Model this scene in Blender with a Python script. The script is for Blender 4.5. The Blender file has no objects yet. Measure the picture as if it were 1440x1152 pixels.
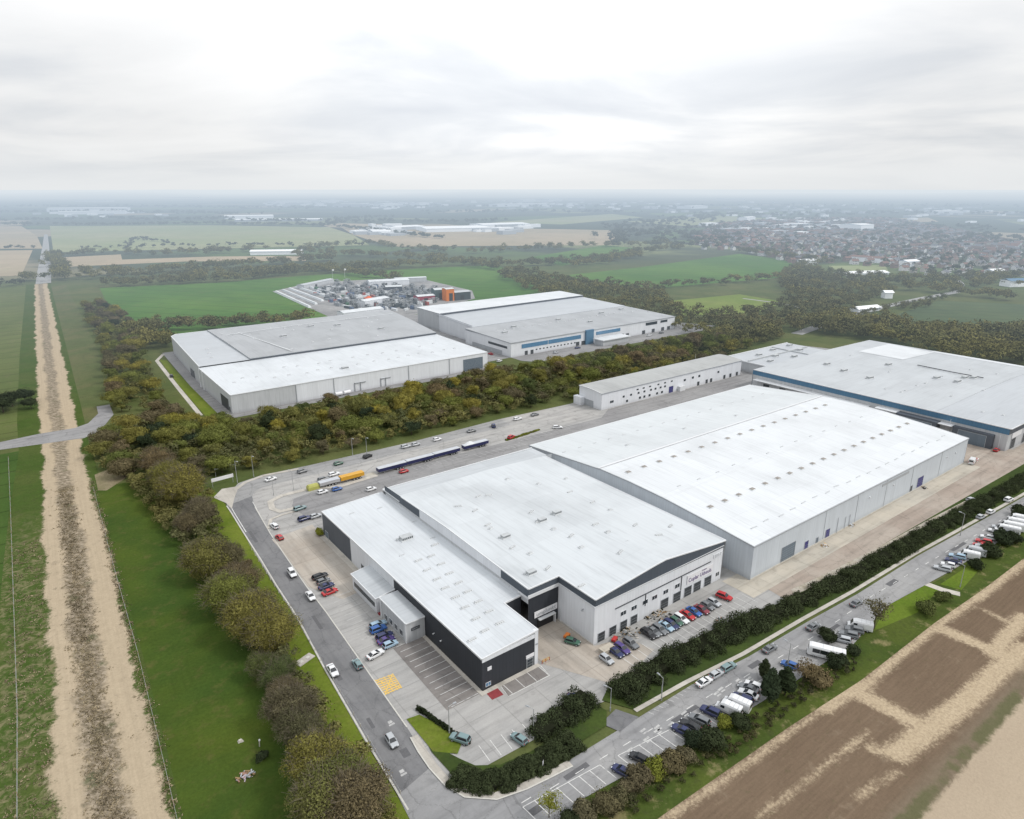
import bpy, bmesh, math, random
import numpy as np
from mathutils import Vector, Matrix
R = math.radians
random.seed(7); rng = np.random.default_rng(7)
scene = bpy.context.scene
COL = scene.collection

# ------------------------------------------------------------------ camera geometry (drone, 24 mm lens, 108 m up)
CAM_H = 108.0
PITCH = math.atan(311 / 960.0); HEAD = R(53.0)
_sp, _cp, _sa, _ca = math.sin(PITCH), math.cos(PITCH), math.sin(HEAD), math.cos(HEAD)
def _ray(px, py):
    u = (px - 720) / 960.0; v = (py - 576) / 960.0
    f = _cp - v * _sp; d = _sp + v * _cp
    return (f * _ca + u * _sa, f * _sa - u * _ca, -d)
def G(px, py, z=0.0):            # survey helper: where a sight line meets the level plane z
    r = _ray(px, py); t = (CAM_H - z) / -r[2]
    return (r[0] * t, r[1] * t)
def on_south(px, py, y):         # ... or a south-facing wall plane -> (x, z)
    r = _ray(px, py); t = y / r[1]; return (r[0] * t, CAM_H + r[2] * t)
def on_west(px, py, x):          # ... or a west-facing wall plane -> (y, z)
    r = _ray(px, py); t = x / r[0]; return (r[1] * t, CAM_H + r[2] * t)

# ------------------------------------------------------------------ nodes
class NB:
    def __init__(s, nt): s.nt = nt
    def n(s, t, **kw):
        x = s.nt.nodes.new(t)
        for k, v in kw.items(): setattr(x, k, v)
        return x
    def put(s, sock, v):
        if v is None: return
        if hasattr(v, 'is_output'): s.nt.links.new(v, sock)
        elif isinstance(v, (tuple, list)) and len(v) == 3 and sock.type == 'RGBA': sock.default_value = (*v, 1)
        else: sock.default_value = v
    def pos(s): return s.n('ShaderNodeNewGeometry').outputs['Position']
    def m(s, op, a, b=None, c=None, clamp=False):
        x = s.n('ShaderNodeMath', operation=op, use_clamp=clamp)
        s.put(x.inputs[0], a); s.put(x.inputs[1], b); s.put(x.inputs[2], c); return x.outputs[0]
    def vm(s, op, a, b=None):
        x = s.n('ShaderNodeVectorMath', operation=op)
        s.put(x.inputs[0], a); s.put(x.inputs[1], b); return x.outputs['Value' if op == 'LENGTH' else 'Vector']
    def noise(s, scale, vec=None, detail=4, rough=.6, dist=0.0):
        x = s.n('ShaderNodeTexNoise'); s.put(x.inputs['Vector'], vec if vec is not None else s.pos())
        x.inputs['Scale'].default_value = scale; x.inputs['Detail'].default_value = detail
        x.inputs['Roughness'].default_value = rough; x.inputs['Distortion'].default_value = dist
        return x.outputs[0]
    def sep(s, v):
        x = s.n('ShaderNodeSeparateXYZ'); s.put(x.inputs[0], v); return x.outputs
    def comb(s, a, b, c):
        x = s.n('ShaderNodeCombineXYZ'); s.put(x.inputs[0], a); s.put(x.inputs[1], b); s.put(x.inputs[2], c); return x.outputs[0]
    def mix(s, f, a, b, blend='MIX'):
        x = s.n('ShaderNodeMix', data_type='RGBA', blend_type=blend)
        s.put(x.inputs[0], f); s.put(x.inputs[6], a); s.put(x.inputs[7], b); return x.outputs[2]
    def ramp(s, f, stops, interp='LINEAR'):
        x = s.n('ShaderNodeValToRGB'); x.color_ramp.interpolation = interp
        e = x.color_ramp.elements
        while len(e) < len(stops): e.new(.5)
        for i, (p, c) in enumerate(stops):
            e[i].position = p; e[i].color = (*c, 1) if len(c) == 3 else c
        s.put(x.inputs[0], f); return x.outputs[0]
    def sm(s, v, lo, hi):        # smoothstep lo..hi -> 0..1
        x = s.n('ShaderNodeMapRange', interpolation_type='SMOOTHSTEP')
        s.put(x.inputs[0], v); x.inputs[1].default_value = lo; x.inputs[2].default_value = hi
        return x.outputs[0]
    def scale(s, c, k):          # colour * scalar socket
        x = s.n('ShaderNodeVectorMath', operation='SCALE'); s.put(x.inputs[0], c); s.put(x.inputs['Scale'], k); return x.outputs[0]

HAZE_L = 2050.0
def make_haze():  # haze painted into every material: emission colour blended in with distance
    g = bpy.data.node_groups.new('painted_haze', 'ShaderNodeTree')
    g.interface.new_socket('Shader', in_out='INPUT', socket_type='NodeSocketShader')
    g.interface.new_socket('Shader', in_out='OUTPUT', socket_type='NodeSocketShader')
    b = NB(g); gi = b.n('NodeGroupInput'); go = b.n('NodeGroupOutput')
    d = b.vm('LENGTH', b.vm('SUBTRACT', b.pos(), (0, 0, 60)))          # distance from a fixed point straight below the camera
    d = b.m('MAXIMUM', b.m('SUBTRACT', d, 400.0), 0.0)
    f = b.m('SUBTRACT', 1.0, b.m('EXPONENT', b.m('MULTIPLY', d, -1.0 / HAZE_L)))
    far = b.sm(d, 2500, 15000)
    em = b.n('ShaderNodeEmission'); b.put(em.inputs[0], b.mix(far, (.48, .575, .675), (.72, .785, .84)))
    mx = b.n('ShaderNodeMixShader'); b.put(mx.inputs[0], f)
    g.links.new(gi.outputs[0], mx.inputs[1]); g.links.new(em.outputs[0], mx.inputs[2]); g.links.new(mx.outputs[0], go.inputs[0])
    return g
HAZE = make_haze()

def new_mat(name):
    m = bpy.data.materials.new(name); m.use_nodes = True
    nt = m.node_tree; nt.nodes.clear()
    m.cycles.emission_sampling = 'NONE'
    return m, NB(nt)
def finish(m, b, color, rough=.7, spec=.3, metal=0.0, normal=None):
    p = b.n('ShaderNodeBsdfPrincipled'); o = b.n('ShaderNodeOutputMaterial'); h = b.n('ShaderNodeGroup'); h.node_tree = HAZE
    b.put(p.inputs['Base Color'], color); b.put(p.inputs['Roughness'], rough)
    p.inputs['Specular IOR Level'].default_value = spec; p.inputs['Metallic'].default_value = metal
    if normal is not None: b.put(p.inputs['Normal'], normal)
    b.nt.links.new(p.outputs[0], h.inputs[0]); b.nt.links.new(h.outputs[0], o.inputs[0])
    return m
def bump(b, h, strength=.3, dist=.1):
    x = b.n('ShaderNodeBump'); x.inputs['Strength'].default_value = strength; x.inputs['Distance'].default_value = dist
    b.put(x.inputs['Height'], h); return x.outputs[0]

def plain(name, col, rough=.5, spec=.4, var=.12, scale=1.5, metal=0.0):
    m, b = new_mat(name)
    k = b.m('ADD', b.m('MULTIPLY', b.m('SUBTRACT', b.noise(scale), .5), 2 * var), 1.0)
    return finish(m, b, b.scale(col, k), rough, spec, metal)

def cladding(name, col, pitch=1.0, dirt=.18, line=.14, rough=.55):
    """profiled steel wall sheet: faint vertical joints, sheet-to-sheet tone, streaks running down"""
    m, b = new_mat(name)
    x, y, z = b.sep(b.pos())
    s = b.m('ADD', x, y)
    fr = b.m('FRACT', b.m('DIVIDE', s, pitch))
    ln = b.m('LESS_THAN', fr, .12)
    tone = b.noise(1.0, b.comb(b.m('MULTIPLY', b.m('FLOOR', b.m('DIVIDE', s, pitch * 3)), .73), 3.3, 0), 0)
    st = b.noise(1.0, b.comb(b.m('MULTIPLY', s, 1.1), b.m('MULTIPLY', z, .10), 0), 5, .65)
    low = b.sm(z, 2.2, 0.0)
    k = b.m('SUBTRACT', 1.0, b.m('MULTIPLY', ln, line))
    k = b.m('MULTIPLY', k, b.m('ADD', .93, b.m('MULTIPLY', tone, .14)))
    k = b.m('MULTIPLY', k, b.m('SUBTRACT', 1.0 + dirt * .35, b.m('MULTIPLY', b.sm(st, .35, .75), dirt)))
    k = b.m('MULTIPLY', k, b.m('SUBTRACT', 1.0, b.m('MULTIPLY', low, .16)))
    c = b.scale(col, k)
    return finish(m, b, c, rough, .35)

def roofing(name, col, along='x', pitch=1.2, stain=.16, rough=.45, line=.07, patch=.06):
    """sheet roof: seams every metre or so down the slope, rain streaks, patched sheets"""
    m, b = new_mat(name)
    p = b.pos(); x, y, z = b.sep(p)
    s, t = (x, y) if along == 'x' else (y, x)
    ln = b.m('LESS_THAN', b.m('FRACT', b.m('DIVIDE', s, pitch)), .10)
    lap = b.m('LESS_THAN', b.m('FRACT', b.m('DIVIDE', t, 11.0)), .012)
    sheet = b.n('ShaderNodeTexWhiteNoise', noise_dimensions='2D')
    b.put(sheet.inputs['Vector'], b.comb(b.m('FLOOR', b.m('DIVIDE', s, pitch * 5)), b.m('FLOOR', b.m('DIVIDE', t, 22.0)), 0))
    streak = b.noise(1.0, b.comb(b.m('MULTIPLY', s, .9), b.m('MULTIPLY', t, .06), 0), 6, .62)
    cloud = b.noise(.045, p, 5, .6)
    k = b.m('SUBTRACT', 1.0, b.m('MULTIPLY', b.m('MAXIMUM', ln, lap), line))
    k = b.m('MULTIPLY', k, b.m('ADD', 1 - patch / 2, b.m('MULTIPLY', sheet.outputs[0], patch)))
    k = b.m('MULTIPLY', k, b.m('SUBTRACT', 1.0, b.m('MULTIPLY', b.sm(streak, .45, .8), stain)))
    k = b.m('MULTIPLY', k, b.m('SUBTRACT', 1.0, b.m('MULTIPLY', b.sm(cloud, .42, .75), stain * .8)))
    c = b.scale(col, k)
    return finish(m, b, c, rough, .4)

def paved(name, col, col2, stain=.35, cracks=True, slab=0.0, tracks=None, rough=.85):
    m, b = new_mat(name)
    p = b.pos(); x, y, z = b.sep(p)
    big = b.noise(.045, p, 5, .62, .4); mid = b.noise(.28, p, 5, .6); fine = b.noise(3.0, p, 3, .7)
    c = b.mix(b.sm(big, .35, .68), col, col2)
    k = b.m('ADD', .86, b.m('MULTIPLY', fine, .28))
    k = b.m('MULTIPLY', k, b.m('SUBTRACT', 1.0, b.m('MULTIPLY', b.sm(mid, .52, .78), stain)))
    # oily drag marks, long in the driving direction
    drag = b.noise(1.0, b.comb(b.m('MULTIPLY', x, .035 if tracks == 'x' else .4), b.m('MULTIPLY', y, .4 if tracks == 'x' else .035), 0), 4, .6)
    k = b.m('MULTIPLY', k, b.m('SUBTRACT', 1.06, b.m('MULTIPLY', b.sm(drag, .4, .75), .26)))
    if slab:
        jx = b.m('LESS_THAN', b.m('FRACT', b.m('DIVIDE', x, slab)), .03); jy = b.m('LESS_THAN', b.m('FRACT', b.m('DIVIDE', y, slab)), .03)
        k = b.m('MULTIPLY', k, b.m('SUBTRACT', 1.0, b.m('MULTIPLY', b.m('MAXIMUM', jx, jy), .16)))
        w = b.n('ShaderNodeTexWhiteNoise', noise_dimensions='2D')
        b.put(w.inputs['Vector'], b.comb(b.m('FLOOR', b.m('DIVIDE', x, slab)), b.m('FLOOR', b.m('DIVIDE', y, slab)), 0))
        k = b.m('MULTIPLY', k, b.m('ADD', .95, b.m('MULTIPLY', w.outputs[0], .1)))
    if cracks:
        v = b.n('ShaderNodeTexVoronoi', feature='DISTANCE_TO_EDGE'); v.inputs['Scale'].default_value = .16
        b.put(v.inputs['Vector'], b.vm('ADD', p, b.scale(b.comb(mid, fine, 0), 2.5)))
        k = b.m('MULTIPLY', k, b.m('SUBTRACT', 1.0, b.m('MULTIPLY', b.m('LESS_THAN', v.outputs['Distance'], .012), .22)))
    return finish(m, b, b.scale(c, k), rough, .25)

def grass_color(b, c1, c2, c3, big=.02, tram=None):
    p = b.pos(); x, y, z = b.sep(p)
    n1 = b.noise(big, p, 5, .6, .5); n2 = b.noise(big * 9, p, 5, .68); n3 = b.noise(1.3, p, 4, .75)
    c = b.mix(b.sm(n1, .35, .68), c1, c2)
    c = b.mix(b.m('MULTIPLY', b.sm(n2, .5, .74), .65), c, c3)
    k = b.m('ADD', .58, b.m('MULTIPLY', n3, .84))
    k = b.m('MULTIPLY', k, b.m('ADD', .78, b.m('MULTIPLY', b.noise(big * 3.2, p, 4, .6, 1.5), .44)))
    if tram:                      # tractor lines in a crop
        ax, pitch = tram
        s = {'x': x, 'y': y, 'd': b.m('ADD', b.m('MULTIPLY', x, .8), b.m('MULTIPLY', y, .6))}[ax]
        f = b.m('FRACT', b.m('DIVIDE', s, pitch))
        k = b.m('MULTIPLY', k, b.m('SUBTRACT', 1.0, b.m('MULTIPLY', b.m('LESS_THAN', f, .07), .30)))
    return b.scale(c, k)
def grassy(name, c1, c2, c3, big=.02, tram=None):
    m, b = new_mat(name)
    return finish(m, b, grass_color(b, c1, c2, c3, big, tram), .95, .08)

# ------------------------------------------------------------------ mesh building
class MB:
    def __init__(s): s.v = []; s.f = []; s.mi = []
    def add(s, vs, fs, mi=0):
        o = len(s.v); s.v += [tuple(p) for p in vs]; s.f += [tuple(i + o for i in f) for f in fs]; s.mi += [mi] * len(fs); return s
    def box(s, x0, x1, y0, y1, z0, z1, mi=0):
        vs = [(x, y, z) for z in (z0, z1) for x, y in ((x0, y0), (x1, y0), (x1, y1), (x0, y1))]
        return s.add(vs, [(3, 2, 1, 0), (4, 5, 6, 7), (0, 1, 5, 4), (1, 2, 6, 5), (2, 3, 7, 6), (3, 0, 4, 7)], mi)
    def frustum(s, b0, b1, z0, z1, mi=0):
        (x0, x1, y0, y1), (X0, X1, Y0, Y1) = b0, b1
        vs = [(x0, y0, z0), (x1, y0, z0), (x1, y1, z0), (x0, y1, z0), (X0, Y0, z1), (X1, Y0, z1), (X1, Y1, z1), (X0, Y1, z1)]
        return s.add(vs, [(3, 2, 1, 0), (4, 5, 6, 7), (0, 1, 5, 4), (1, 2, 6, 5), (2, 3, 7, 6), (3, 0, 4, 7)], mi)
    def wall(s, pts, zb, zt, closed=False, mi=0):
        n = len(pts); zb = zb if isinstance(zb, (list, tuple)) else [zb] * n; zt = zt if isinstance(zt, (list, tuple)) else [zt] * n
        for i in range(n if closed else n - 1):
            j = (i + 1) % n
            s.add([(*pts[i], zb[i]), (*pts[j], zb[j]), (*pts[j], zt[j]), (*pts[i], zt[i])], [(0, 1, 2, 3)], mi)
        return s
    def poly(s, pts, z=0.0, mi=0):
        return s.add([(p[0], p[1], p[2] if len(p) > 2 else z) for p in pts], [tuple(range(len(pts)))], mi)
    def tube(s, p, q, r0, r1, n=6, mi=0, cap=True):
        p, q = Vector(p), Vector(q); d = (q - p).normalized()
        a = d.orthogonal().normalized(); c = d.cross(a)
        vs = [p + (a * math.cos(t) + c * math.sin(t)) * r0 for t in [2 * math.pi * i / n for i in range(n)]]
        vs += [q + (a * math.cos(t) + c * math.sin(t)) * r1 for t in [2 * math.pi * i / n for i in range(n)]]
        fs = [(i, (i + 1) % n, n + (i + 1) % n, n + i) for i in range(n)]
        if cap: fs += [tuple(range(n, 2 * n)), tuple(range(n - 1, -1, -1))]
        return s.add(vs, fs, mi)
    def strip(s, pts, w, z=0.0, mi=0, off=0.0):
        pts = [Vector((p[0], p[1])) for p in pts]; L = []
        for i, p in enumerate(pts):
            d = (pts[min(i + 1, len(pts) - 1)] - pts[max(i - 1, 0)]).normalized(); nrm = Vector((-d.y, d.x))
            L.append((p + nrm * (off + w / 2), p + nrm * (off - w / 2)))
        for i in range(len(L) - 1):
            (a, b), (c, d) = L[i], L[i + 1]
            s.add([(b.x, b.y, z), (d.x, d.y, z), (c.x, c.y, z), (a.x, a.y, z)], [(0, 1, 2, 3)], mi)
        return s
    def mesh(s, name, mats):
        me = bpy.data.meshes.new(name); me.from_pydata(s.v, [], s.f)
        for m in (mats if isinstance(mats, (list, tuple)) else [mats]): me.materials.append(m)
        if any(s.mi): me.polygons.foreach_set('material_index', s.mi)
        me.update(); return me
    def obj(s, name, mats, parent=None, loc=(0, 0, 0), rz=0.0):
        return link(name, s.mesh(name, mats), parent, loc, rz)

def link(name, me, parent=None, loc=(0, 0, 0), rz=0.0, scale=None):
    o = bpy.data.objects.new(name, me); COL.objects.link(o)
    o.location = loc; o.rotation_euler = (0, 0, rz)
    if scale is not None: o.scale = scale
    if parent is not None: o.parent = parent
    return o
def tag(o, label=None, cat=None, group=None, kind=None):
    if label: o['label'] = label
    if cat: o['category'] = cat
    if group: o['group'] = group
    if kind: o['kind'] = kind
    return o
def thing(name, label, cat, loc=(0, 0, 0), rz=0.0, group=None):
    o = bpy.data.objects.new(name, None); o.empty_display_size = .5; COL.objects.link(o)
    o.location = loc; o.rotation_euler = (0, 0, rz)
    return tag(o, label, cat, group)
KIDS = {}
def kids(o): return [c for c in bpy.data.objects if c.parent == o]
def dup(src, loc, rz=0.0, label=None, group=None, scale=None):
    r = src.copy(); COL.objects.link(r); r.location = loc; r.rotation_euler = (0, 0, rz)
    if scale is not None: r.scale = scale
    if label: r['label'] = label
    if group: r['group'] = group
    if src.name not in KIDS: KIDS[src.name] = [(c, kids(c)) for c in kids(src)]
    for c, gk in KIDS[src.name]:
        d = c.copy(); COL.objects.link(d); d.parent = r
        for g in gk:
            e = g.copy(); COL.objects.link(e); e.parent = d
    return r
def structure(name, mb, mats, label=None):
    o = mb.obj(name, mats); o['kind'] = 'structure'
    if label: o['label'] = label
    return o
def sheet(name, pts, z, mat, label=None):
    return structure(name, MB().poly(pts, z), mat, label)

def quads_mesh(name, C, S, mats, aspect=.62, N=None):
    """many small leaf-sized faces: centres C (n,3), sizes S (n)"""
    n = len(C)
    u = rng.normal(size=(n, 3)); u /= np.linalg.norm(u, axis=1)[:, None]
    w = rng.normal(size=(n, 3))
    if N is not None:                 # leaves face outwards from their clump, with some scatter
        w = N + rng.normal(size=(n, 3)) * .42; w /= np.linalg.norm(w, axis=1)[:, None]; u = np.cross(w, u); u /= np.linalg.norm(u, axis=1)[:, None] + 1e-9; v = np.cross(w, u)
    else: v = np.cross(u, w); v /= np.linalg.norm(v, axis=1)[:, None] + 1e-9
    a = u * S[:, None] * .5; c = v * S[:, None] * .5 * aspect
    V = np.stack([C - a - c * .5, C - a * .1 - c, C + a - c * .2, C + a * .2 + c], 1).reshape(-1, 3)
    me = bpy.data.meshes.new(name)
    me.vertices.add(4 * n); me.vertices.foreach_set('co', V.astype(np.float32).ravel())
    me.loops.add(4 * n); me.loops.foreach_set('vertex_index', np.arange(4 * n, dtype=np.int32))
    me.polygons.add(n); me.polygons.foreach_set('loop_start', np.arange(0, 4 * n, 4, dtype=np.int32))
    try: me.polygons.foreach_set('loop_total', np.full(n, 4, dtype=np.int32))
    except Exception: pass
    for m in (mats if isinstance(mats, (list, tuple)) else [mats]): me.materials.append(m)
    me.update(calc_edges=True); return me
# ------------------------------------------------------------------ sky, sun, camera
SUN_EL, SUN_AZ = R(46), R(-48)        # azimuth measured from +X towards +Y
def build_world():
    w = bpy.data.worlds.new('World'); scene.world = w; w.use_nodes = True
    nt = w.node_tree; nt.nodes.clear(); b = NB(nt)
    tc = b.n('ShaderNodeTexCoord'); d = tc.outputs['Generated']
    x, y, z = b.sep(d)
    sky = b.n('ShaderNodeTexSky', sky_type='NISHITA'); sky.sun_disc = False
    sky.sun_elevation = SUN_EL; sky.sun_rotation = math.pi / 2 - SUN_AZ; sky.dust_density = 3.0
    # cloud sheet a few hundred metres up: flattened towards the horizon
    den = b.m('ADD', b.m('MAXIMUM', z, 0.0), .13)
    px, py = b.m('DIVIDE', x, den), b.m('DIVIDE', y, den)
    c53, s53 = math.cos(HEAD), math.sin(HEAD)
    fwd = b.m('ADD', b.m('MULTIPLY', px, c53), b.m('MULTIPLY', py, s53))
    side = b.m('SUBTRACT', b.m('MULTIPLY', px, s53), b.m('MULTIPLY', py, c53))
    v = b.comb(b.m('MULTIPLY', side, .55), b.m('MULTIPLY', fwd, .62), 4.1)
    n1 = b.noise(1.0, v, 6, .52, .35)
    v2 = b.comb(b.m('MULTIPLY', side, .24), b.m('MULTIPLY', fwd, .22), 2.6)
    n2 = b.noise(1.0, v2, 3, .5)
    n = b.m('ADD', b.m('MULTIPLY', n1, .6), b.m('MULTIPLY', n2, .4))
    base = b.ramp(n, [(.28, (.61, .645, .705)), (.42, (.775, .80, .835)), (.50, (.95, .955, .96)), (.60, (1.06, 1.06, 1.06))])
    # brighter where the cloud is thin in front of the sun's side and overhead; paler towards the horizon
    up = b.sm(z, .04, .30)
    glow_dir = (math.cos(R(51)) * math.cos(R(17)), math.sin(R(51)) * math.cos(R(17)), math.sin(R(17)))
    dp = b.n('ShaderNodeVectorMath', operation='DOT_PRODUCT'); b.put(dp.inputs[0], d); dp.inputs[1].default_value = glow_dir
    glow = b.sm(dp.outputs['Value'], .86, 1.0)
    k = b.m('ADD', b.m('ADD', .935, b.m('MULTIPLY', up, .14)), b.m('MULTIPLY', glow, .28))
    k = b.m('ADD', k, b.m('MULTIPLY', b.sm(z, .45, .95), .55))
    cl = b.scale(base, k)
    hor = b.sm(z, .07, .0)
    cl = b.mix(b.m('MULTIPLY', hor, .85), cl, (.845, .87, .885))
    col = b.mix(.93, sky.outputs[0], b.scale(cl, 10.0))
    bg = b.n('ShaderNodeBackground'); b.put(bg.inputs[0], col); bg.inputs[1].default_value = .1
    o = b.n('ShaderNodeOutputWorld'); nt.links.new(bg.outputs[0], o.inputs[0])
build_world()
sl = bpy.data.lights.new('sun', 'SUN'); sl.energy = 1.85; sl.angle = R(10); sl.color = (1.0, .965, .92)
so = bpy.data.objects.new('sun', sl); COL.objects.link(so)
sd = Vector((math.cos(SUN_EL) * math.cos(SUN_AZ), math.cos(SUN_EL) * math.sin(SUN_AZ), math.sin(SUN_EL)))
so.rotation_euler = sd.to_track_quat('Z', 'Y').to_euler(); so.location = (200, -100, 300)
cd = bpy.data.cameras.new('camera'); co = bpy.data.objects.new('camera', cd); COL.objects.link(co)
cd.lens = 24.0; cd.sensor_width = 36.0; cd.sensor_fit = 'HORIZONTAL'; cd.clip_start = 1.0; cd.clip_end = 120000
co.location = (0, 0, CAM_H); co.rotation_euler = (math.pi / 2 - PITCH, 0, HEAD - math.pi / 2)
scene.camera = co
scene.view_settings.view_transform = 'Standard'; scene.view_settings.look = 'None'
scene.view_settings.exposure = 0; scene.view_settings.gamma = 1
scene.cycles.use_denoising = True
scene.cycles.max_bounces = 5; scene.cycles.diffuse_bounces = 3; scene.cycles.glossy_bounces = 2
scene.cycles.use_adaptive_sampling = True; scene.cycles.adaptive_threshold = .02

# ------------------------------------------------------------------ ground materials
G_LAWN = ((.036, .066, .012), (.062, .088, .013), (.090, .086, .028))
M_lawn = grassy('lawn_grass', *G_LAWN, big=.022)
M_verge = grassy('verge_grass', (.095, .135, .016), (.125, .155, .024), (.130, .125, .040), big=.06)
M_leftfield = grassy('west_field_grass', (.040, .078, .016), (.052, .090, .020), (.060, .078, .026), big=.015, tram=('y', 14))
M_meadow = grassy('meadow_grass', (.080, .105, .032), (.100, .120, .040), (.120, .115, .055), big=.012, tram=('y', 18))
M_olive = grassy('olive_field', (.16, .135, .055), (.11, .12, .04), (.20, .155, .085), big=.04)
M_farfield = grassy('crop_field', (.054, .125, .024), (.086, .165, .030), (.082, .125, .036), big=.006, tram=('d', 24))
M_lime = grassy('pasture', (.125, .175, .034), (.16, .195, .05), (.11, .14, .045), big=.012)
M_dusk = grassy('dark_crop_field', (.060, .088, .042), (.076, .104, .046), (.090, .10, .052), big=.008, tram=('d', 20))
M_pale = grassy('pale_crop_field', (.22, .25, .12), (.28, .28, .16), (.19, .22, .10), big=.003)
M_tanfield = grassy('stubble_field', (.36, .29, .20), (.31, .26, .175), (.28, .26, .16), big=.004)
M_scrub = grassy('rough_ground', (.075, .095, .034), (.105, .105, .046), (.055, .064, .028), big=.03)
M_asphalt = paved('asphalt', (.150, .151, .157), (.192, .192, .195), stain=.30, tracks='y')
M_asphalt_x = paved('asphalt_south', (.235, .236, .240), (.285, .283, .280), stain=.22, tracks='x')
M_yard = paved('yard_concrete', (.295, .292, .285), (.355, .348, .335), stain=.20, slab=9.0, tracks='x', cracks=False)
M_north = paved('north_yard', (.31, .305, .295), (.37, .36, .345), stain=.30, slab=0, tracks='x')
M_lane = paved('yard_lane', (.215, .213, .215), (.26, .257, .255), stain=.22, tracks='x')
M_tanyard = paved('buff_yard', (.30, .25, .21), (.355, .31, .265), stain=.22, slab=0, tracks='x')
M_apron = paved('apron_concrete', (.44, .40, .335), (.40, .375, .325), stain=.22, slab=6.0, tracks='x', cracks=False)
M_warm = paved('loading_concrete', (.345, .305, .26), (.39, .36, .32), stain=.18, slab=8.0, tracks='y', cracks=False)
M_bay = paved('bay_tarmac', (.17, .158, .152), (.215, .20, .188), stain=.3, tracks='x')
M_pave = paved('footway', (.40, .375, .335), (.455, .43, .385), stain=.2, slab=2.0, cracks=False)
M_kerb = plain('kerb_stone', (.50, .49, .45), .8, .2, .25, 2.0)
def worn(name, paint, under, lo=.50, hi=.64):
    m, b = new_mat(name); p = b.pos()
    w = b.sm(b.noise(.9, p, 6, .75), lo, hi); w2 = b.sm(b.noise(.12, p, 3, .6), .45, .62)
    return finish(m, b, b.mix(b.m('MULTIPLY', w, b.m('ADD', .35, b.m('MULTIPLY', w2, .6))), paint, under), .8, .2)
M_white = worn('marking_paint', (.62, .62, .60), (.26, .26, .26))
M_faint = worn('worn_marking_paint', (.46, .46, .45), (.24, .24, .24), .42, .58)
M_yellow = worn('yellow_marking_paint', (.64, .43, .12), (.36, .34, .29), .50, .66)
M_redpaint = plain('red_surface_paint', (.23, .045, .05), .8, .2, .25, 1.5)
M_tansoil = grassy('bare_soil_earth', (.24, .20, .13), (.17, .15, .085), (.09, .10, .04), big=.2)
M_farroad = plain('distant_road_surface', (.30, .30, .295), .9, .1)

def ground_mat():
    m, b = new_mat('farmland'); p = b.pos(); x, y, z = b.sep(p)
    near = grass_color(b, (.070, .092, .030), (.100, .110, .042), (.058, .068, .028), .03)
    # patchwork of fields and woods, hedged
    wob = b.noise(.0012, p, 3, .5)
    q = b.comb(b.m('ADD', b.m('MULTIPLY', x, .0021), b.m('MULTIPLY', wob, 1.2)), b.m('MULTIPLY', y, .0026), 0)
    v = b.n('ShaderNodeTexVoronoi', feature='F1'); v.inputs['Scale'].default_value = 1.0; v.inputs['Randomness'].default_value = .85; b.put(v.inputs['Vector'], q)
    e = b.n('ShaderNodeTexVoronoi', feature='DISTANCE_TO_EDGE'); e.inputs['Scale'].default_value = 1.0; e.inputs['Randomness'].default_value = .85; b.put(e.inputs['Vector'], q)
    r = b.sep(v.outputs['Color'])[0]
    cell = b.ramp(r, [(.0, (.050, .066, .040)), (.20, (.085, .125, .050)), (.40, (.060, .082, .045)), (.52, (.17, .19, .09)), (.66, (.28, .24, .17)), (.78, (.11, .155, .055)), (.9, (.055, .07, .042))], 'CONSTANT')
    edge = b.sm(e.outputs['Distance'], .065, .03)
    woods = b.sm(b.noise(.0011, p, 5, .6), .50, .58)
    cell = b.mix(b.m('MAXIMUM', edge, b.m('MULTIPLY', woods, .9)), cell, (.056, .070, .046))
    cell = b.scale(cell, b.m('ADD', .7, b.m('MULTIPLY', b.noise(.012, p, 5, .7), .6)))
    d = b.vm('LENGTH', p)
    return finish(m, b, b.mix(b.sm(d, 850, 1300), near, cell), .95, .05)
S = 60000
structure('ground', MB().poly([(-S, -S), (S, -S), (S, S), (-S, S)], 0), ground_mat())

def hills():
    """the faint rise that closes the plain"""
    mb = MB(); n = 120; A_ = [R(-20 + 150 * i / n) for i in range(n + 1)]
    for k, (r, h) in enumerate(((9000, 0), (13000, 1), (17000, 1.5))):
        for i, a in enumerate(A_): mb.v.append((math.cos(a) * r, math.sin(a) * r, -2 if h == 0 else h * (34 + 14 * math.sin(i * .23 + k) + 9 * math.sin(i * .61 + 2 * k))))
    for k in range(2):
        for i in range(n): q = k * (n + 1) + i; mb.f.append((q, q + n + 1, q + n + 2, q + 1)); mb.mi.append(0)
    o = structure('hills', mb, bpy.data.materials['farmland'])
    for p in o.data.polygons: p.use_smooth = True
hills()
# ------------------------------------------------------------------ fields
def far(*px): return [G(*p) for p in px]
sheet('lawn', [(16.4, 283), (33, 283), (50, 262), (52, 250), (50.5, 235), (48, 200), (47, 170), (44, 134), (42, 100), (41.5, 60), (6.2, 60), (8.2, 90), (10.6, 131), (12.3, 166), (14, 214)], .056, M_lawn)
sheet('verge', [(44, 262), (52, 252), (51.6, 235), (50, 205), (48, 180), (47.6, 157), (45.4, 134), (43.4, 107), (42.2, 88), (41.6, 60), (36, 60), (37.2, 100), (38.5, 140), (40, 175), (41, 215)], .066, M_verge)
sheet('west_field', [(-140, 196), (-9, 196), (-6, 240), (-1.5, 285), (3, 348), (-140, 345)], .02, M_leftfield)
sheet('olive_field', [(-140, 40), (-13, 40), (-11, 130), (-12, 194), (-140, 194)], .024, M_olive)
sheet('meadow', [(-260, 372), (3, 372), (8, 440), (18, 600), (34, 975), (-260, 975)], .02, M_meadow)
sheet('rough_strip', [(20, 372), (34, 380), (45, 450), (52, 600), (68, 960), (52, 960), (34, 640), (24, 450)], .02, M_scrub)
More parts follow.
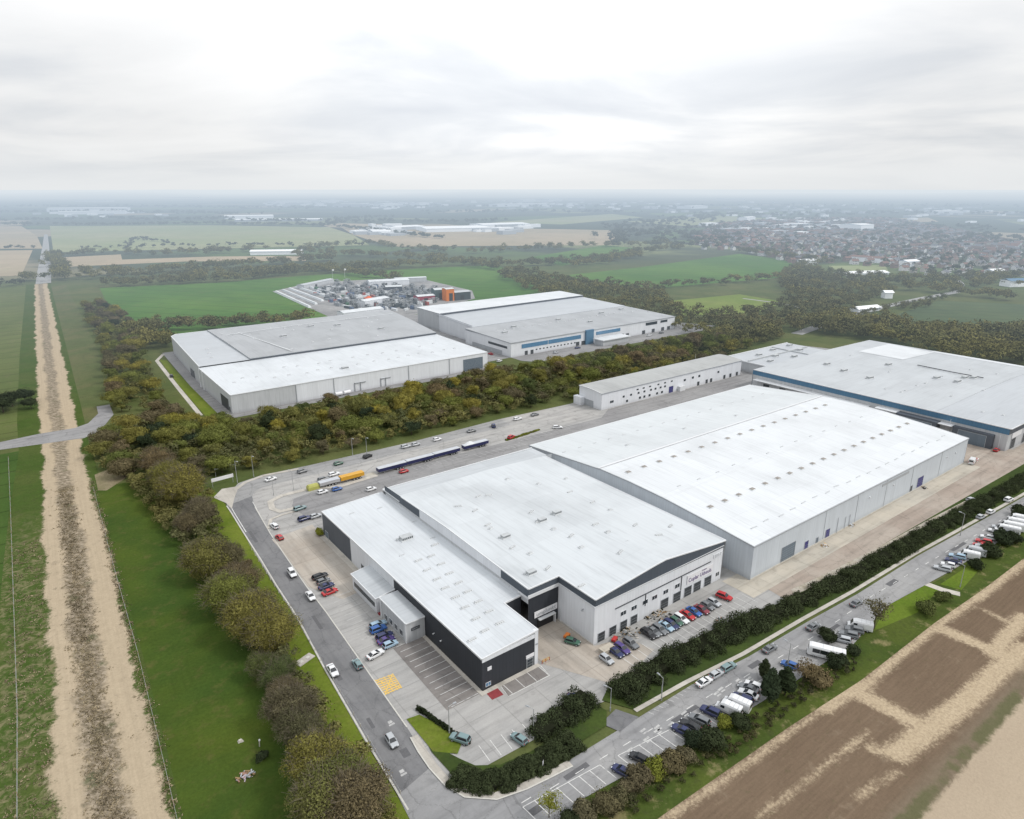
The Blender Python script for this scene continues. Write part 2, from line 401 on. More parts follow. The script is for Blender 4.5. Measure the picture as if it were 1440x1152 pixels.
sheet('crop_field', far((140, 405), (300, 398), (430, 388), (600, 377), (700, 373), (745, 396), (795, 413), (822, 428), (600, 452), (440, 455), (240, 473), (188, 466), (152, 430)), .04, M_farfield)
sheet('pasture', far((745, 362), (850, 345), (905, 350), (790, 374)), .1, M_farfield)
sheet('pasture', far((770, 390), (900, 376), (1040, 357), (1135, 370), (1095, 391), (1000, 399), (930, 405), (850, 400)), .1, M_farfield)
sheet('pasture', far((945, 423), (1040, 414), (1105, 425), (1060, 441), (960, 444)), .08, M_lime)
sheet('crop_field', far((1235, 451), (1320, 423), (1480, 430), (1480, 468), (1290, 464)), .08, M_dusk)
sheet('playing_field', far((1165, 374), (1245, 373), (1250, 384), (1185, 388)), .1, M_pale)
sheet('stubble_field', far((85, 376), (260, 368), (430, 367), (432, 360), (300, 361), (92, 368)), .2, M_tanfield)
sheet('pale_field', far((75, 355), (520, 345), (480, 320), (300, 317), (70, 318)), .2, M_pale)
sheet('stubble_field', far((560, 347), (862, 345), (868, 324), (760, 322), (480, 314), (455, 317), (520, 338)), .2, M_tanfield)
sheet('stubble_field', far((-80, 350), (60, 350), (52, 332), (30, 318), (-80, 318)), .2, M_tanfield)
sheet('stubble_field', far((-120, 392), (30, 388), (46, 352), (-120, 354)), .2, M_tanfield)
sheet('pale_field', far((90, 362), (170, 358), (172, 366), (96, 371)), .25, M_tanfield)
sheet('pale_field', far((880, 312), (1010, 303), (1090, 308), (960, 318)), .3, M_pale)
sheet('pale_field', far((1210, 309), (1305, 306), (1320, 312), (1215, 314)), .3, M_tanfield)
sheet('pale_field', far((690, 313), (860, 301), (905, 306), (790, 316)), .3, M_pale)

# ------------------------------------------------------------------ the pale dirt track down the west side
def lerp_tab(tab, y):
    for (y0, v0), (y1, v1) in zip(tab, tab[1:]):
        if y <= y1: return v0 + (v1 - v0) * (y - y0) / (y1 - y0)
    return tab[-1][1]
TL = [(55, -9.6), (124, -8.4), (160, -7.0), (213, -4.3), (277, -.7), (349, 4.1), (398, 6.0), (564, 14.5), (990, 38.5)]
TR = [(55, 6.0), (115, 7.8), (137, 9.4), (165, 10.3), (189, 11.3), (237, 13.8), (285, 15.4), (345, 17.8), (382, 20.0), (621, 32.3), (990, 51.5)]
def track():
    mb = MB(); us = []; ys = [55 + i * 3.0 for i in range(104)] + [367 + i * 8 for i in range(1, 79)]; N = 20
    for y in ys:
        a, c = lerp_tab(TL, y), lerp_tab(TR, y)
        for i in range(N + 1):
            u = -.62 + i * (1.85 / N); us.append(u); mb.v.append((a + (c - a) * u, y, .05))
    for j in range(len(ys) - 1):
        for i in range(N):
            k = j * (N + 1) + i; mb.f.append((k, k + 1, k + N + 2, k + N + 1)); mb.mi.append(0)
    m, b = new_mat('track_earth'); p = b.pos(); x, y, z = b.sep(p)
    at = b.n('ShaderNodeAttribute', attribute_name='across'); u = at.outputs['Fac']
    rag = b.noise(.22, p, 6, .68, .6); rag2 = b.noise(.05, p, 3, .5)
    fl = b.noise(1.3, p, 5, .75)
    uu = b.m('ADD', u, b.m('ADD', b.m('ADD', b.m('MULTIPLY', b.m('SUBTRACT', rag, .5), .30), b.m('MULTIPLY', b.m('SUBTRACT', fl, .5), .20)), b.m('MULTIPLY', b.m('SUBTRACT', rag2, .5), .38)))
    lane = b.m('MAXIMUM', b.m('MULTIPLY', b.sm(uu, -.04, .04), b.sm(uu, .36, .22)), b.m('MULTIPLY', b.sm(uu, .58, .70), b.sm(uu, 1.04, .97)))
    lane = b.m('MULTIPLY', lane, b.m('SUBTRACT', 1.0, b.m('MULTIPLY', b.sm(b.noise(.33, p, 6, .72, .7), .56, .70), .62)))
    inside = b.m('MULTIPLY', b.sm(uu, -.04, .04), b.sm(uu, 1.04, .97))
    soil = b.mix(b.noise(.5, p, 5, .65), (.315, .255, .178), (.435, .36, .258))
    rut = b.noise(1.0, b.comb(b.m('MULTIPLY', u, 26.0), b.m('MULTIPLY', y, .03), 0), 4, .65)
    soil = b.scale(soil, b.m('ADD', .80, b.m('MULTIPLY', rut, .36)))
    # dead grass and dark weeds, blown the same way
    q = b.comb(b.m('ADD', b.m('MULTIPLY', x, .42), b.m('MULTIPLY', y, -.30)), b.m('ADD', b.m('MULTIPLY', y, .62), b.m('MULTIPLY', x, .62)), 0)
    wn = b.noise(1.0, q, 6, .7); wm = b.noise(.12, p, 5, .65)
    mid = b.ramp(wn, [(.34, (.105, .092, .062)), (.48, (.20, .165, .118)), (.62, (.35, .295, .225))])
    mid = b.mix(b.m('MULTIPLY', b.sm(wm, .56, .70), .75), mid, (.052, .072, .026))
    gr = grass_color(b, (.046, .078, .016), (.062, .085, .022), (.05, .06, .022), .05)
    west = b.m('MULTIPLY', b.sm(uu, .1, -.02), b.m('MULTIPLY', b.sm(y, 290, 230), b.sm(b.noise(.45, p, 6, .75, .8), .44, .66)))
    side = b.mix(b.m('MULTIPLY', west, .75), gr, b.mix(wm, (.11, .105, .05), (.30, .25, .155)))
    c = b.mix(inside, side, b.mix(lane, mid, soil))
    c = b.scale(c, b.m('ADD', .80, b.m('MULTIPLY', b.noise(2.2, p, 3, .7), .4)))
    finish(m, b, c, .95, .05)
    o = structure('dirt_track', mb, m)
    a = o.data.attributes.new('across', 'FLOAT', 'POINT'); a.data.foreach_set('value', us)
track()

# ------------------------------------------------------------------ ploughed plots bottom right, with pale haul tracks between them
def seg_d(P, a, c):
    a, c = np.array(a), np.array(c); ab = c - a
    t = np.clip(((P - a) @ ab) / (ab @ ab), 0, 1); return np.linalg.norm(P - (a + t[:, None] * ab), axis=1)
def plots():
    X = np.arange(46, 420, 1.6); Y = np.arange(-40, 58.2, 1.0)
    ytop = lambda x: np.interp(x, [40, 79, 116, 143, 180, 207, 235, 420], [59.2, 58.6, 56.9, 55.0, 54.5, 53.2, 52.6, 47])
    P = np.array([(x, y) for y in Y for x in X])
    P[:, 1] = P[:, 1] + (ytop(P[:, 0]) - 57.2)
    lines = [([(900, 1176), (937, 1150), (1040, 1082), (1112, 1029), (1160, 996)], .45), ([(1160, 996), (1190, 974), (1218, 962)], 1.5), ([(1218, 962), (1262, 924), (1318, 879)], .9), ([(1318, 879), (1387, 832), (1440, 790)], 1.0),
             ([(1196, 970), (1240, 992), (1304, 1024), (1290, 1036)], 2.0), ([(1325, 885), (1420, 925)], 1.9), ([(1262, 1060), (1304, 1028), (1360, 985), (1400, 948), (1440, 912)], 2.2),
             ([(1205, 1122), (1262, 1086)], .2), ([(1065, 1149), (1140, 1095), (1220, 1029)], .15), ([(1387, 860), (1420, 876)], .45), ([(1395, 920), (1440, 868)], 1.7), ([(1225, 1052), (1262, 1062)], 1.0), ([(1420, 925), (1470, 960)], 2.0)]
    D = np.full(len(P), 30.0)
    for pts, hw in lines:
        w = [G(*p) for p in pts]
        for a, c in zip(w, w[1:]): D = np.minimum(D, seg_d(P, a, c) - hw)
    mb = MB(); nx = len(X); mb.v = [(p[0], p[1], .06) for p in P]
    mb.f = [(j * nx + i, j * nx + i + 1, (j + 1) * nx + i + 1, (j + 1) * nx + i) for j in range(len(Y) - 1) for i in range(nx - 1)]; mb.mi = [0] * len(mb.f)
    m, b = new_mat('ploughed_earth'); p = b.pos(); x, y, z = b.sep(p)
    dd = b.n('ShaderNodeAttribute', attribute_name='from_track').outputs['Fac']
    rag = b.noise(.35, p, 6, .7, .5); rag2 = b.noise(.09, p, 4, .6)
    fleck = b.noise(1.4, p, 5, .75)
    dd = b.m('ADD', dd, b.m('ADD', b.m('MULTIPLY', b.m('SUBTRACT', rag, .5), 2.8), b.m('MULTIPLY', b.m('SUBTRACT', fleck, .5), 3.4)))
    earth = b.mix(b.noise(.05, p, 5, .6), (.115, .082, .056), (.178, .130, .090))
    weed = b.sm(b.noise(.16, p, 6, .72), .55, .72)
    earth = b.mix(b.m('MULTIPLY', weed, .38), earth, (.27, .215, .155))
    earth = b.mix(b.m('MULTIPLY', b.sm(b.noise(.55, p, 6, .75), .56, .70), .35), earth, (.085, .085, .04))
    furrow = b.noise(1.0, b.comb(b.m('MULTIPLY', x, .12), b.m('MULTIPLY', y, 1.6), 0), 3, .6)
    earth = b.scale(earth, b.m('ADD', .75, b.m('MULTIPLY', furrow, .5)))
    tan = b.mix(b.noise(.3, p, 5, .65), (.36, .285, .19), (.50, .41, .29))
    c = b.mix(b.m('MULTIPLY', b.sm(dd, 1.2, -1.0), b.m('ADD', .62, b.m('MULTIPLY', b.sm(fleck, .66, .38), .38))), earth, tan)
    # the next holding: pale pink-buff fallow beyond a weedy balk
    yy = b.m('ADD', y, b.m('MULTIPLY', b.m('SUBTRACT', rag, .5), 3.0))
    fallow = b.mix(b.noise(.08, p, 5, .6), (.325, .262, .192), (.405, .335, .25))
    c = b.mix(b.sm(yy, 36.5, 33.5), c, b.mix(b.noise(.4, p, 5, .7), (.115, .09, .062), (.21, .165, .12)))
    c = b.mix(b.m('MULTIPLY', b.m('MULTIPLY', b.sm(yy, 34.2, 33.0), b.sm(rag2, .40, .55)), .6), c, (.075, .092, .034))
    c = b.mix(b.sm(yy, 31.6, 30.4), c, fallow)
    c = b.scale(c, b.m('ADD', .78, b.m('MULTIPLY', b.noise(1.8, p, 4, .75), .44)))
    finish(m, b, c, .95, .04, normal=bump(b, b.noise(.9, p, 5, .7), .5, .3))
    o = structure('ploughed_field', mb, m)
    a = o.data.attributes.new('from_track', 'FLOAT', 'POINT'); a.data.foreach_set('value', D.astype(np.float32))
plots()

# grass bank between the south road and the ploughed plots: green with worn straw-coloured patches
def bank_mat():
    m, b = new_mat('bank_grass'); p = b.pos()
    g = grass_color(b, (.046, .070, .016), (.070, .092, .020), (.050, .056, .022), .05)
    s = b.sm(b.noise(.16, p, 6, .7), .53, .68)
    return finish(m, b, b.mix(b.m('MULTIPLY', s, .75), g, (.24, .20, .105)), .95, .05)
M_bank = bank_mat()
M_under = grassy('dark_grass', (.036, .056, .016), (.050, .074, .018), (.046, .054, .022), big=.08)  # darker green grass for the verges beside the hedges
sheet('grass_bank', [(40, 72), (64, 71.4), (110, 69.3), (160, 67.5), (205, 63.6), (270, 61.4), (420, 56), (420, 46.5), (235, 52.0), (180, 54), (143, 54.5), (116, 56.4), (79, 58.2), (40, 58.8)], .055, M_bank)
M_lawn2 = grassy('mown_grass', (.080, .130, .014), (.105, .150, .020), (.095, .115, .028), big=.05)
sheet('mown_lawn', far((1228, 888), (1250, 846), (1294, 818), (1322, 828), (1290, 862)), .07, M_lawn2)
sheet('mown_lawn', far((1322, 822), (1368, 792), (1378, 800), (1352, 830)), .07, M_lawn2)
sheet('bare_soil', far((133, 668), (165, 655), (192, 662), (172, 676), (150, 690), (138, 690)), .075, M_tansoil)
structure('footpath', MB().strip(far((1288, 816), (1326, 830), (1350, 836)), 2.4, .085), M_pave)

# ------------------------------------------------------------------ paved estate
def yshift(x): return 79.9 - (x - 55) * .0365          # north kerb line of the south road
estate = [(43, 88), (52, 88)] + [(160, 84), (330, 82), (420, 80), (420, 215), (345, 262), (300, 256), (228, 255.5), (186, 257.5), (135, 255.5), (84, 257), (71, 258.5), (61, 256), (54, 246), (51.6, 235), (50.4, 214), (49, 190), (48, 170), (47.4, 157), (45.4, 134), (43.4, 107)]
sheet('yard', estate, .08, M_yard)
wl = [(51.8, 238), (51.6, 232), (50.6, 214), (49.6, 193), (48.6, 177), (47.8, 157.7), (45.6, 134), (43.7, 107), (42.6, 88), (42.2, 76), (41.8, 64), (41, 50)]
wr = [(61.6, 241), (59.6, 231), (57.4, 208), (56.3, 190), (55.2, 170), (54.8, 155), (53.4, 129), (52.2, 106), (50.8, 92), (50.6, 76), (50.3, 64), (50, 50)]
def road_between(name, L, Rr, z, mat):
    mb = MB()
    for i in range(len(L) - 1): mb.add([(*L[i], z), (*L[i + 1], z), (*Rr[i + 1], z), (*Rr[i], z)], [(0, 1, 2, 3)])
    return structure(name, mb, mat)
road_between('road', wl, wr, .10, M_asphalt)
road_between('road', [(51.8, 238), (54.5, 247), (61.5, 255.8), (71, 258.2), (90, 256.8), (135, 255.2), (186, 257.2)], [(61.6, 241), (63.6, 244.5), (67, 246.5), (73, 246.9), (90, 246.4), (135, 246.2), (186, 247.6)], .10, paved('north_lane', (.25, .25, .25), (.30, .298, .292), stain=.25, tracks='x'))
sheet('car_park', [(61, 206), (57.5, 209), (59.8, 231), (62, 241), (66, 246), (190, 247.5), (186, 257), (228, 255), (236, 237), (228, 232), (170, 232), (74, 232), (72, 228), (73, 212)], .09, M_north)
sheet('yard_lane', [(76, 207), (71, 214), (70.5, 224), (73, 229.5), (80, 231), (165, 230), (228, 229), (240, 236.5), (356, 236.5), (356, 201), (306, 201), (159, 201), (150, 198)], .11, M_lane)
sheet('buff_yard', [(158, 82.5), (330, 80.5), (420, 78), (420, 90), (340, 90), (334, 118), (307, 118), (307, 90.5), (159, 90.5)], .12, M_tanyard)
sheet('apron', [(152, 90.5), (307, 90.5), (307, 96.6), (152, 101)], .13, M_apron)
sheet('loading_apron', [(87.3, 118.6), (102, 118.6), (102.3, 101.8), (111, 99.5), (113, 92), (97, 88), (88, 104)], .11, M_warm)
sheet('entrance_yard', [(56.5, 204), (70.8, 206), (70.8, 173), (69, 160), (61, 158), (55.5, 170), (56.6, 190)], .11, M_warm)
sheet('parking_surface', [(62, 131), (71, 131), (71, 105), (61.5, 105)], .115, M_bay)
sheet('parking_surface', [(75.6, 105), (86.6, 104.8), (86.4, 100.4), (74.8, 100.6)], .115, M_bay)
sheet('red_bay', [(71.4, 104.9), (74.4, 104.8), (74.2, 101.6), (71.2, 101.8)], .118, M_redpaint)
structure('footway', MB().box(70.0, 70.98, 104, 131, .0, .2).box(70.98, 87, 104.1, 105.25, 0, .2).box(69.4, 70.98, 163, 196, 0, .2), M_pave)
# south road with bays along its bank side
sx = [40, 48, 55, 66, 80, 110, 129, 154, 177, 212, 237, 288, 420]
north = [84, 82.5, 81, 79, 78.8, 78.3, 76.4, 75.5, 74.2, 73.6, 72.2, 69.5, 63]
south = [72, 71.8, 71.5, 71.2, 69.4, 68.9, 67.2, 66.0, 67.9, 64.6, 62.3, 60.8, 55]
south = [72.4, 72, 71.6, 71.0, 69.6, 66.0, 64.8, 63.5, 66.5, 63.6, 62.2, 60.6, 55]
road_between('south_road', list(zip(sx, north)), list(zip(sx, south)), .14, M_asphalt_x)
sheet('entrance_lane', far((845, 1018), (866, 998), (898, 1009), (872, 1030)), .15, M_asphalt)
structure('kerb', MB().strip(wl[:9], .38, .2), M_kerb)
structure('kerb', MB().strip(wr[1:8], .28, .16), M_kerb)
sheet('road', [(42.6, 92), (50.9, 94), (51.4, 89), (53.0, 85.2), (57, 81.6), (62, 80), (70, 79.3), (70, 70), (40, 70)], .137, M_asphalt_x)
fw = far((583, 1036), (594, 1056), (610, 1079), (630, 1101), (656, 1117), (698, 1120), (738, 1106), (775, 1088), (802, 1074))
structure('footway', MB().strip(fw, 1.5, .24), M_pave)
structure('kerb', MB().strip(fw, .28, .27, off=-.9), M_kerb)
structure('footway', MB().strip([(94, 80.4), (110, 79.6), (129, 77.8), (154, 76.9), (177, 75.6), (212, 74.7), (237, 73.3), (288, 70.6), (420, 64)], 1.1, .2), M_pave)
# north-yard island: pale kerbed loop
structure('footway', MB().strip(far((530, 669), (480, 684), (430, 689), (395, 698), (380, 706), (383, 716), (394, 720), (416, 715)), 2.2, .2), M_pave)
structure('footway', MB().strip(far((416, 719), (395, 725), (381, 731), (378, 744)), 1.2, .2), M_pave)
structure('footway', MB().strip(far((330, 690), (345, 679), (372, 669), (420, 660)), 1.6, .2), M_pave)
sheet('gravel_patch', far((300, 700), (312, 688), (336, 684), (330, 700), (326, 716), (318, 708)), .12, M_pave)
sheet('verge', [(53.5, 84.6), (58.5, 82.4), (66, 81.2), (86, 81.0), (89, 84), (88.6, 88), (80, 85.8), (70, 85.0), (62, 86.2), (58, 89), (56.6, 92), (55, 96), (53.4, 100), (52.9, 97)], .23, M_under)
sheet('verge', [(53.2, 108), (56, 107.5), (59.6, 98), (58.6, 95), (56.8, 93.5), (53.2, 97)], .24, M_verge)
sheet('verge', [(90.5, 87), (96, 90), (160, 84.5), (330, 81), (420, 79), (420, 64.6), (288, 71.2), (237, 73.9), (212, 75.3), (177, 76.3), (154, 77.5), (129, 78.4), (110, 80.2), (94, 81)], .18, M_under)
sheet('rubble_strip', [(162, 84.4), (175, 83.2), (205, 81.8), (240, 80.8), (268, 79.6), (268, 81.0), (240, 82.4), (205, 83.6), (176, 85.4), (164, 86.6)], .19, grassy('pale_rubble', (.40, .37, .32), (.30, .27, .21), (.16, .15, .10), big=.3))
mb = MB()
for (x, y, a, w, l) in ((47, 128, 1.5, 1.1, 5), (51, 149, 1.52, .9, 7), (53, 176, 1.53, 1.2, 4), (52, 205, 1.52, 1, 9), (46.5, 110, 1.5, .8, 3.4), (48.5, 99, 1.5, 1.6, 2.4), (70, 76, 0, 1.2, 6), (98, 73.4, -.03, 1.0, 8), (126, 73.8, -.03, 1.4, 4), (150, 70.2, -.03, 1, 9), (188, 71.2, -.03, 1.5, 5), (224, 68.6, -.04, 1.1, 9), (60, 74, 0, 1.5, 3)):
    mb.strip([(x, y), (x + math.cos(a) * l, y + math.sin(a) * l)], w, .149 if y < 90 else .104)
structure('road_patch', mb, plain('fresh_asphalt', (.115, .115, .12), .9, .2, .25, 2))
# other plots
D_yard = [(76, 340), (82, 338), (250, 338), (245, 356), (268, 357), (268, 345), (275, 336), (350, 338), (450, 338), (470, 345), (460, 365), (440, 500), (278, 545), (250, 520), (84, 512)]
sheet('yard', D_yard, .09, M_lane)
structure('path', MB().strip([(70.5, 352), (72.8, 410), (76.5, 490), (84, 508)], 2.2, .1), M_pave)
sheet('verge', [(72, 345), (78, 343), (79.5, 420), (82, 488), (78.5, 492), (74.5, 420)], .11, M_verge)
sheet('storage_yard', far((383, 410), (432, 399), (470, 396), (560, 391), (600, 394), (664, 409), (668, 420), (600, 440), (560, 446), (470, 449)), .12, paved('compound_surface', (.20, .20, .20), (.30, .295, .29), .3, tracks='x'))
sheet('yard', [(345, 214), (420, 210), (470, 225), (455, 268), (385, 272), (350, 258)], .1, M_lane)
# lanes
road_between('lane', [(-160, 352), (-11, 354.4), (4, 352), (20, 349.5), (27, 356), (36, 380), (37, 400)], [(-160, 364), (-11, 366), (4, 368.5), (18, 368), (24, 372), (30, 386), (31, 400)], .08, M_lane)
road_between('lane', far((50, 400), (52, 385), (56, 365), (60, 345), (62, 330)), far((72, 398), (72, 385), (71, 365), (69, 345), (67, 330)), .3, M_farroad)
structure('lane', MB().strip(far((1120, 470), (1188, 446), (1250, 430), (1300, 419), (1345, 411)), 9, .12), M_farroad)
structure('lane', MB().strip(far((1345, 411), (1352, 400), (1344, 392)), 7, .16), M_farroad)
structure('lane', MB().strip(far((1045, 420), (1100, 427), (1130, 434)), 4, .12), M_farroad)
structure('lane', MB().strip(far((108, 430), (118, 500), (150, 560)), 2.4, .07), M_scrub)

# ------------------------------------------------------------------ painted markings
def bays(name, x0, y0, x1, y1, n, ln, dx, dy, z, mat=M_white, w=.14, base=False):
    mb = MB()
    for i in range(n + 1):
        x, y = x0 + (x1 - x0) * i / n, y0 + (y1 - y0) * i / n
        mb.strip([(x, y), (x + dx * ln, y + dy * ln)], w, z)
    if base: mb.strip([(x0, y0), (x1, y1)], w, z)
    return structure(name, mb, mat)
bays('bay_markings', 70, 131, 70, 105.4, 11, 7.2, -1, 0, .125, M_faint, .2)
bays('bay_markings', 64.6, 161, 63.4, 139, 9, 6.2, -1, -.05, .125, M_faint, .2)
bays('bay_markings', 76, 104.6, 86.4, 104.6, 3, 3.9, 0, -1, .125, M_white, .16)
structure('bay_markings', MB().strip([(75.4, 104.8), (74.7, 100.5), (86.5, 100.3), (87, 104.2)], .2, .126), M_white)
bays('bay_markings', 104.6, 95.6, 151, 93.6, 18, 5.0, 0, -1, .14, M_white, .14)
bays('bay_markings', 61, 88.2, 77, 87.2, 6, 4.6, .1, 1, .125, M_white, .14)
def srow(xa, xb, n):
    mb = MB()
    for i in range(n + 1):
        x = xa + (xb - xa) * i / n; y = np.interp(x, sx, south)
        mb.strip([(x, y + .3), (x - .3, y + 4.6)], .15, .155)
    mb.strip([(xa - .3, np.interp(xa, sx, south) + 4.6), (xb - .3, np.interp(xb, sx, south) + 4.6)], .13, .156)
    structure('bay_markings', mb, M_white)
srow(60, 78, 7); srow(82.5, 96, 5); srow(97, 126, 11)
mb = MB()
for i in range(14): mb.strip([(96 + i * 1.6, 78.3), (96.5 + i * 1.6, 77.2)], .16, .155)
structure('road_markings', mb, M_faint)
mb = MB()
for i in range(38):
    x = 60 + i * 6.2; y = (np.interp(x, sx, north) * .62 + np.interp(x, sx, south) * .38)
    mb.strip([(x, y), (x + 2.2, y - .06)], .16, .155)
structure('road_markings', mb, M_white)
mb = MB()                                   # zebra-like patches and letters worn into the south road
for px, py in ((900, 1031), (920, 1031), (920, 1026), (905, 1043), (882, 1058), (940, 1022), (958, 1006), (1004, 978), (1010, 972), (1034, 960), (1050, 957), (1150, 905), (1172, 893)):
    x, y = G(px, py)
    mb.strip([(x, y), (x + 1.7, y + .1)], .5, .157).strip([(x + .2, y - .7), (x + 1.5, y - .7)], .35, .157)
structure('road_markings', mb, M_faint)
mb = MB()
for (x, y) in ((47.2, 103.5), (49.4, 108.4), (46.9, 91.5), (45.2, 95.4), (53, 95.5)): mb.box(x, x + 1.3, y, y + .5, .11, .118).box(x + .2, x + 1.1, y + .7, y + 1.5, .11, .118)
structure('road_markings', mb, M_faint)
mb = MB()
q = [Vector(G(*p)) for p in ((527, 957), (552, 948), (565, 968), (541, 979))]
for i in range(8):
    t = (i + .5) / 8; mb.strip([q[0].lerp(q[3], t), q[1].lerp(q[2], t)], .36, .125)
for i in range(5): mb.strip([q[0].lerp(q[1], i / 4), q[3].lerp(q[2], i / 4)], .2, .128)
mb.strip([q[0], q[2]], .26, .13).strip([q[1], q[3]], .26, .131)
structure('hatched_box_marking', mb, M_yellow)
mb = MB()
for i in range(9): mb.strip([(150 + i * 3.0, 226.2), (151.0 + i * 3.0, 221.6)], .16, .13)
for i in range(12): mb.strip([(176 + i * 2.8, 231), (176.8 + i * 2.8, 226)], .16, .13)
for i in range(10): mb.strip([(122 + i * 2.8, 229.6), (122.6 + i * 2.8, 225.4)], .16, .13)
for i in range(20): mb.strip([(88 + i * 6, 247.2), (91 + i * 6, 247.2)], .2, .13)
structure('bay_markings', mb, M_faint)
structure('edge_line', MB().strip([(52.9, 237), (52.4, 231), (51.4, 214)], .25, .115).strip([(60.3, 236), (58.4, 218)], .18, .115), M_white)
# ------------------------------------------------------------------ vegetation
def leaf_mat(name, stops, spread=.36, by='object'):
    """stops: colours picked per plant; every leaf face is a bit lighter or darker"""
    m, b = new_mat(name)
    oi = b.n('ShaderNodeObjectInfo'); ge = b.n('ShaderNodeNewGeometry')
    isl = ge.outputs['Random Per Island']
    if by == 'object': sel = oi.outputs['Random']
    else: sel = b.noise(.011, b.pos(), 3, .6)
    c = b.ramp(sel, stops)
    patch = b.sm(b.noise(.35, b.pos(), 3, .6), .35, .7)
    k = b.m('ADD', 1 - spread * .75, b.m('MULTIPLY', isl, spread * 1.5))
    k = b.m('MULTIPLY', k, b.m('ADD', .74, b.m('MULTIPLY', patch, .5)))
    return finish(m, b, b.scale(c, k), .85, .08)
L_olive = leaf_mat('olive_leaves', [(0, (.180, .162, .044)), (.35, (.128, .132, .042)), (.7, (.215, .188, .042)), (1, (.108, .124, .038))])
L_brown = leaf_mat('budding_twigs', [(0, (.132, .110, .064)), (.4, (.108, .098, .056)), (.75, (.155, .118, .062)), (1, (.098, .096, .050))])
L_green = leaf_mat('green_leaves', [(0, (.108, .128, .036)), (.5, (.145, .160, .040)), (1, (.072, .092, .034))])
L_dark = leaf_mat('evergreen_leaves', [(0, (.026, .038, .018)), (.5, (.034, .044, .020)), (1, (.030, .044, .024))])
L_hedge = leaf_mat('hedge_leaves', [(0, (.040, .052, .024)), (1, (.048, .060, .027))])
L_lime = leaf_mat('fresh_leaves', [(0, (.19, .20, .03)), (1, (.15, .165, .03))])
L_yellow = leaf_mat('yellow_green_leaves', [(0, (.26, .22, .042)), (1, (.21, .195, .042))])
L_wood = leaf_mat('woodland_leaves', [(.30, (.140, .128, .054)), (.45, (.094, .098, .044)), (.55, (.165, .152, .052)), (.70, (.082, .094, .042))], by='place')
L_bank = leaf_mat('bank_scrub', [(.3, (.070, .062, .036)), (.5, (.048, .052, .024)), (.7, (.085, .075, .034))], by='place')
L_far = leaf_mat('distant_woodland', [(.3, (.088, .094, .058)), (.7, (.066, .076, .048))], by='place')
M_bark = plain('bark', (.085, .068, .05), .9, .1, .3, 3)
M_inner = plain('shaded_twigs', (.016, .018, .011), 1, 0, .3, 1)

def crown_points(n_clump, per, r, zc, hz, leaf, seed, shape='round', low=.2):
    g = np.random.default_rng(seed); C = []; S = []; cl = []; NN = []; cen = np.array([0, 0, zc - hz * .35])
    for i in range(n_clump):
        for _ in range(50):
            p = g.uniform(-1, 1, 3)
            if .18 < np.linalg.norm(p) < 1: break
        p = p * (.62 + .3 * g.random())
        if shape == 'cone': w = (1 - (p[2] + 1) / 2) * 1.0 + .12; p[0] *= w; p[1] *= w
        c = np.array([p[0] * r, p[1] * r, zc + p[2] * hz])
        if c[2] < zc - hz * (1 - low): c[2] = zc - hz * (1 - low) + g.random() * .5
        rc = r * (.26 + .20 * g.random()) * (.55 if shape == 'cone' else 1); cl.append(c)
        d = g.normal(size=(per, 3)); d[:, 2] = np.abs(d[:, 2]) * .95 - .35 * g.random(per); d /= np.linalg.norm(d, axis=1)[:, None]
        rr = rc * (.55 + .55 * g.random(per) ** .6)
        q = c + d * rr[:, None] * [1, 1, .85]; C.append(q); S.append(leaf * (.6 + .8 * g.random(per)))
        o = (q - cen) / np.array([r, r, hz]); o /= np.linalg.norm(o, axis=1)[:, None] + 1e-6; NN.append(d * .6 + o * .5)
    # loose sprays that break the outline
    k = int(n_clump * per * .14)
    d = g.normal(size=(k, 3)); d[:, 2] = np.abs(d[:, 2]) - .3; d /= np.linalg.norm(d, axis=1)[:, None]
    if shape != 'cone':
        C.append(np.array([0, 0, zc]) + d * (np.array([r, r, hz]) * (.85 + .38 * g.random((k, 1)) ** 2))); S.append(leaf * .6 * (.6 + .8 * g.random(k))); NN.append(d)
    return np.concatenate(C), np.concatenate(S), cl, np.concatenate(NN)

def tree_proto(name, n_clump, per, r, zc, hz, leaf, seed, mats, shape='round', trunk=.24):
    C, S, cl, NN = crown_points(n_clump, per, r, zc, hz, leaf, seed, shape)
    tb = MB(); g = random.Random(seed)
    zf = zc - hz * .55
    tb.tube((0, 0, -.2), (g.uniform(-.2, .2), g.uniform(-.2, .2), zf), trunk, trunk * .7, 7)
    for c in cl[:7 if shape != 'cone' else 0]:
        tb.tube((0, 0, zf * (.75 + .3 * g.random())), tuple(c), trunk * .45, trunk * .10, 5, cap=False)
    if shape == 'cone': tb.tube((0, 0, zf), (0, 0, zc + hz * .8), trunk * .7, .03, 6)
    tm = tb.mesh(name + '_trunk', M_bark)
    return [(tm, quads_mesh(name + '_crown', C, S, m, N=NN)) for m in mats]

